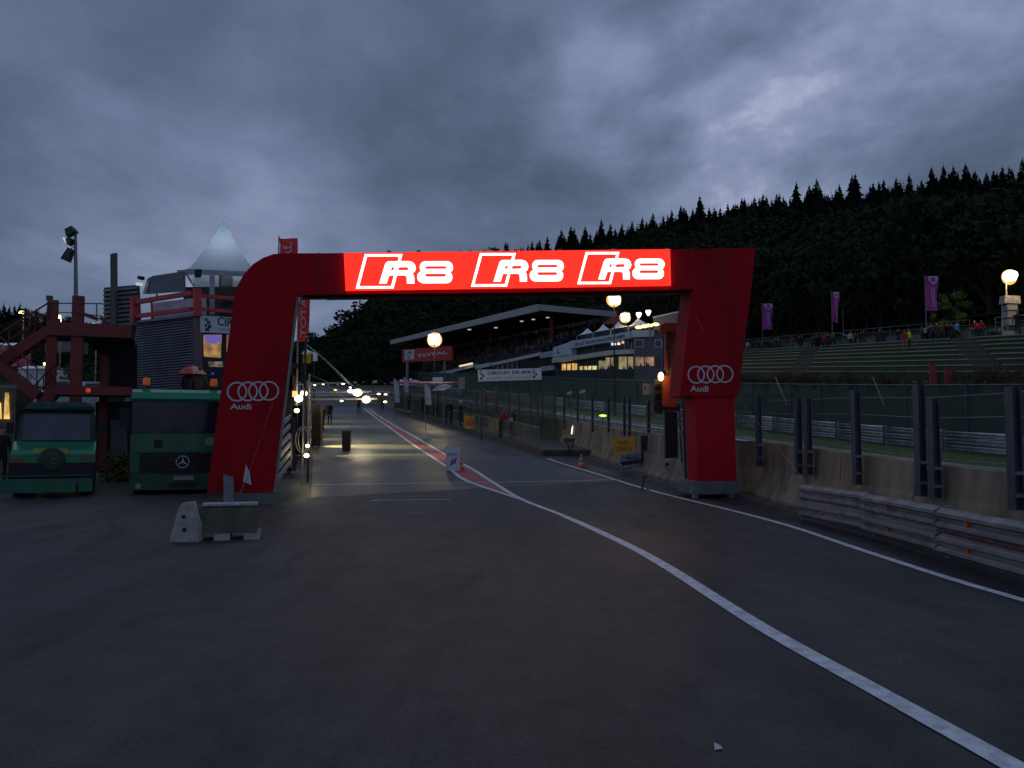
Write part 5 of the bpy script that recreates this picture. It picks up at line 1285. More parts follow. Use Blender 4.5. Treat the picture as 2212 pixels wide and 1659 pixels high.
def awnings():
    D = 82; a, b, c, d = P(842, 829, D+14), P(955, 834, D-8), P(955, 828, D-8), P(842, 825, D+14)
    root = thing('red_awning', P(900, 870, D), 'long red awning roof above the crowd at the far end of the walkway', 'awning')
    mb = MB(); mb.add([a, b, c, d, a+Vector((1.6, 3, .25)), b+Vector((1.6, 3, .25)), c+Vector((1.6, 3, .3)), d+Vector((1.6, 3, .3))], [(0, 1, 2, 3), (3, 2, 6, 7), (1, 5, 6, 2), (0, 3, 7, 4), (4, 7, 6, 5), (0, 4, 5, 1)]); mb.build('roof', mat('awning_red', (.38, .06, .08), .6, var=.2), root)
    for t in (.1, .5, .9):
        q = a.lerp(b, t); mb = MB(); mb.tube([(q.x, q.y, g(q.y)), q], .05, 5); mb.build('post', GREYM, root)
    D = 66; root = thing('marquee', P(955, 880, D), 'small grey white marquee roof at the right end of the red awning', 'marquee')
    mb = MB(); p = [P(932, 844, D), P(960, 843, D), P(978, 833, D+3), P(960, 829, D+3), P(944, 834, D+1)]; mb.ext(p, (0, .4, 0)); mb.build('roof', mat('marquee_grey', (.36, .38, .38), .6), root)
    mb = MB(); q = P(958, 843, D+.1); mb.tube([(q.x, q.y, g(D)), q], .04, 5); mb.build('post', GREYM, root)
    for (x0, y0, x1, y1, D, m_, lb) in ((935, 815, 957, 827, 82, TENTW, 'small white box panel above the red awning'), (991, 815, 1004, 842, 74, mat('panel_pale', (.30, .30, .26), .6), 'pale upright panel left of the white circuit sign')):
        a = P(x0, y1, D); b = P(x1, y0, D); root = thing('notice_board', (a.x, D, g(D)), lb, 'board'); mb = MB(); mb.box(((a.x+b.x)/2, D, (a.z+b.z)/2), (b.x-a.x, .08, b.z-a.z)); mb.build('panel', m_, root)
        mb = MB(); mb.tube([((a.x+b.x)/2, D+.1, g(D)), ((a.x+b.x)/2, D+.1, b.z)], .05, 5); mb.build('post', GREYM, root)
awnings()
# ------------------------------------------------------------------ signs and cones
INK = MATS['ink_navy']
def circuit_sign():
    D = 52; A = P(1032, 810, D); B = P(1168, 810, D-1.5); F = frame(A, B)
    root = thing('circuit_sign', (A.x, D, g(D)), 'white circuit name banner hung on posts above the pit wall fence', 'sign')
    c = [uv(F, *p) for p in [(1032, 799), (1169, 795), (1170, 820), (1033, 824)]]
    mb = MB(F); mb.plate(c, -.05, 0); bd = mb.build('board', MATS['banner_white'], root)
    def T(s, x0, y0, x1, y1, m_, bold):
        a = uv(F, x0, y1); b = uv(F, x1, y0); mb = MB(F); vs, fs = font_mesh(s, bold); xs = [q[0] for q in vs]; ys = [q[1] for q in vs]
        sl = (uv(F, 1169, 795)[1]-uv(F, 1032, 799)[1])/(c[1][0]-c[0][0])*.45; h = b[1]-a[1]
        mb.add([(a[0]+(q[0]-min(xs))/(max(xs)-min(xs))*(b[0]-a[0]), a[1]+(q[1]-min(ys))/(max(ys)-min(ys))*h+sl*((q[0]-min(xs))/(max(xs)-min(xs))*(b[0]-a[0])), .006) for q in vs], fs); mb.build('lettering', m_, bd)
    T('CIRCUIT DE SPA', 1053, 800, 1148, 809.5, INK, .035); T('FRANCORCHAMPS', 1053, 812.5, 1147, 820.5, mat('ink_faded', (.16, .20, .30), .5), .0)
    mb = MB(F)
    for dx, f in ((0, 1), (114, 1)):
        for (x, y, s) in ((1036, 805, .035), (1039, 801.5, .045), (1040, 808, .06), (1044.5, 812, .065), (1040, 817.5, .075)):
            q = uv(F, x+dx, y-dx*.028); mb.rect(q[0]-s, q[1]-s, q[0]+s, q[1]+s, .001, .007)
    mb.build('checker_mark', INK, bd)
    for px in (1040, 1162):
        mb = MB(); q = P(px, 796, D+.2); mb.tube([(q.x, q.y, g(D)), q], .06, 6); mb.build('post', POSTM, root)
circuit_sign()
def pit_exit_board():
    b = G(978, 1018); k = b.y/1853.4; root = thing('speed_board', b, 'white upright board with the number 50 standing on the red line', 'sign')
    F = frame(b+Vector((-.3, 0, 0)), b+Vector((.3, 0, 0))); F2 = F @ Matrix.Translation((.3, b.z, 0)); w = 31*k/2; h = 51*k
    mb = MB(F2); mb.plate([(-w*.97, .03), (w, .03), (w, h+.03), (-w, h+.03)], -.03, 0); p = mb.build('board', mat('board_white', (.66, .70, .80), .5, var=.06), root)
    for s in (-1, 1):
        mb = MB(F2); mb.rect(s*w*.9-.015, -.0, s*w*.9+.015, h*.9, -.32, -.29) if False else mb.add([(s*w*.85-.015, 0, -.3), (s*w*.85+.015, 0, -.3), (s*w*.85+.015, h*.95, -.035), (s*w*.85-.015, h*.95, -.035), (s*w*.85-.015, 0, -.33), (s*w*.85+.015, 0, -.33), (s*w*.85+.015, h*.95, -.06), (s*w*.85-.015, h*.95, -.06)], [(0, 1, 2, 3), (7, 6, 5, 4), (0, 4, 5, 1), (1, 5, 6, 2), (2, 6, 7, 3), (3, 7, 4, 0)])
        mb.build('leg', GREYM, root)
    mb = MB(F2); mb.text('PIT EXIT', -w*.72, h*.66, w*.78, h*.76, .004, bold=.02, slant=.05); mb.build('lettering', INK, p)
    mb = MB(F2); mb.text('50', -w*.3, h*.30, w*.45, h*.50, .004, bold=.05, slant=.12)
    mb.build('lettering', INK, p); mb = MB(F2)
    mb.plate([(w*.22, h*.48), (w*.5, h*.62), (w*.6, h*.56), (w*.34, h*.44)], .001, .005); mb.plate([(-w*.42, h*.27), (-w*.3, h*.21), (-w*.05, h*.30), (-w*.2, h*.35)], .001, .0052); mb.build('mark', INK, p)
pit_exit_board()
def cone(px, py, hpx, lb, proto=[]):
    b = G(px, py); h = hpx*b.y/1853.4
    if proto: return dup(proto[0], b, 0, lb, h/.5)
    root = thing('traffic_cone', (0, 0, 0), lb, 'cone', 'traffic cones', local=True); s = .5
    mb = MB(); mb.box((0, 0, .02), (.30, .30, .035)); mb.build('base', ORANGE, root, local=True)
    mb = MB(); mb.lathe([(.115, .037), (.028, .5), (.02, .505)], (0, 0, 0), 18); mb.build('cone_body', ORANGE, root, local=True, smooth=False)
    for z0, z1 in ((.12, .20), (.29, .36), (.42, .46)):
        r0 = .115-(.087)*(z0-.037)/.463+.002; r1 = .115-(.087)*(z1-.037)/.463+.002
        mb = MB(); mb.lathe([(r0, z0), (r1, z1)], (0, 0, 0), 18); mb.build('band', mat('cone_white', (.6, .55, .52), .4), root, local=True)
    root.location = b; root.scale = (h/.5,)*3; proto.append(root); return root
cone(1256, 1010, 29, 'small orange and white cone beside the pit wall right of the walkway end')
cone(996, 1016, 31, 'orange and white cone right beside the white 50 board')
# ------------------------------------------------------------------ boards and lights leaning at the pit wall
def wet_board():
    D = 31.5; A = P(1325, 960, D); B = P(1373, 960, D-.4); F = frame(A, B)
    root = thing('wet_track_board', P(1350, 983, D), 'yellow wet track board leaning on the pit wall', 'board')
    c = [uv(F, *p) for p in [(1323, 945), (1372.5, 943.5), (1373, 976), (1326, 983)]]
    mb = MB(F); mb.plate(c, -.03, 0); p = mb.build('board', mat('board_amber', (.78, .36, .02), .5, var=.15, scale=4), root)
    tx = mat('ink_brown', (.10, .04, .01), .6)
    for s, x0, y0, x1, y1 in (('WET', 1334.5, 952, 1360, 961.5), ('TRACK', 1330.5, 965, 1367, 974.5)):
        a = uv(F, x0, y1); b = uv(F, x1, y0); mb = MB(F); mb.text(s, a[0], a[1], b[0], b[1], .004, bold=.0); mb.build('lettering', tx, p)
    root = thing('lap_board', P(1362, 1014, D), 'grey framed board with two rows of panels under the yellow board', 'board')
    mb = MB(F); mb.plate([uv(F, *q) for q in [(1340, 984), (1384, 977), (1386, 1007), (1343, 1015)]], -.09, -.05); p = mb.build('frame', mat('frame_dark', (.02, .025, .035), .6), root)
    pw = mat('panel_faded', (.20, .23, .29), .5, var=.4, scale=7)
    for q4 in ([(1340, 984), (1384, 977), (1385, 991), (1341, 999)], [(1343, 1006), (1384, 1001), (1384, 1007), (1343, 1013)]):
        mb = MB(F); mb.plate([uv(F, *q) for q in q4], -.049, -.02); mb.build('panel', pw, p)
    mb = MB(F)
    for x, w_ in ((1344, 2), (1351, 9), (1362, 6), (1370, 8)):
        mb.plate([uv(F, *q) for q in [(x, 992), (x+w_, 991), (x+w_, 986), (x, 987)]], -.0195, -.012)
    mb.build('figures', mat('figures_dark', (.05, .07, .12), .6), p)
    root = thing('monitor_stand', P(1400, 1010, D), 'black monitor on a thin black stand against the pit wall', 'monitor')
    mb = MB(F); mb.plate([uv(F, *q) for q in [(1384, 942), (1411, 940), (1411, 972), (1385, 974)]], -.12, .0); p = mb.build('screen', BLACKM, root)
    for x in (1387, 1410):
        mb = MB(F); a = uv(F, x, 972); b = uv(F, x+2, 998); mb.rect(a[0]-.03, b[1], a[0]+.03, a[1], -.08, -.03); mb.build('leg', BLACKM, root)
    mb = MB(); mb.bar(P(1340, 1000, D-.15), P(1428, 992, D-.15), .06, .06); mb.build('cross_bar', BLACKM, root)
    mb = MB(F); a = uv(F, 1425, 992); mb.rect(a[0]-.12, a[1]-.07, a[0]+.06, a[1]+.09, .0, .12); mb.build('bracket', BLACKM, root)
    D = 27.6; F = frame(P(1425, 1000, D), P(1455, 1000, D-.2)); root = thing('number_tag', P(1440, 1012, D), 'small tilted white printed card leaning near the black panel', 'card')
    mb = MB(F); mb.plate([uv(F, *q) for q in [(1430, 1015), (1441, 988), (1450, 993), (1440, 1020)]], -.02, 0); p = mb.build('card', mat('card_white', (.50, .51, .53), .5, var=.1), root)
    mb = MB(F)
    for q4 in ([(1436, 1006), (1439, 998), (1446, 1001), (1443, 1009)], [(1434, 1011), (1435, 1008.5), (1443, 1012), (1442, 1014)], [(1439, 1018), (1440.5, 1012.5), (1441.5, 1013), (1440, 1018.4)]): mb.plate([uv(F, *q) for q in q4], .001, .004)
    mb.build('print', MATS['frame_dark'], p)
    D = 27.0; b = G(1392, 1058); root = thing('rusty_bracket', b, 'small rusty bent bracket lying on the kerb left of the arch foot', 'bracket')
    mb = MB(); mb.bar(b+Vector((-.06, 0, 0)), b+Vector((.0, 0, .42)), .07, .05); mb.bar(b+Vector((.0, 0, .40)), b+Vector((.10, 0, .34)), .05, .05); mb.build('arm', mat('rust_brown', (.14, .04, .02), .8), root)
    mb = MB(); mb.bar(b+Vector((.06, -.02, .04)), b+Vector((.03, -.02, .3)), .015, .02); mb.bar(b+Vector((.06, 0, .02)), b+Vector((.22, 0, .06)), .03, .05); mb.build('plate', mat('plate_pale', (.25, .2, .17), .6), root)
wet_board()
def pit_exit_lights():
    D = 24.6; F = frame(P(1400, 900, D), P(1480, 900, D)); gz = g(D)
    root = thing('signal_gantry', (at(F, *uv(F, 1450, 900)).x, D, gz), 'orange red steel signal column with an amber lamp left of the right arch leg', 'signal')
    om = mat('gantry_orange', (.34, .055, .03), .5, var=.2); gm = mat('gantry_glass', (.10, .09, .085), .4, var=.5, scale=2)
    def pt(pts, n0, n1, nm, m_, par=root): mb = MB(F); mb.plate([uv(F, *q) for q in pts], n0, n1); return mb.build(nm, m_, par)
    pt([(1427, 703), (1437, 697), (1480, 700), (1480, 716), (1440, 716), (1436, 718), (1425, 718)], -.2, .05, 'head_beam', om)
    pt([(1437, 718), (1443, 718), (1443, 800), (1437, 800)], -.15, 0, 'column', RSTEEL)
    pt([(1443, 716), (1458, 716), (1458, 815), (1443, 815)], -.35, -.1, 'cabinet', gm)
    pt([(1458, 716), (1462, 716), (1460, 815), (1457, 815)], -.15, .02, 'column', RSTEEL)
    pt([(1462, 716), (1482, 716), (1480, 800), (1462, 800)], -.5, -.4, 'glazing', mat('glazing_grey', (.045, .05, .05), .3))
    pt([(1432, 812), (1464, 812), (1461, 880), (1430, 878)], -.3, .05, 'orange_panel', om)
    for y in (716, 756): pt([(1437, y), (1462, y), (1462, y+3), (1437, y+3)], .02, .05, 'cross_bar', RSTEEL)
    a = uv(F, 1426, 814); mb = MB(F); mb.ball((a[0], a[1], .12), .105, 8, (.8, 1.25, .8)); mb.build('amber_lamp', mat('amber_glow', (.8, .4, .1), .3, emit=(1, .62, .22), es=6), root)
    lamp('amber_light', at(F, a[0]-.1, a[1], .42), 7, (1, .5, .15), .1, root)
    # black traffic light box
    q = thing('traffic_light', at(F, *uv(F, 1421, 888), 0), 'black traffic light box beside the orange panel, facing the lane', 'traffic light')
    pt([(1414, 818), (1432, 822), (1432, 893), (1412, 890)], -.25, .0, 'box', BLACKM, q)
    for y in (836, 856, 876):
        mb = MB(F); a = uv(F, 1422, y); mb.lathe([(.085, -.0), (.09, .02), (.07, .02), (.001, .021)], (a[0], a[1], 0), 12); mb.build('lens', BLACKG, q)
    mb = MB(); mb.tube([at(F, *uv(F, 1430, 870), -.1), at(F, *uv(F, 1442, 870), -.1)], .03, 5); mb.build('bracket', GREYM, q)
    # tall black panel and its rack
    q = thing('display_panel', at(F, *uv(F, 1450, 990), 0), 'tall narrow black display panel on the pit wall left of the arch', 'display')
    pt([(1436, 889), (1463, 889), (1465, 989), (1438, 990)], -.2, .0, 'panel', BLACKM, q)
    pt([(1428, 874), (1468, 876), (1468, 888), (1436, 888)], -.12, .02, 'bracket', MATS['gear_dark'], q)
    fr = mat('frame_steel', (.12, .13, .16), .4, .4); q = thing('steel_frame', at(F, *uv(F, 1485, 1040), 0), 'dark steel lattice frame between the black panel and the red leg', 'frame')
    for (x0, x1, y0, y1) in ((1466, 1470, 872, 1000), (1474, 1480, 860, 1035), (1484, 1489, 870, 1035)):
        pt([(x0, y0), (x1, y0), (x1+6, y1), (x0+6, y1)], -.1, -.04, 'upright', fr if x0 != 1474 else POSTM, q)
    for y in (872, 886, 894): pt([(1456, y), (1492, y-1), (1492, y+1.5), (1456, y+2)], -.04, .0, 'cross_bar', fr, q)
    for x, y in ((1470, 898), (1470, 915), (1472, 935), (1472, 942)): pt([(x-3, y-4), (x+3, y-4), (x+3, y+3), (x-3, y+3)], .0, .06, 'connector', GREYM, q)
    # small white arrow panel on a fence post
    q = thing('marker_plate', P(1398, 860, 25.5), 'small white plate with a torn edge and tiny mark on the fence post', 'sign')
    F3 = frame(P(1380, 850, 25.3), P(1410, 850, 25.3)); mb = MB(F3); mb.plate([uv(F3, *w) for w in [(1388, 828), (1406, 829), (1410, 832), (1411, 845), (1404, 852), (1390, 853)]], -.02, 0); p = mb.build('plate', mat('plate_white', (.40, .46, .52), .6), q)
    mb = MB(F3); mb.plate([uv(F3, *w) for w in [(1392, 833), (1394, 836), (1393, 838), (1396, 841), (1392, 843), (1391, 839)]], .001, .004); mb.build('mark', INK, p)
    # pale curved seat like object and the lit slit (a folded light) by the wall
    b = P(1240, 973, 40.5); q = thing('folding_seat', b, 'pale upright seat back with a bright lit edge at the walkway end', 'seat')
    mb = MB(); mb.ext([P(1235, 948, 40), P(1237, 925, 40), P(1241, 913, 40), P(1250, 912, 40), P(1251, 930, 40), P(1246, 948, 40)], (0, .12, 0)); mb.build('back', mat('seat_grey', (.22, .22, .22), .6), q)
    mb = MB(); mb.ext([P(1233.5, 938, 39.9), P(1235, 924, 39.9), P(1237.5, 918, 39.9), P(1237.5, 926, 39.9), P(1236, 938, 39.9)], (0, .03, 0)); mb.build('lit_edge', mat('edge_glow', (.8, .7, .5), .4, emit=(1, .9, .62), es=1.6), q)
    mb = MB(); mb.ext([P(1215, 950, 40), P(1222, 946, 40), P(1243, 948, 40), P(1240, 955, 40), P(1222, 957, 40)], (0, .35, 0)); mb.build('seat_pad', mat('seat_dark', (.06, .06, .08), .6), q)
    mb = MB(); mb.bar(P(1240, 955, 40.1), P(1232, 976, 40.1), .06); mb.build('leg', BLACKM, q); mb = MB(); mb.bar(P(1226, 955, 40.1), P(1230, 976, 40.1), .05); mb.build('leg', BLACKM, q)
    # green glow, a car light on the main track seen through the fence
    q = thing('marker_lamp', P(1302, 898, 60), 'flat lime green light seen through the fence left of the arch leg', 'lamp'); mb = MB(); mb.ball(P(1302, 898, 60), .28, 7, (1, .4, .32)); mb.build('lamp_head', MATS['lamp_green'], q)
    mb = MB(); c_ = P(1302, 898, 60.2); mb.tube([(c_.x, c_.y, g(60)), c_], .04, 5); mb.build('post', BLACKM, q)
    for (px, py, D_) in ((1230, 849, 55), (1258, 846, 48)):
        q = thing('camera_post', (P(px, py, D_).x, D_, g(D_)), 'small white camera on a thin post seen above the fence'+(' at the left' if px < 1240 else ' at the right'), 'camera', 'fence cameras')
        c_ = P(px, py, D_); mb = MB(); mb.box(c_, (.32, .2, .16), rot=(0, -.4, 0)); mb.build('camera_body', mat('cam_white', (.5, .55, .55), .5), q)
        mb = MB(); mb.tube([(c_.x+.1, D_, g(D_)), (c_.x+.1, D_, c_.z)], .03, 5); mb.build('post', GREYM, q)
pit_exit_lights()
# ------------------------------------------------------------------ embankment and terraces on the right
L1 = [(44, -5, 1.8), (36, 20, 3.0), (27, 45, 4.5), (21, 72, 6.5), (14, 98, 8.3), (5.4, 122, 10.2), (-12, 160, 13.5), (-30, 195, 16.5)]
def embankment():
    arm = [(a+1.6, b, g(b)-.01) for a, b in smooth_poly(ARM, 4)]; up = smooth_poly(L1, 4)
    ys = [q[1] for q in up]
    def at_y(l, y): return [float(np.interp(y, [q[1] for q in l], [q[k] for q in l])) for k in (0, 2)]
    rows = []
    for y in np.arange(-5, 196, 3.0):
        a = at_y(arm, min(y, 152)); b = at_y(up, y); az = g(y)-.01 if y < 152 else g(y)-.01
        rows.append([(a[0]+(b[0]-a[0])*t, y, az+(b[1]-az)*t+(random.uniform(-.12, .12) if 0 < t < 1 else 0)) for t in (0, .33, .66, 1)])
    vs = [q for r_ in rows for q in r_]; fs = [(4*i+j, 4*i+j+1, 4*i+j+5, 4*i+j+4) for i in range(len(rows)-1) for j in range(3)]
    tag(MB().add(vs, fs).build('embankment', mat('bank_grass', (.04, .085, .03), .95, var=.5, scale=1.2, bump=.6, bscale=8)), kind='structure')
embankment()
# terrace frame: lower front line a->b, upper back line c->d
TB = [Vector((27.0, 45, 4.5)), Vector((17.5, 85, 7.4))]
TT = [P(2212, 731, 64), P(1604, 763, 112)]
_d = (TT[1]-TT[0]); TT[0] = TT[0]-_d*.35; _d2 = (TB[1]-TB[0]); TB[0] = TB[0]-_d2*.45
_d = (TT[1]-TT[0]); TT[1] = TT[1]+_d*.16; TB[1] = TB[1]+_d2*.12
def tpt(s, t): return (TB[0].lerp(TB[1], s)).lerp(TT[0].lerp(TT[1], s), t)
def terrace():
    root = thing('terrace', tpt(.5, 0), 'grassy stepped spectator terrace with pale step edges on the right hillside', 'terrace')
    N_ = 8; gm = mat('terrace_turf', (.030, .062, .028), .9, var=.5, scale=.8, bump=.5, bscale=6, col2=(.05, .055, .03)); em = mat('step_edge', (.30, .36, .26), .7, var=.3)
    S = [0, .25, .5, .75, 1]
    mb = MB(); vs = []
    for i in range(N_):
        t0 = i/N_; t1 = (i+1)/N_
        for s in S:
            p0 = tpt(s, t0); p1 = tpt(s, t1); z0 = p0.z; z1 = p1.z
            vs += [p0, Vector((p0.x+(p1.x-p0.x)*.12, p0.y+(p1.y-p0.y)*.12, z1-.02)), Vector((p1.x, p1.y, z1))]
    fs = []; n = len(S)
    for i in range(N_):
        for k in range(n-1):
            for j in range(2):
                o = (i*n+k)*3+j; fs.append((o, o+1, o+4, o+3))
    mb.add(vs, fs); mb.build('steps', gm, root)
    # edges broken by the two diagonal aisles
    for i in range(N_):
        t1 = (i+1)/N_; t0 = i/N_; A = tpt(0, t0); B = tpt(1, t0); A1 = tpt(0, t1); B1 = tpt(1, t1)
        for s0, s1 in ((0, .30-.0*i), (.335, .60), (.64, 1)):
            a = A.lerp(B, s0).lerp(A1.lerp(B1, s0), .12); b = A.lerp(B, s1).lerp(A1.lerp(B1, s1), .12); a = Vector((a.x, a.y, tpt(s0, t1).z)); b = Vector((b.x, b.y, tpt(s1, t1).z))
            mb = MB(); mb.bar(a+Vector((-.06, 0, .02)), b+Vector((-.06, 0, .02)), .07, .07); mb.build('step_edge', em, root)
    for s0, s1 in ((.30, .335), (.60, .64)):
        mb = MB(); mb.add([tpt(s0, 0), tpt(s1, 0), tpt(s1, 1)+Vector((0, 0, .06)), tpt(s0, 1)+Vector((0, 0, .06))], [(0, 1, 2, 3)])
        mb.add([tpt(s0, 0)+Vector((0, 0, .3)), tpt(s1, 0)+Vector((0, 0, .3)), tpt(s1, 1)+Vector((0, 0, .3)), tpt(s0, 1)+Vector((0, 0, .3))], [(0, 1, 2, 3)]); mb.build('aisle', mat('aisle_brown', (.045, .038, .026), .9, var=.5, scale=3), root)
    # walkway deck, low wall with pale foot, railing behind
    out = Vector((TT[1].y-TT[0].y, -(TT[1].x-TT[0].x), 0)).normalized()
    a, b = tpt(0, 1), tpt(1, 1); W_ = 2.4
    mb = MB(); mb.add([a, b, b+out*W_, a+out*W_], [(0, 1, 2, 3)]); mb.build('deck', mat('deck_gravel', (.06, .058, .05), .9), root)
    for s0, s1 in ((.02, .30), (.34, .60), (.64, .98)):
        p = a.lerp(b, s0)+out*W_; q = a.lerp(b, s1)+out*W_
        mb = MB(); mb.bar(p+Vector((0, 0, .62)), q+Vector((0, 0, .62)), .15, .85); mb.build('parapet', mat('parapet_grey', (.15, .145, .13), .8, var=.3), root)
        mb = MB(); mb.bar(p-out*.12+Vector((0, 0, .17)), q-out*.12+Vector((0, 0, .17)), .2, .34); mb.build('parapet_foot', mat('parapet_pale', (.34, .34, .32), .8, var=.35, scale=.7), root)
        n = max(2, int((q-p).length/2.6)); mb = MB(); h = Vector((0, 0, 2.0)); mb.tube([p+h, q+h], .035, 5); mb.tube([p+h*.78, q+h*.78], .025, 4)
        for i in range(n+1): c = p.lerp(q, i/n); mb.tube([c+Vector((0, 0, 1)), c+h], .03, 4)
        mb.build('railing', mat('railing_dull', (.16, .15, .13), .6), root)
    return out
OUT = terrace()
def back_slope():
    a, b = tpt(0, 1), tpt(1, 1); vs = []
    for i in range(15):
        s = -.5+i*.16; p = a.lerp(b, s)+OUT*2.5; vs += [p-Vector((0, 0, 1.5)), p+Vector((0, 0, .0)), p+OUT*5+Vector((0, 0, 1.2)), p+OUT*22+Vector((0, 0, 5.5))]
    fs = [(4*i+j, 4*i+j+1, 4*i+j+5, 4*i+j+4) for i in range(14) for j in range(3)]
    tag(MB().add(vs, fs).build('embankment', MATS['bank_grass']), kind='structure')
back_slope()
# fill slope behind the terraces up to the wood
def ontop(px, back=1.2):
    """point on the terrace walkway whose picture column is px"""
    r = ray(px, 800); best = None; a, b = tpt(0, 1)+OUT*back, tpt(1, 1)+OUT*back
    for i in range(2001):
        q = a.lerp(b, i/2000); e = abs(q.x/q.y-r.x/r.y)
        if best is None or e < best[0]: best = (e, q)
    return best[1]
def rowpt(px, t):
    r = ray(px, 800); best = None
    for i in range(1001):
        q = tpt(i/1000, t); e = abs(q.x/q.y-r.x/r.y)
        if best is None or e < best[0]: best = (e, q)
    return best[1]
def purple_flag(px, y0, y1, y2, w, D_, lb, txt=True, furl=1.0):
    b = ontop(px); D = b.y; a = P(px, y0, D); c = P(px, y1, D); b.z = min(b.z, P(px, y2, D).z) if False else b.z
    root = thing('flag', b, lb, 'flag', 'purple flags on the terrace')
    mb = MB(); mb.tube([b, (b.x, D, a.z+.15)], [.05, .03], 6); mb.build('pole', GREYM, root)
    wd = w*D/1853.4; n = 12; m = 6; vs = []; top = a.z; h = a.z-c.z
    def cl(i, j):
        u_ = j/m; return Vector((b.x+.05+wd*u_*(1-.12*i/n*furl), D-.02+.10*math.sin(u_*4+i*.5)*u_*(1 if furl == 1 else 2), top-h*i/n+(.0 if furl == 1 else -.25*u_)))
    for i in range(n+1):
        for j in range(m+1): vs.append(cl(i, j))
    mb = MB(); mb.k = []
    for i in range(n):
        for j in range(m): mb.f.append((i*(m+1)+j, i*(m+1)+j+1, (i+1)*(m+1)+j+1, (i+1)*(m+1)+j)); mb.k.append(0)
    mb.v = vs; c_ = mb.build('cloth', mat('flag_purple', (.45, .035, .36), .6, var=.12), root, smooth=True)
    F = frame(Vector((b.x+.05, D-.2, 0)), Vector((b.x+1, D-.2, 0))); pm = mat('flag_mark', (.55, .42, .62), .6)
    mb = MB(F); w1 = wd*.95
    pts = [(w1*.12, top-.02), (w1*.98, top-.02), (w1*.97, top-h*.10), (w1*.80, top-h*.20), (w1*.55, top-h*.245), (w1*.30, top-h*.20), (w1*.14, top-h*.10)]
    mb.plate(pts, .0, .006); mb.build('crest', pm, c_)
    mb = MB(F); mb.lathe([(w1*.22, 0), (w1*.22, .006)], (w1*.52, top-h*.11, .007), 16); mb.build('crest_centre', mat('crest_violet', (.16, .05, .25), .6), c_)
    mb = MB(F); mb.plate([(w1*.44, top-h*.13), (w1*.60, top-h*.11), (w1*.46, top-h*.085)], .014, .018); mb.build('crest_mark', pm, c_)
    mb = MB(F); mb.text('CLASSIC21', w1*.36, top-h*.90, w1*.68, top-h*.34, .004, rot=90, bold=.03); mb.build('lettering', pm, c_)
purple_flag(1649, 656, 712, 748, 22, 0, 'leftmost and smallest purple flag on the terrace, nearest the red arch')
purple_flag(1800, 631, 694, 748, 15, 0, 'middle purple flag, half furled, next to a bare pole', furl=2.0)
purple_flag(2004, 597, 671, 745, 27, 0, 'rightmost and largest purple flag, in front of the pale green tree')
def bare_pole():
    b = ontop(1824); root = thing('pole', b, 'bare thin pole just right of the half furled purple flag', 'pole')
    mb = MB(); mb.tube([b, (b.x, b.y, P(1822, 667, b.y).z)], [.05, .03], 6); mb.build('pole_shaft', mat('pole_green', (.12, .15, .13), .5), root)
    mb = MB(); a = b+Vector((0, 0, 1.6)); c = ontop(1842)+Vector((0, 0, .9)); mb.bar(a, c, .08); mb.bar(ontop(1805)+Vector((0, 0, 1.75)), a, .06); mb.build('brace', mat('brace_pale', (.30, .28, .25), .6), root)
bare_pole()
LAMPW = mat('flood_glow', (.9, .8, .5), .3, emit=(1, .86, .5), es=12)
HALO = mat('flood_halo', (.10, .05, .015), .6, emit=(1, .52, .10), es=.75)  # glow of the rings added behind the floodlights to imitate their glare halo
def wrapped_tower():
    b = ontop(2181, 1.6); D = b.y; k = D/1853.4
    root = thing('speaker_tower', b, 'stack of pale wrapped boxes on a mast with a bright floodlight on top, far right', 'tower')
    wm = mat('wrap_pale', (.34, .34, .33), .6, var=.35, scale=3, bump=.4)
    for i, (x0, x1, y0, y1) in enumerate(((2164, 2199, 640, 657), (2170, 2192, 659, 671), (2171, 2191, 673, 687), (2172, 2190, 689, 703), (2160, 2193, 716, 730))):
        a = P(x0, y1, D); c = P(x1, y0, D); mb = MB(); mb.box(((a.x+c.x)/2, D, (a.z+c.z)/2), (c.x-a.x, .8, c.z-a.z), rot=(0, .03*(-1)**i, 0), taper=.92); mb.build('wrapped_box', wm, root)
    for x in (2165, 2198):
        mb = MB(); mb.tube([P(x, 645, D), P(x, 735 if x < 2180 else 690, D)], .06, 5); mb.build('side_pole', wm, root)
    mb = MB(); mb.tube([(b.x, D+.1, b.z), (b.x, D+.1, P(2181, 600, D).z)], [.08, .05], 6); mb.build('mast', wm, root)
    c = P(2181, 597, D); mb = MB(); mb.lathe([(.05, -.42), (.36, -.30), (.52, .0), (.50, .25), (.2, .44)], c-Vector((0, .1, 0)), 14, 'z'); mb.build('floodlight', LAMPW, root)
    mb = MB(); mb.lathe([(.3, 0), (.62, .02), (.62, .1), (.3, .25)], Vector((c.x*(1+.3/c.y), c.y+.3, c.z)), 18, 'y'); mb.build('halo_ring', HALO, root)  # added glowing ring, the glare halo around the tower lamp
    lamp('flood_lamp', c+Vector((0, -.9, -.2)), 300, (1, .70, .34), .4, root)
wrapped_tower()
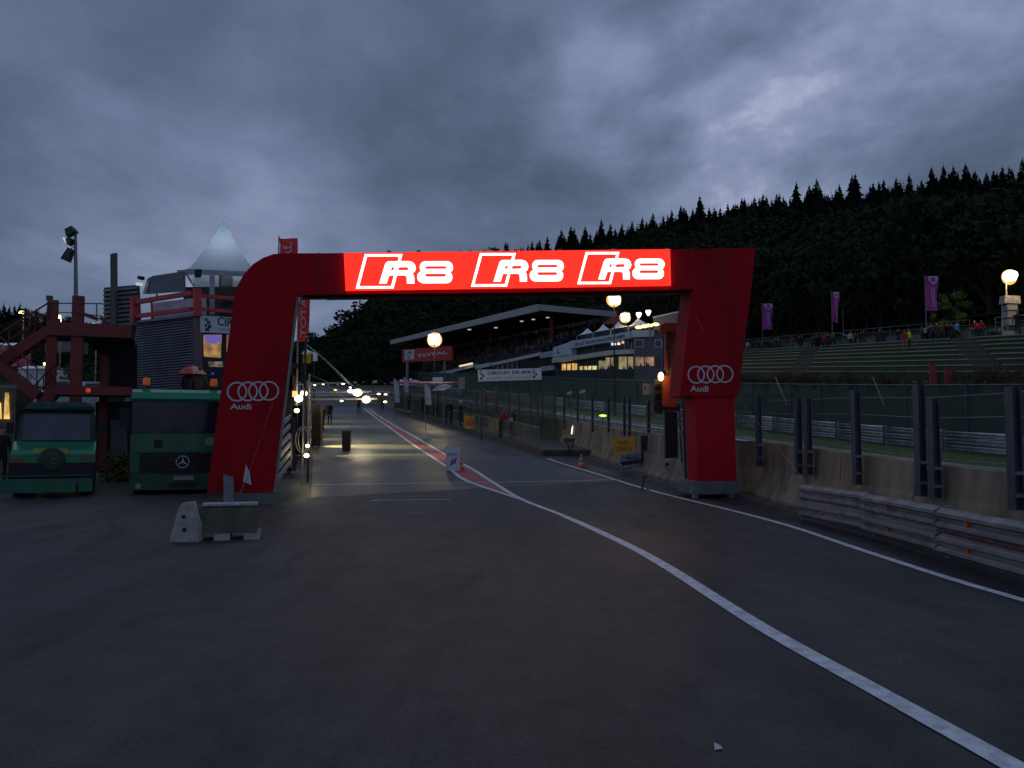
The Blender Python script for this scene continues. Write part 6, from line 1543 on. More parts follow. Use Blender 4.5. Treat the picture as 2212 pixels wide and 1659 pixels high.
# ------------------------------------------------------------------ pit complex: covered grandstand and the white banded building
def floodmast(px, py, D, r_, lb, pw, rays=0):
    c = P(px, py, D); root = thing('floodlight_mast', (c.x, D, g(D)), lb, 'floodlight', 'bright floodlights along the pit straight')
    mb = MB(); mb.tube([(c.x, D+.3, g(D)), (c.x, D+.3, c.z)], [.09, .05], 6); mb.build('mast', MATS['gear_dark'], root)
    hd = None
    for i, (dx, dz, s_) in enumerate(((-.5, .42, 1), (.52, .5, .9), (-.42, -.5, .95), (.48, -.44, 1.05), (0, 0, .8))):
        mb = MB(); mb.box(c+Vector((dx*r_, -.02*i, dz*r_)), (r_*.95*s_, .12, r_*.85*s_), rot=(.15, .1*(i-2), 0)); hd = mb.build('floodlight', LAMPW, root)
    mb = MB(); mb.lathe([(r_*.5, 0), (r_*1.34, .02), (r_*1.34, .12), (r_*.5, .3)], c+Vector((0, r_*.62, 0)), 18, 'y'); mb.build('halo_ring', HALO, hd)  # added glowing ring in place of glare, not part of the lamp
    lamp('flood_lamp', c+Vector((0, -1.2, -.4)), pw, (1, .74, .34), .3, root)
floodmast(938, 733, 88, .58, 'brilliant warm floodlight in front of the left end of the grandstand roof', 220)
floodmast(1327, 646, 82, .54, 'brilliant warm floodlight hanging right under the glowing screen', 200)
def grandstand():
    zt = P(1160, 657, 140).z; A = P(843, 735, 205); B = P(1160, 657, 140)
    DC = 1853.4*(zt-CAMZ)/(941.8-672)*.995; Cc = P(1335, 674.5, 149)
    root = thing('grandstand', (0, 165, g(165)), 'large covered grandstand with a pale sloping roof edge and dark crowded seats', 'grandstand')
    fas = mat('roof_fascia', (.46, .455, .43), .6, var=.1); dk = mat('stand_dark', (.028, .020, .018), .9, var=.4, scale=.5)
    mb = MB()
    back = Vector((34, 42, 3.0))
    h0 = P(843, 735, 205).z-P(843, 744, 205).z; h1 = P(1160, 657, 140).z-P(1160, 672.5, 140).z
    mb = MB(); mb.ext([A, B, B-Vector((0, 0, h1)), A-Vector((0, 0, h0))], (.3, .3, 0)); mb.build('roof_edge', fas, root)
    q = P(1160, 657, 140); mb = MB(); e = P(1332, 673, 152); mb.ext([q, e, e-Vector((0, 0, 1.0)), q-Vector((0, 0, .98))], (0, .4, 0)); mb.build('roof_side', fas, root)
    mb = MB(); A2 = A+Vector((0, 0, -.25)); B2 = B+Vector((.3, .4, -.25)); C2 = e+Vector((0, .4, -.25)); D2 = A+(e-B)+Vector((0, .4, -.25))
    mb.add([A2, B2, C2, D2, A2-Vector((0, 0, .3)), B2-Vector((0, 0, .3)), C2-Vector((0, 0, .3)), D2-Vector((0, 0, .3))], [(0, 1, 2, 3), (7, 6, 5, 4)]); mb.build('roof', mat('roof_dark', (.05, .04, .035), .8), root)
    # raked seating with step lines
    f0, f1 = P(905, 815, 212), P(1172, 764, 132); b0, b1 = P(930, 752, 240), P(1345, 688, 165)
    n = 14; mb = MB(); vs = []
    for i in range(n):
        t = i/n; t2 = (i+1)/n
        for (s, e_) in ((f0, b0), (f1, b1)):
            p = s.lerp(e_, t); p2 = s.lerp(e_, t2); vs += [p, Vector((p.x, p.y, p2.z)), Vector((p2.x, p2.y, p2.z))]
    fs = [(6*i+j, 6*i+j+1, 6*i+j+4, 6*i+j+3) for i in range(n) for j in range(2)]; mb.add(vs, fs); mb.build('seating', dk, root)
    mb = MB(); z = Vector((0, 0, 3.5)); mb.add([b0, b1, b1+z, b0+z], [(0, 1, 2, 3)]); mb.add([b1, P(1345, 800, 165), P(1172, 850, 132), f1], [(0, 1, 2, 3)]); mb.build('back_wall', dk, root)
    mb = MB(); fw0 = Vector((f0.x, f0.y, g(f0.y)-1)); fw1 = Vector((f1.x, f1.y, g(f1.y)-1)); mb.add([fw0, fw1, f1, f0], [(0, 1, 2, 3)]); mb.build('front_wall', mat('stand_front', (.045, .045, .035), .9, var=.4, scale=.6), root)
    for px, y0, y1, D in ((1192, 668, 760, 146), (1060, 690, 790, 168), (975, 705, 800, 188)):
        mb = MB(); mb.bar(P(px, y0, D), P(px-3, y1, D), .7 if px > 1100 else .45); mb.build('column', mat('column_red', (.12, .02, .012), .7), root)
    # strip lights under the roof
    for px, py in ((1183, 686), (1152, 690), (1127, 694), (1014, 712), (1071, 708), (1206, 675)):
        mb = MB(); c = P(px, py, 150); mb.box(c, (.6, .2, .18)); mb.build('strip_light', mat('strip_glow', (.6, .6, .5), .4, emit=(.8, .75, .6), es=.55), root)
    # lower white canopy and lit edge
    cn = mat('canopy_white', (.58, .59, .58), .6, var=.15)
    for (x0, y0, x1, y1, w, Da, Db) in ((898, 813, 968, 800, 6, 190, 165), (968, 801, 1022, 786, 7, 165, 150), (1027, 790, 1058, 783, 8, 148, 142), (1062, 784, 1166, 761, 7, 142, 126)):
        a = P(x0, y0, Da-4); b = P(x1, y1, Db-4); hh = w*Db/1853; mb = MB(); mb.ext([a, b, b-Vector((0, 0, hh)), a-Vector((0, 0, hh))], (1.5, 4, .3)); mb.build('canopy', cn, root)
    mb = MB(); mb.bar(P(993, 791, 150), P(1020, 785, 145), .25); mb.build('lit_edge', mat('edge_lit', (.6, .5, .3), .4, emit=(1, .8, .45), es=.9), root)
    for i in range(9):
        px = 1075+i*10.5; y0 = 790-2.2*i; mb = MB(); mb.bar(P(px, y0, 128), P(px, y0+22, 128), .3); mb.build('pillar', mat('pillar_grey', (.16, .16, .15), .7), root)
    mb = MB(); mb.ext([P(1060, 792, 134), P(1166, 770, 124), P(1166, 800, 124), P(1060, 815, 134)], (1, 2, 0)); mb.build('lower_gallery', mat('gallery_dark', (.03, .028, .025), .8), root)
    for (x0, x1, ya, yb, yc, yd) in ((1166, 1196, 762, 757, 770, 774), (1166, 1196, 792, 789, 799, 802)):
        mb = MB(); mb.ext([P(x0, ya, 122), P(x1, yb, 119), P(x1, yc, 119), P(x0, yd, 122)], (.5, 1, 0)); mb.build('white_panel', mat('panel_blue_white', (.36, .42, .47), .6), root)
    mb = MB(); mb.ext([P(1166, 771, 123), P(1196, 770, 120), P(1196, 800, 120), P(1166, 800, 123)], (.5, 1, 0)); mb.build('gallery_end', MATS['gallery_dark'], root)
    return f0, f1, b0, b1
GS = grandstand()
def stand_crowd():
    f0, f1, b0, b1 = GS; rnd = random.Random(5); mb = MB(); n = 14; cols = ['navy', 'black', 'grey', 'brown', 'red', 'olive', 'white', 'jeans']
    for _ in range(900):
        i = rnd.randrange(n-1); t = (i+.4)/n; t2 = (i+1)/n; s = rnd.random(); p = f0.lerp(b0, t).lerp(f1.lerp(b1, t), s); z = f0.lerp(b0, t2).lerp(f1.lerp(b1, t2), s).z
        mb.i = rnd.choice([0, 0, 1, 1, 1, 3, 3, 5, 5, 7, 1, 5, 1, 2]); h = rnd.uniform(.55, 1.15)
        c = Vector((p.x, p.y-.1, z)); w = rnd.uniform(.42, .55)
        mb.add([c+Vector(q) for q in [(-w/2, -.14, 0), (w/2, -.14, 0), (w/2, .14, 0), (-w/2, .14, 0), (-w*.42, -.12, h*.8), (w*.42, -.12, h*.8), (w*.42, .1, h*.8), (-w*.42, .1, h*.8), (-.07, -.06, h), (.07, -.06, h), (.07, .06, h), (-.07, .06, h)]],
               [(0, 1, 5, 4), (1, 2, 6, 5), (2, 3, 7, 6), (3, 0, 4, 7), (4, 5, 9, 8), (5, 6, 10, 9), (6, 7, 11, 10), (7, 4, 8, 11)])
        mb.i = 8 if rnd.random() < .35 else 3; mb.ball(c+Vector((0, 0, h+.10)), .12, 4)
    o = mb.build('crowd', [CL[c] for c in cols]+[SKIN], off=f0); tag(o, 'dark mass of seated spectators under the grandstand roof', 'crowd', kind='stuff')
stand_crowd()
def fuel_sign():
    D = 150; A = P(868, 760, D+6); B = P(976, 760, D-6); F = frame(A, B)
    root = thing('red_sign', (A.x, D, g(D)), 'large red sign with a white square logo under the left end of the grandstand roof', 'sign')
    mb = MB(F); mb.plate([uv(F, *p) for p in [(868, 755), (974, 748), (975, 778), (869, 782)]], -.4, 0); bd = mb.build('board', mat('sign_red', (.52, .028, .02), .5, var=.1), root)
    mb = MB(F); mb.plate([uv(F, *p) for p in [(875, 757), (895, 756), (895, 776), (875, 777)]], .0, .05); mb.build('logo_square', WHITE, bd)
    mb = MB(F); c = uv(F, 885, 766.5)
    for i in range(20):
        a, b = 2*math.pi*i/20*.8, 2*math.pi*(i+1)/20*.8; r1, r0 = .68, .38
        mb.plate([(c[0]+r*math.cos(t), c[1]+r*math.sin(t)) for r, t in ((r1, a), (r1, b), (r0, b), (r0, a))], .05, .07)
    mb.build('logo_ring', mat('logo_blue', (.04, .08, .30), .5), bd)
    a = uv(F, 901, 775); b = uv(F, 968, 757); mb = MB(F); mb.text('TOTAL', a[0], a[1]+.2, b[0], b[1], .06, bold=.04); mb.build('lettering', WHITE, bd)
    for x in (880, 960):
        mb = MB(); q = P(x, 780, D+1); mb.tube([(q.x, q.y, g(D)-1), q], .25, 6); mb.build('post', GREYM, root)
    c = P(938, 806, 120)
fuel_sign()
BLUEW = mat('cladding_blue', (.085, .10, .14), .6, var=.15, scale=.5)
def race_building():
    A = P(1197, 800, 119); Bc = P(1366, 800, 99); E = P(1430, 800, 97); F = frame(A, Bc); F2 = frame(Bc, E)
    gz = g(105)
    root = thing('race_control_building', (A.x, 110, gz+2), 'blue grey pit complex building with white curved banner bands and lit windows', 'building')
    W1 = mat('band_white', (.55, .63, .72), .6, var=.08, scale=.5); W2 = mat('band_cream', (.62, .61, .58), .6, var=.08)
    def pp(F_, pts, n0, n1, nm, m_, par=root): mb = MB(F_); mb.plate([uv(F_, *p) for p in pts], n0, n1); return mb.build(nm, m_, par)
    wallm = mat('storey_dark', (.030, .036, .055), .6, var=.2)
    pp(F, [(1198, 752), (1236, 738), (1366, 714), (1366, 860), (1198, 870)], -8, -.6, 'wall', wallm)
    pp(F, [(1198, 800), (1366, 797), (1366, 870), (1198, 880)], -.59, -.1, 'base', mat('base_teal', (.028, .045, .045), .8, var=.3))
    pp(F, [(1198, 751), (1236, 738), (1239, 768), (1198, 775)], -.5, .25, 'banner_panel', W1)
    b = pp(F, [(1236, 737), (1300, 727.5), (1364, 716), (1364, 730.5), (1300, 742), (1237, 753)], -.5, .3, 'banner_band', W1)
    pp(F, [(1197, 775), (1240, 769), (1322, 757), (1366, 755), (1366, 764), (1322, 766), (1197, 784)], -.5, .35, 'lower_band', W2)
    # text on the bands
    def T(F_, s, x0, yb0, x1, yb1, h, m_, par, n, bold=.03):
        a = uv(F_, x0, yb0); c = uv(F_, x1, yb1); mb = MB(F_); vs, fs = font_mesh(s, bold); xs = [q[0] for q in vs]; ys = [q[1] for q in vs]; hh = h*110/1853
        mb.add([(a[0]+(c[0]-a[0])*(q[0]-min(xs))/(max(xs)-min(xs)), a[1]+(c[1]-a[1])*(q[0]-min(xs))/(max(xs)-min(xs))+hh*(q[1]-min(ys))/(max(ys)-min(ys)), n) for q in vs], fs); mb.build('lettering', m_, par)
    T(F, 'CIRCUIT DE SPA-FRANCORCHAMPS', 1244, 748.5, 1355, 729.5, 6.5, INK, b, .32)
    T(F, 'FRANCORCHAMPS', 1202, 772.5, 1232, 768.5, 2.5, INK, root, .27)
    T(F, 'MAGGALAND', 1271, 761.5, 1297, 757.8, 2.6, INK, root, .37, .0) if False else None
    mb = MB(F); mb.plate([uv(F, *p) for p in [(1208, 753), (1211, 757), (1209, 759), (1213, 762), (1209, 765), (1207, 760), (1209, 757)]], .26, .28); mb.build('mark', INK, root)
    pp(F2, [(1366, 714), (1411, 712.5), (1412, 727), (1366, 729)], -.4, .2, 'banner_band', W1)
    T(F2, 'LAKE', 1376, 725, 1402, 724, 7, mat('ink_green', (.10, .22, .18), .6), root, .22, .0) if False else None
    # right wall
    w2 = pp(F2, [(1366, 727), (1430, 720), (1430, 862), (1366, 862)], -6, -.2, 'end_wall', BLUEW)
    wf = mat('window_frame_white', (.45, .46, .48), .5); wg = mat('window_dark', (.03, .032, .04), .15)
    for x0, x1, y0, y1 in ((1370, 1390, 733, 750), (1413, 1429, 733, 750)):
        f = pp(F2, [(x0, y0), (x1, y0), (x1, y1), (x0, y1)], -.2, -.12, 'window', wf); pp(F2, [(x0+2, y0+2), (x1-2, y0+2), (x1-2, y1-2), (x0+2, y1-2)], -.119, -.08, 'pane', wg, f)
    g_or = lit_noise('lit_orange', (.45, .20, .03), (.95, .58, .16), .85, 1.5); g_ye = lit_noise('lit_yellow', (.45, .36, .08), (.95, .88, .35), .9, 1.2); g_dim = lit_noise('lit_dim', (.10, .085, .04), (.36, .30, .14), .8, .6); g_br = lit_noise('lit_brown', (.12, .06, .03), (.42, .24, .12), .8, .8)
    for (F_, x0, x1, y0, y1, dy, m_, nb) in ((F, 1206, 1238, 786, 802, -1.5, g_or, 3), (F, 1244, 1280, 791, 802, -1, g_ye, 4), (F, 1285, 1300, 779, 800, 0, g_dim, 1), (F, 1300, 1322, 772, 796, 0, g_dim, 2), (F, 1328, 1366, 770, 797, 0, g_dim, 2), (F2, 1371, 1411, 771, 790, 0, g_br, 2), (F2, 1414, 1424, 771, 795, 0, wg, 1)):
        n0 = -.60 if F_ is F else -.2; f = pp(F_, [(x0, y0), (x1, y0+dy), (x1, y1+dy), (x0, y1)], n0+.001, n0+.06, 'window', m_)
        for k in range(1, nb):
            x = x0+(x1-x0)*k/nb; pp(F_, [(x-.6, y0+dy/2), (x+.6, y0+dy/2), (x+.6, y1), (x-.6, y1)], n0+.061, n0+.14, 'mullion', wallm, f)
        if m_ in (g_dim, g_br):
            for (dx, hh) in ((.3, 5), (.62, 7), (.72, 4)):
                x = x0+(x1-x0)*dx; pp(F_, [(x-1.8, y1), (x-1.2, y1-hh), (x+.6, y1-hh-1), (x+1.6, y1-hh*.5), (x+2, y1)], n0+.062, n0+.1, 'silhouette', BLACKM, f)
    for px, py, w_, m_ in ((1317, 743, 4.5, mat('screen_blue', (.5, .6, .8), .4, emit=(.65, .75, 1), es=1.0)), (1328, 742, 2.2, mat('screen_warm', (.7, .7, .6), .4, emit=(1, .9, .75), es=1.2)), (1337, 739, 2, mat('screen_pink', (.8, .4, .4), .4, emit=(1, .45, .35), es=1.0))):
        pp(F, [(px-w_, py-2.5), (px+w_, py-2.5), (px+w_, py+2.5), (px-w_, py+2.5)], -.58, -.5, 'screen', m_)
    for x in (1340, 1355): pp(F, [(x, 738), (x+1.2, 738), (x+1.2, 755), (x, 755)], -.59, -.5, 'mullion', wf)
    pp(F, [(1322, 764), (1328, 764), (1327, 830), (1322, 830)], -.55, -.2, 'column', wallm)
    # blue wedge sign building at top right with spotlights
    pp(F2, [(1366, 674), (1452, 654), (1452, 706), (1408, 708), (1395, 720), (1366, 720)], -7, -6, 'upper_volume', BLUEW)
    pp(F2, [(1366, 671.5), (1453, 652), (1453, 655), (1366, 675)], -7, -5.8, 'roof_trim', wf)
    pp(F2, [(1440, 672), (1450, 670), (1450, 695), (1440, 697)], -6, -5.95, 'red_emblem', mat('faint_red', (.20, .04, .05), .6))
    for px, py in ((1380, 681), (1400.5, 676)):
        mb = MB(); c = P(px, py, 101); mb.lathe([(.1, -.3), (.32, .1), (.3, .3)], c, 8, 'z'); mb.build('spotlight', mat('spot_white', (.8, .8, .7), .3, emit=(1, .97, .82), es=3), root)
    for px, py in ((1379.5, 707), (1391.7, 705), (1403, 703), (1416.6, 700.7)):
        mb = MB(); c = P(px, py, 98.5); mb.ball(c, .42, 6, (1, .6, .45)); mb.build('ceiling_lamp', mat('ceil_yellow', (.9, .8, .3), .3, emit=(1, .82, .28), es=2.5), root)
    # dark terrace under the tents
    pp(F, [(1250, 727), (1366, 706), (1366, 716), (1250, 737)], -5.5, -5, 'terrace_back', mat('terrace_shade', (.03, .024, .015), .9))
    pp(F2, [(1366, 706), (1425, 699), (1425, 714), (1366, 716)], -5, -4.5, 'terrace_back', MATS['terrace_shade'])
    return F, F2
FR, FR2 = race_building()
def roof_tents():
    lbs = ['leftmost small white pagoda tent on the roof of the banded building', 'second white tent from the left on the banded building roof, with a short ridge', 'third white tent from the left on the banded building roof', 'rightmost and largest white tent on the banded building roof']
    for i, (x0, x1, xa, ya, yb0, yb1, D) in enumerate(((1246, 1283, 1269, 709, 725, 718, 113), (1281, 1320, 1303, 700, 718, 711, 109), (1319, 1357, 1335, 694, 711, 705, 105), (1356, 1404, 1378, 687, 705, 699, 100))):
        a = P(x0, yb0, D); b = P(x1, yb1, D-2.5); z = (a.z+b.z)/2; root = thing('roof_tent', (a.x, D, z-2.2), lbs[i], 'tent', 'white tents on the pit building roof')
        bk = Vector((1.2, 4.2, 0)); base = [a, b, b+bk, a+bk]
        mb = MB(); ap = P(xa, ya, D+1); pyramid(mb, base, ap, 6, .12); mb.build('canopy', TENTW, root)
        for q in (a, b):
            mb = MB(); mb.tube([q-Vector((0, 0, 2.3)), q], .07, 5); mb.build('tent_post', GREYM, root)
roof_tents()
floodmast(1351, 685, 103, .5, 'second, lower floodlight glowing just above the white roof tents', 150)
def red_roof():
    root = thing('red_roof', P(1310, 700, 118), 'dull red canopy sloping behind the white roof tents', 'roof')
    mb = MB(); mb.ext([P(1300, 700, 118), P(1318, 686, 118), P(1362, 674, 118), P(1364, 690, 118), P(1340, 700, 118)], (0, 2, 0)); mb.build('canopy', mat('canopy_dull_red', (.30, .07, .06), .6, var=.2), root)
red_roof()

# ------------------------------------------------------------------ far left paddock: marquees, vans, lamps
def far_left():
    gl = lambda D: g(D)
    dk = mat('van_dark', (.03, .035, .05), .5)
    def marq(x0, x1, yt, ye, yb, D, lb, m_=None, name='marquee'):
        a = P(x0, ye, D); b = P(x1, ye, D); root = thing(name, (a.x, D, P(x0, yb, D).z), lb, name)
        zt = P(x0, yt, D).z; zb = P(x0, yb, D).z; mb = MB(); w = b.x-a.x
        mb.ext([(a.x-.1, D, a.z), (b.x+.1, D, a.z), (b.x-w*.06, D+1.6, zt), (a.x+w*.06, D+1.6, zt)], (0, .3, 0)); mb.add([(a.x+w*.06, D+1.9, zt), (b.x-w*.06, D+1.9, zt), (b.x, D+4, a.z), (a.x, D+4, a.z)], [(0, 1, 2, 3)]); mb.build('roof', TENTW, root)
        mb = MB(); mb.box(((a.x+b.x)/2, D+2, (a.z+zb)/2), (w, 3.6, a.z-zb)); mb.build('wall', m_ or mat('marquee_wall', (.55, .6, .68), .7, var=.35, scale=.8), root)
        return root
    marq(-40, 42, 838, 850, 900, 52, 'near white marquee roof at the left edge behind the lorry cab')
    marq(52, 92, 840, 846, 868, 55, 'low white marquee seen under the stair tower')
    marq(120, 150, 843, 850, 868, 55, 'small white tent seen between the red columns low down')
    marq(36, 106, 788, 796, 834, 90, 'white marquee with blue panels higher up the paddock', mat('wall_blue_white', (.5, .57, .7), .7, var=.6, scale=.5))
    marq(96, 160, 716, 724, 760, 110, 'upper grey white marquee under the top platform', mat('wall_dim', (.10, .11, .12), .7, var=.4, scale=.5))
    marq(-30, 30, 738, 746, 790, 105, 'pale marquee with pinkish wall at the far left', mat('wall_pink', (.55, .2, .28), .7, var=.7, scale=.5))
    for i, (x0, x1, y0, y1, c, lb) in enumerate(((104, 112, 735, 758, (.45, .08, .12), 'red narrow banner left of the orange one, far up the paddock'), (118, 126, 738, 762, (.45, .22, .05), 'orange narrow banner under the red stair platform'), (62, 70, 728, 750, (.40, .06, .10), 'crimson narrow banner behind the stair flight'))):
        D = 100; a = P(x0, y1, D); b = P(x1, y0, D); root = thing('banner', (a.x, D, a.z-1), lb, 'banner'); mb = MB(); mb.box(((a.x+b.x)/2, D, (a.z+b.z)/2), (b.x-a.x, .1, b.z-a.z)); mb.build('cloth', mat('banner_%d' % i, c, .6), root); mb = MB(); mb.tube([(a.x, D+.1, a.z-1), (a.x, D+.1, b.z)], .05, 5); mb.build('pole', GREYM, root)
    for i, (x, y, lb) in enumerate(((130, 842, 'blue white van beyond the red columns'), (203, 846, 'pale van right of the tallest red column'))):
        D = 60; c = P(x, y, D); k = D/1853; root = thing('van', (c.x, D, c.z-.9), lb, 'van', 'vans beyond the stair tower'); mb = MB(); w = 1.0
        mb.ext([(c.x-w*.9, D, c.z-.8), (c.x+w*.9, D, c.z-.8), (c.x+w*.9, D, c.z+.1), (c.x+w*.65, D, c.z+.7), (c.x-w*.65, D, c.z+.7), (c.x-w*.9, D, c.z+.1)], (0, 3, 0)); mb.build('body', mat('van_white', (.40, .45, .55), .4), root)
        mb = MB(); mb.ext([(c.x-w*.72, D-.02, c.z+.1), (c.x+w*.72, D-.02, c.z+.1), (c.x+w*.55, D-.02, c.z+.58), (c.x-w*.55, D-.02, c.z+.58)], (0, .015, 0)); mb.build('windscreen', GLASS, root)
        for s in (-1, 1):
            mb = MB(); mb.lathe([(.3, -.1), (.32, 0), (.3, .1)], (c.x+s*w*.75, D+.5, c.z-.75), 10, 'x'); mb.build('wheel', TYRE, root)
    yl = mat('sodium_glow', (.9, .85, .4), .3, emit=(1, .86, .28), es=3.0)
    for i, (x, y, D, lb) in enumerate(((47, 674, 110, 'highest and leftmost yellow street lamp before the far trees'), (144, 683-7+12-12+0, 100, ''), (227, 702, 90, ''), (113, 786, 70, 'lowest yellow street lamp, left of the red columns'))):
        x = (47, 143*.887, 203, 112*.893)[i]; y = (675, 684, 702, 786)[i]
        lb = ('highest yellow street lamp in front of the dark trees, far left', 'yellow street lamp seen between the two front red columns', 'yellow street lamp right of the tallest red column', 'lowest yellow street lamp, seen through the stairs')[i]
        c = P(x, y, D); root = thing('street_lamp', (c.x, D, g(D)), lb, 'street lamp', 'yellow street lamps in the paddock')
        mb = MB(); mb.ball(c, 5.0*D/1853, 6, (1.4, .6, .75)); mb.build('lamp_head', yl, root)
        lamp('street_light', c+Vector((0, -.6, -.4)), 130, (1, .85, .5), .3, root)
        mb = MB(); mb.tube([(c.x+.3, D, g(D)), (c.x+.3, D, c.z+.1), (c.x, D, c.z+.15)], .08, 5); mb.build('pole', GREYM, root)
    # lit doorway at the left edge
    D = 31; a = P(-12, 905, D); b = P(22, 850, D); root = thing('lit_booth', (a.x, D, g(D)), 'booth with warm amber lit opening at the left edge beside the utility lorry', 'booth')
    mb = MB(); mb.box((P(4, 900, D).x, D+.6, (g(D)+P(4, 838, D).z)/2), (P(26, 900, D).x-P(-30, 900, D).x, 1.1, P(4, 838, D).z-g(D))); mb.build('wall', mat('booth_wall', (.14, .12, .09), .7, var=.3), root)
    mb = MB(); mb.ext([P(8, 905, D), P(20, 905, D), P(18, 848, D), P(11, 848, D)], (0, .03, 0)); mb.build('lit_opening', lit_noise('booth_glow', (.25, .12, .03), (1.0, .62, .16), 1.2, 1.4), root)
    mb = MB(); mb.ext([P(-5, 905, D), P(3, 905, D), P(1, 870, D), P(-4, 870, D)], (0, .03, 0)); mb.build('lit_opening', MATS['booth_glow'], root)
    person(Vector((P(6, 900, 27).x, 27, g(27))), R(60), 'stand', 'black', 'black', 'person in black standing at the left edge before the lit booth')
far_left()
# ------------------------------------------------------------------ hills and woods
FOL_C = mat('needles_dark', (.016, .030, .018), .9, var=.5, scale=.25, spec=.1)
FOL_D = mat('leaves_dark', (.034, .058, .024), .9, var=.6, scale=.3, spec=.1, col2=(.018, .034, .017))
FOL_L = mat('leaves_light', (.16, .21, .035), .8, var=.4, scale=.8, spec=.2)
BARK = mat('bark', (.04, .03, .022), .9)
RIDGE = [(2700, 340, 235), (2450, 352, 245), (2212, 356, 262), (2100, 366, 272), (2000, 380, 283), (1900, 389, 295), (1800, 399, 308), (1700, 414, 322), (1600, 424, 338), (1500, 440, 352), (1400, 462, 368), (1300, 488, 384), (1200, 508, 400), (1090, 528, 418), (1000, 548, 440), (900, 580, 470), (810, 622, 500), (770, 668, 540), (735, 705, 590), (690, 724, 650), (600, 730, 720)]
TREEH = 13.0
ridge = [P(x, y, D)-Vector((0, 0, TREEH*.92)) for x, y, D in RIDGE]
FOOTL = [Vector((90, 10, 6)), Vector((62, 40, 9)), Vector((48, 66, 12.5)), Vector((46, 80, 13.2)), Vector((45, 92, 14)), Vector((43, 104, 15)), Vector((42, 116, 15.6)), Vector((40, 128, 16)), Vector((38, 142, 17)), Vector((36, 158, 18)), Vector((35, 175, 19)), Vector((34, 195, 20)), Vector((30, 215, 21)), Vector((18, 232, 22)), Vector((4, 250, 22)), Vector((-14, 270, 22)), Vector((-34, 300, 22)), Vector((-60, 350, 24)), Vector((-85, 420, 28)), Vector((-120, 500, 32)), Vector((-180, 600, 36))]
def hillp(s, t):
    i = min(int(s), len(ridge)-2); f = s-i; a = FOOTL[i].lerp(FOOTL[i+1], f); b = ridge[i].lerp(ridge[i+1], f)
    p = a.lerp(b, t); z = a.z+(b.z-a.z)*(t**(1.22-.3*min(1, max(0, s-5)/7)))
    z += 1.6*math.sin(s*2.1+t*7)*math.sin(t*math.pi)
    return Vector((p.x, p.y, z))
def hill():
    nt, ns = 14, (len(ridge)-1)*3; vs = [hillp(i/3, j/nt) for i in range(ns+1) for j in range(nt+1)]
    vs2 = []
    for i in range(ns+1):
        base = [hillp(i/3, j/nt) for j in range(nt+1)]; r_ = base[-1]; base.append(r_+Vector((r_.x*.25, r_.y*.25, -8))); vs2 += base
    m = nt+2; fs = [(i*m+j, i*m+j+1, (i+1)*m+j+1, (i+1)*m+j) for i in range(ns) for j in range(m-1)]
    tag(MB().add(vs2, fs).build('hillside', mat('forest_floor', (.014, .02, .010), .95, var=.4, scale=.05)), kind='structure')
hill()
def conifer(seed, levels=21, boughs=11):
    rnd = random.Random(seed); mb = MB(); H = 1.0; R0 = rnd.uniform(.23, .30)
    vs = []; fs = []
    for k in range(levels):
        f = k/(levels-1); z = .10+.87*f; r_ = R0*(1-f)**.85*rnd.uniform(.82, 1.18)+.012
        for j in range(boughs if f < .7 else boughs-3):
            a = 2*math.pi*(j+rnd.random()*.7)/boughs+k; rr = r_*rnd.uniform(.62, 1.25); dr = rr*rnd.uniform(.12, .45); w = rr*rnd.uniform(.24, .38)
            c, s = math.cos(a), math.sin(a); px, py = -s*w, c*w; zz = z+rnd.uniform(-.015, .015); o = len(vs)
            vs += [(0, 0, zz+.02), (c*rr*.55+px, s*rr*.55+py, zz-dr*.35), (c*rr, s*rr, zz-dr), (c*rr*.55-px, s*rr*.55-py, zz-dr*.35), (c*rr*.6, s*rr*.6, zz-dr*.35-.045)]
            fs += [(o, o+1, o+2, o+3), (o, o+4, o+2)]
    vs += [(.008, 0, .95), (-.008, .006, .95), (0, -.008, .95), (0, 0, 1.06)]; o = len(vs)-4; fs += [(o, o+1, o+3), (o+1, o+2, o+3), (o+2, o, o+3)]
    return vs, fs
def broadleaf(seed, clumps=34, leaves=42, size=.022, wide=.40):
    rnd = random.Random(seed); vs = []; fs = []
    cl = []
    for _ in range(clumps):
        a = rnd.uniform(0, 2*math.pi); z = rnd.uniform(.26, .92); rz = wide*math.sqrt(max(.05, 1-((z-.58)/.40)**2)); r_ = rz*rnd.uniform(.35, .95)
        cl.append((r_*math.cos(a), r_*math.sin(a), z, rnd.uniform(.07, .13)))
    for (x, y, z, cr) in cl:
        for _ in range(leaves):
            d = Vector((rnd.gauss(0, 1), rnd.gauss(0, 1), rnd.gauss(0, 1))).normalized(); p = Vector((x, y, z))+Vector((d.x, d.y, d.z*.7))*cr*rnd.uniform(.55, 1.05)
            n = (d+Vector((rnd.gauss(0, .5), rnd.gauss(0, .5), rnd.gauss(0, .5)))).normalized(); e = n.orthogonal().normalized()*size*rnd.uniform(.7, 1.4); h = n.cross(e)*rnd.uniform(.5, .9); o = len(vs)
            vs += [p-e, p+h, p+e, p-h]; fs.append((o, o+1, o+2, o+3))
    return vs, fs
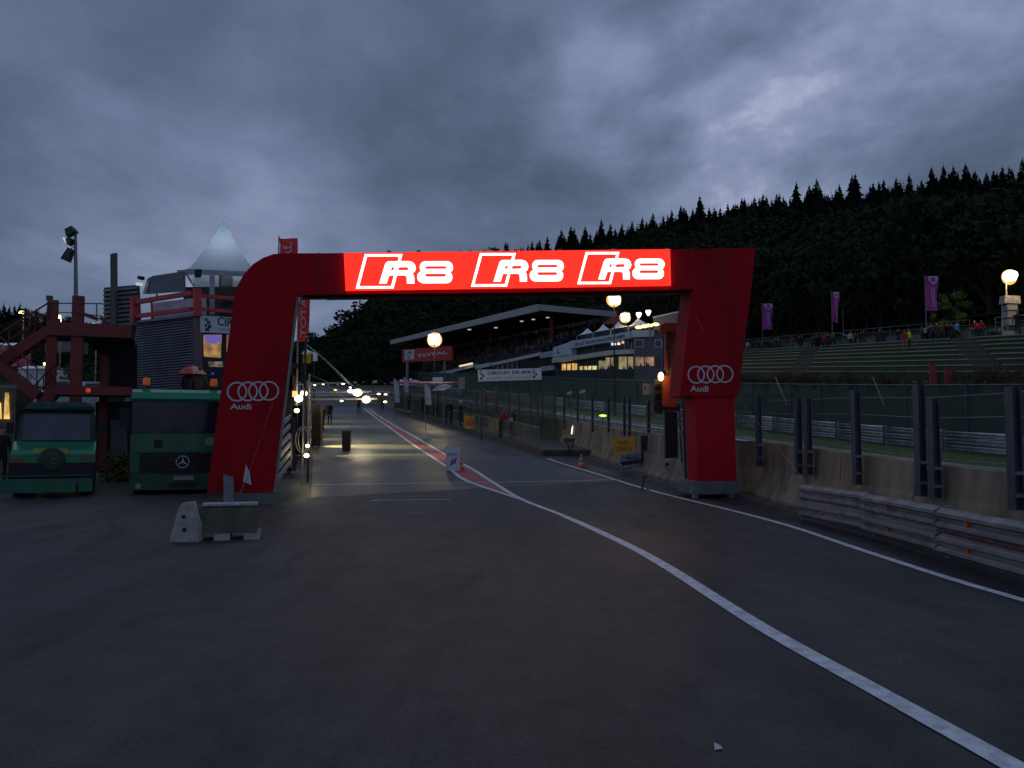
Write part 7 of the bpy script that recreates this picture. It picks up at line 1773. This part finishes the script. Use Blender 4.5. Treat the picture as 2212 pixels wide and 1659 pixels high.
def proto_tree(kind, vf, m_, label, cat, group):
    root = thing(kind, (0, 0, 0), label, cat, group, local=True)
    mb = MB(); mb.add(*vf); mb.build('crown', m_, root, local=True)
    mb = MB()
    if kind == 'spruce_tree': mb.tube([(0, 0, -.05), (0, 0, .5), (0, 0, .98)], [.016, .010, .002], 5)
    else:
        mb.tube([(0, 0, -.05), (.01, 0, .25), (0, .01, .55)], [.028, .022, .010], 6)
        for k in range(6):
            a = k*1.05; mb.tube([(0, 0, .22+.05*k), (.14*math.cos(a), .14*math.sin(a), .42+.05*k), (.26*math.cos(a), .26*math.sin(a), .55+.05*k)], [.013, .009, .003], 4)
    mb.build('trunk', BARK, root, local=True); return root
CON = [conifer(i) for i in range(4)]; BRL = [broadleaf(10+i) for i in range(4)]
def woods():
    rnd = random.Random(11)
    tp = [proto_tree('spruce_tree', CON[i], FOL_C, 'dark spruce standing up from the ridge line against the sky', 'spruce tree', 'spruces along the ridge line') for i in range(4)]
    bp = [proto_tree('broadleaf_tree', BRL[i], FOL_D, 'dark green broadleaf tree at the foot of the wooded hill behind the terrace', 'tree', 'broadleaf trees behind the terrace') for i in range(4)]
    used = set()
    def put(pr, i, loc, h, lb=None, wide=1.0):
        if pr[i] in used: o = dup(pr[i], loc, rnd.uniform(0, 6.28), lb)
        else:
            o = pr[i]; used.add(o); o.location = loc; o.rotation_euler = (0, 0, rnd.uniform(0, 6.28))
            if lb: o['label'] = lb
        o.scale = (h*wide, h*wide, h); return o
    # ridge spruces: spaced along the picture ridge from right to left
    s = 1.0; n = 0
    while s < len(ridge)-1.2 and n < 190:
        p = hillp(s, rnd.uniform(.965, 1.0))+Vector((0, 0, .8)); x = RIDGE[int(s)][0]; far = 1
        h = TREEH*rnd.choice([.52, .6, .66, .72, .8, .88, 1.05])*rnd.uniform(.92, 1.08)
        lb = 'dark spruce on the ridge line '+('above the large purple flag and bright tower' if s < 4 else 'above the right end of the red arch' if s < 8 else 'above the glowing screen' if s < 13 else 'in the far woods seen through the arch')
        if s > 13.2 and rnd.random() < .6:
            put(bp, rnd.randrange(4), p, h*.9, 'dark round topped tree on the far wooded ridge seen through the arch')['group'] = 'round trees on the far ridge'
        else: put(tp, rnd.randrange(4), p, h, lb)
        s += rnd.uniform(.025, .085)*(1.25 if s < 12 else 1.8); n += 1
    # front trees behind the terrace
    for i in range(44):
        s_ = .8+i*.26; p = hillp(s_, rnd.uniform(.0, .06))-Vector((0, 0, 3)); h = rnd.uniform(12, 18)
        put(bp, rnd.randrange(4), p, h, None, rnd.uniform(.9, 1.2))
    # the pale green tree by the largest flag
    q = ontop(2062, 7.0); h = (P(2062, 628, q.y).z-q.z)
    lt = proto_tree('broadleaf_tree', broadleaf(77, 26, 60, .022, .42), FOL_L, 'pale yellow green tree right of the largest purple flag', 'tree', None)
    lt.location = q; lt.scale = (h*.8, h*.8, h)
    # big dark trees right under the arch beam on the left
    for (px, ytop, D, hh) in ((800, 640, 290, 30), (782, 668, 300, 24), (765, 684, 310, 22), (748, 700, 320, 20), (728, 706, 330, 17), (704, 716, 340, 15), (684, 716, 330, 15), (840, 650, 280, 26), (880, 640, 275, 26), (725, 735, 250, 14), (755, 722, 240, 16), (800, 700, 235, 20), (700, 742, 245, 12), (845, 700, 235, 18), (780, 745, 220, 14), (740, 765, 210, 12), (820, 752, 210, 14), (690, 768, 215, 11), (862, 735, 228, 14)):
        t = P(px, ytop, D); put(bp, rnd.randrange(4), Vector((t.x, D, t.z-hh)), hh, 'tall dark broadleaf tree in the valley seen through the arch left of the grandstand', 1.1)['group'] = 'valley trees seen through the arch'
    # far left ridge
    for i in range(30):
        px = -60+i*11.5; y = float(np.interp(px, [-60, 0, 70, 130, 230, 300], [650, 652, 664, 682, 700, 712]))+rnd.uniform(-5, 6); D = 330; hh = 15*rnd.uniform(.8, 1.2)
        t = P(px, y, D); put(tp if rnd.random() < .75 else bp, rnd.randrange(4), Vector((t.x, D, t.z-hh)), hh, 'dark tree on the low ridge behind the red stair tower')['group'] = 'trees on the far left ridge'
woods()
def left_hill():
    pts = [(-900, 640), (-300, 645), (-60, 652), (0, 654), (70, 668), (130, 686), (230, 706), (330, 722), (480, 750), (640, 772)]
    D = 335; vs = []
    for x, y in pts:
        t = P(x, y, D)-Vector((0, 0, 11)); b = P(x, 790, 240); vs += [Vector((b.x, 240, 14)), Vector(((b.x+t.x)/2, 288, (14+t.z)/2+2)), t, t+Vector((0, 80, -6))]
    fs = [(4*i+j, 4*i+j+1, 4*i+j+5, 4*i+j+4) for i in range(len(pts)-1) for j in range(3)]
    tag(MB().add(vs, fs).build('hillside', MATS['forest_floor']), kind='structure')
    # bramble like reddish tree behind the stairs
    q = P(60, 745, 95); h = P(60, 668, 95).z-q.z
    r_ = proto_tree('broadleaf_tree', broadleaf(91, 24, 46, .02, .55), mat('leaves_reddish', (.075, .035, .028), .9, var=.4, scale=.5), 'dull reddish leafed tree behind the stair tower on the far left', 'tree', None)
    r_.location = q; r_.scale = (h*1.1, h*1.1, h)
    q = P(160, 845, 70); h = P(160, 780, 70).z-q.z
    r2 = proto_tree('broadleaf_tree', broadleaf(92, 22, 46, .025, .6), mat('leaves_mid', (.045, .07, .04), .9, var=.4, scale=.5), 'grey green bushy tree seen between the red stair columns', 'tree', None)
    r2.location = q; r2.scale = (h*1.2, h*1.2, h)
left_hill()
def forest_mass():
    rnd = random.Random(21); V = []; Fc = []; nv = 0; K = []
    small_c = [conifer(50+i, 10, 7) for i in range(4)]; small_b = [broadleaf(60+i, 20, 15, .05, .42) for i in range(5)]
    ca = [(np.array([tuple(q) for q in v], float), f) for v, f in small_c]; ba = [(np.array([tuple(q) for q in v], float), f) for v, f in small_b]
    fa = [(np.array([tuple(q) for q in v], float), f) for v, f in [broadleaf(80+i, 26, 34, .024, .42) for i in range(4)]]
    pts = []
    for t in np.linspace(.03, .97, 24):
        s = .2+rnd.random()*.3
        while s < len(ridge)-1.1:
            pts.append((s+rnd.uniform(-.05, .05), min(.985, max(0, t+rnd.uniform(-.02, .02))))); s += rnd.uniform(.16, .30)
    for s, t in pts:
        p = hillp(s, t); con = rnd.random() < (min(1, .08+max(0, (t-.58)/.22)) if s < 13.5 else .25)
        v, f = rnd.choice(ca if con else (fa if (t < .26 and s < 12) else ba)); h = TREEH*rnd.uniform(.7, 1.0)*(.9 if t > .85 else 1); a = rnd.uniform(0, 6.28); c_, s_ = math.cos(a), math.sin(a); w = h*(1.15 if con else 1.15)
        q = np.empty_like(v); q[:, 0] = (v[:, 0]*c_-v[:, 1]*s_)*w+p.x; q[:, 1] = (v[:, 0]*s_+v[:, 1]*c_)*w+p.y; q[:, 2] = v[:, 2]*h+p.z-.5
        V.append(q); Fc += [tuple(nv+i for i in ff) for ff in f]; nv += len(v); K += [0 if con else 1]*len(f)
    me = bpy.data.meshes.new('forest'); me.from_pydata(np.concatenate(V).tolist(), [], Fc); me.materials.append(FOL_C); me.materials.append(FOL_D); me.polygons.foreach_set('material_index', K); me.update()
    o = bpy.data.objects.new('forest', me); COL.objects.link(o); tag(o, 'dark continuous wood covering the hillside behind the terraces and grandstand', 'forest', kind='stuff')
forest_mass()
def left_wood():
    rnd = random.Random(31); V = []; Fc = []; nv = 0
    for _ in range(170):
        v, f = broadleaf(rnd.randrange(6)+200, 12, 10, .06, .45); px = rnd.uniform(-60, 330); u_ = rnd.random(); D = 250+80*u_; t = P(px, 700, D); z = 14+(float(np.interp(px, [-60, 0, 70, 130, 230, 330], [46, 45, 42, 39, 36, 33]))-14)*u_*.85
        a = np.array([tuple(q) for q in v], float)*rnd.uniform(9, 13); a[:, 0] += t.x; a[:, 1] += D; a[:, 2] += z-3; V.append(a); Fc += [tuple(nv+i for i in ff) for ff in f]; nv += len(v)
    me = bpy.data.meshes.new('forest'); me.from_pydata(np.concatenate(V).tolist(), [], Fc); me.materials.append(FOL_D); me.update()
    o = bpy.data.objects.new('forest', me); COL.objects.link(o); tag(o, 'low dark wood on the far left slope behind the paddock', 'forest', kind='stuff')
left_wood()
# brown shrubs below the terrace
def shrubs():
    rnd = random.Random(8); br = mat('shrub_brown', (.10, .045, .03), .9, var=.5, scale=2); protos = []
    for k in range(3):
        root = thing('brown_shrub', (0, 0, 0), 'reddish brown leafless shrub in the hedge row below the terrace steps', 'shrub', 'brown shrubs below the terrace', local=True)
        mb = MB()
        for _ in range(46):
            a = rnd.uniform(0, 6.28); r_ = rnd.random()**.6; e = Vector((r_*1.1*math.cos(a), r_*1.1*math.sin(a), rnd.uniform(.5, 1.35))); m = e*.5+Vector((0, 0, .15)); mb.tube([(0, 0, -.1), m, e], [.03, .018, .006], 3, cap=False)
            for _ in range(4):
                d = Vector((rnd.gauss(0, .25), rnd.gauss(0, .25), rnd.uniform(.05, .4))); mb.tube([m.lerp(e, rnd.random()), e+d], [.010, .004], 3, cap=False)
        mb.build('twigs', br, root, local=True)
        mb = MB()
        for _ in range(110):
            a = rnd.uniform(0, 6.28); r_ = rnd.random()**.5*1.1; p = Vector((r_*math.cos(a), r_*math.sin(a), rnd.uniform(.1, 1.25))); d = Vector((rnd.gauss(0, 1), rnd.gauss(0, 1), rnd.gauss(0, 1))).normalized()*.06; e = d.orthogonal()*.7; mb.quad(p-d, p+e, p+d, p-e)
        mb.build('leaves', mat('shrub_leaf', (.06, .045, .02), .9, var=.5, scale=2), root, local=True); protos.append(root)
    first = set()
    for i in range(26):
        s = .12+i*.033; q = tpt(s, -.14 if i % 2 else -.08); q.z -= .35; pr = protos[i % 3]
        if pr not in first: first.add(pr); pr.location = q; pr.scale = (1.0,)*3
        else: dup(pr, q, rnd.uniform(0, 6), None, rnd.uniform(.7, 1.15))
shrubs()
def red_posts():
    for px, y0, y1, lb in ((2014, 787, 826, 'left of two bright red posts standing among the shrubs below the terrace'), (2047, 796, 826, 'right of two red posts standing among the shrubs below the terrace')):
        D = 47; a = P(px, y0, D); b = P(px, y1+8, D); root = thing('red_post', b, lb, 'post'); mb = MB(); mb.box((a.x, D, (a.z+b.z)/2), (.30, .2, a.z-b.z), taper=.85); mb.build('post_body', mat('post_red', (.30, .03, .02), .6, var=.2), root); mb = MB(); mb.box((a.x, D, a.z+.03), (.34, .24, .07)); mb.build('cap', MATS['post_red'], root)
red_posts()

# ------------------------------------------------------------------ spectators on the terrace
def spectators():
    rnd = random.Random(17)
    W = [(1608, 'black'), (1616, 'white'), (1626, 'navy'), (1634, 'grey'), (1641, 'black'), (1655, 'black'), (1663, 'olive'), (1669, 'grey'), (1677, 'black'), (1684, 'brown'), (1713, 'red'), (1727, 'black'), (1734, 'black'), (1756, 'brown'), (1762, 'olive'), (1770, 'black'), (1776, 'navy'), (1783, 'brown'), (1790, 'black'), (1796, 'grey'),
         (1839, 'white'), (1848, 'olive'), (1862, 'black'), (1868, 'black'), (1897, 'navy'), (1903, 'navy'), (1911, 'navy'), (1942, 'black'), (1995, 'grey'), (2001, 'white'), (2012, 'black'), (2019, 'brown'), (2026, 'black'), (2034, 'navy'), (2041, 'black'), (2049, 'navy'), (2055, 'black')]
    W += [(rnd.choice([1622, 1645, 1658, 1672, 1680, 1752, 1765, 1786, 1792, 1802, 2008, 2016, 2030, 2038, 2046, 2060])+rnd.uniform(-3, 3), rnd.choice(['black', 'navy', 'black', 'brown', 'olive', 'grey'])) for _ in range(34)]
    who = {1713: 'person in red jacket standing left of the half furled purple flag', 1839: 'person in white top right of the bare pole on the terrace', 1616: 'person in white next to the leftmost purple flag', 2001: 'person in white at the foot of the largest purple flag'}
    area = lambda px: 'around the leftmost purple flag' if px < 1700 else 'left of the half furled purple flag' if px < 1800 else 'right of the bare pole' if px < 1980 else 'at the foot of the largest purple flag'
    i = 0
    for px, c in W:
        q = ontop(px, .5+1.2*rnd.random()); pose = ['stand', 'relax', 'arms_up', 'walk', 'lean'][i % 5] if px not in (1713,) else 'stand'
        lb = who.get(px) or 'spectator in %s clothes standing on the terrace %s' % ({'black': 'black', 'navy': 'navy', 'grey': 'grey', 'brown': 'brown', 'olive': 'olive', 'white': 'white', 'red': 'red'}[c], area(px))
        person(q, rnd.uniform(-1.2, 1.2)+(3.14 if rnd.random() < .25 else 0)-.5, pose, c, rnd.choice(['black', 'jeans', 'navy']), lb, None if px in who else 'standing spectators on the terrace', h=rnd.uniform(.93, 1.06)); i += 1
    person(ontop(2070, .9)+Vector((0, 0, .05)), R(110), 'walk', 'blue', 'black', 'person in light blue top walking on the terrace, right of the largest flag', h=1.05)
    person(ontop(2113, .6), R(-70), 'lean', 'red', 'navy', 'left of two people in red crouching near the pale wrapped tower')
    person(ontop(2122, .9), R(-20), 'lean', 'red', 'navy', 'right of two people in red crouching near the pale wrapped tower')
    for k, px in enumerate((2142, 2150, 2161)): person(ontop(px, .8)-Vector((0, 0, .3)), R(-40+30*k), 'sit', ['navy', 'black', 'navy'][k], 'black', ['seated person in navy left of the black one, beside the wrapped tower', 'seated person in black between the two in navy by the tower', 'seated person in navy touching the foot of the wrapped tower'][k])
    person(ontop(2202, .6)+Vector((0, 0, .25)), R(-30), 'stand', 'black', 'navy', 'tall person in black standing right of the wrapped tower', h=1.12)
    q = rowpt(1956, .62); person(q+Vector((0, 0, .3)), R(-20), 'relax', 'red', 'khaki', 'person in red top and khaki trousers on the terrace aisle')
    q = rowpt(1966, .68); person(q+Vector((0, 0, .3)), R(40), 'relax', 'yellow', 'black', 'person in bright yellow vest on the terrace aisle beside the one in red')
    for px, t, c in ((1783, .86, 'red'), (1790, .80, 'black'), (1800, .9, 'grey')):
        person(rowpt(px, t)+Vector((0, 0, .25)), R(rnd.uniform(-60, 60)), 'relax', c, 'black', 'person in %s on the left terrace aisle below the half furled flag' % c)
spectators()
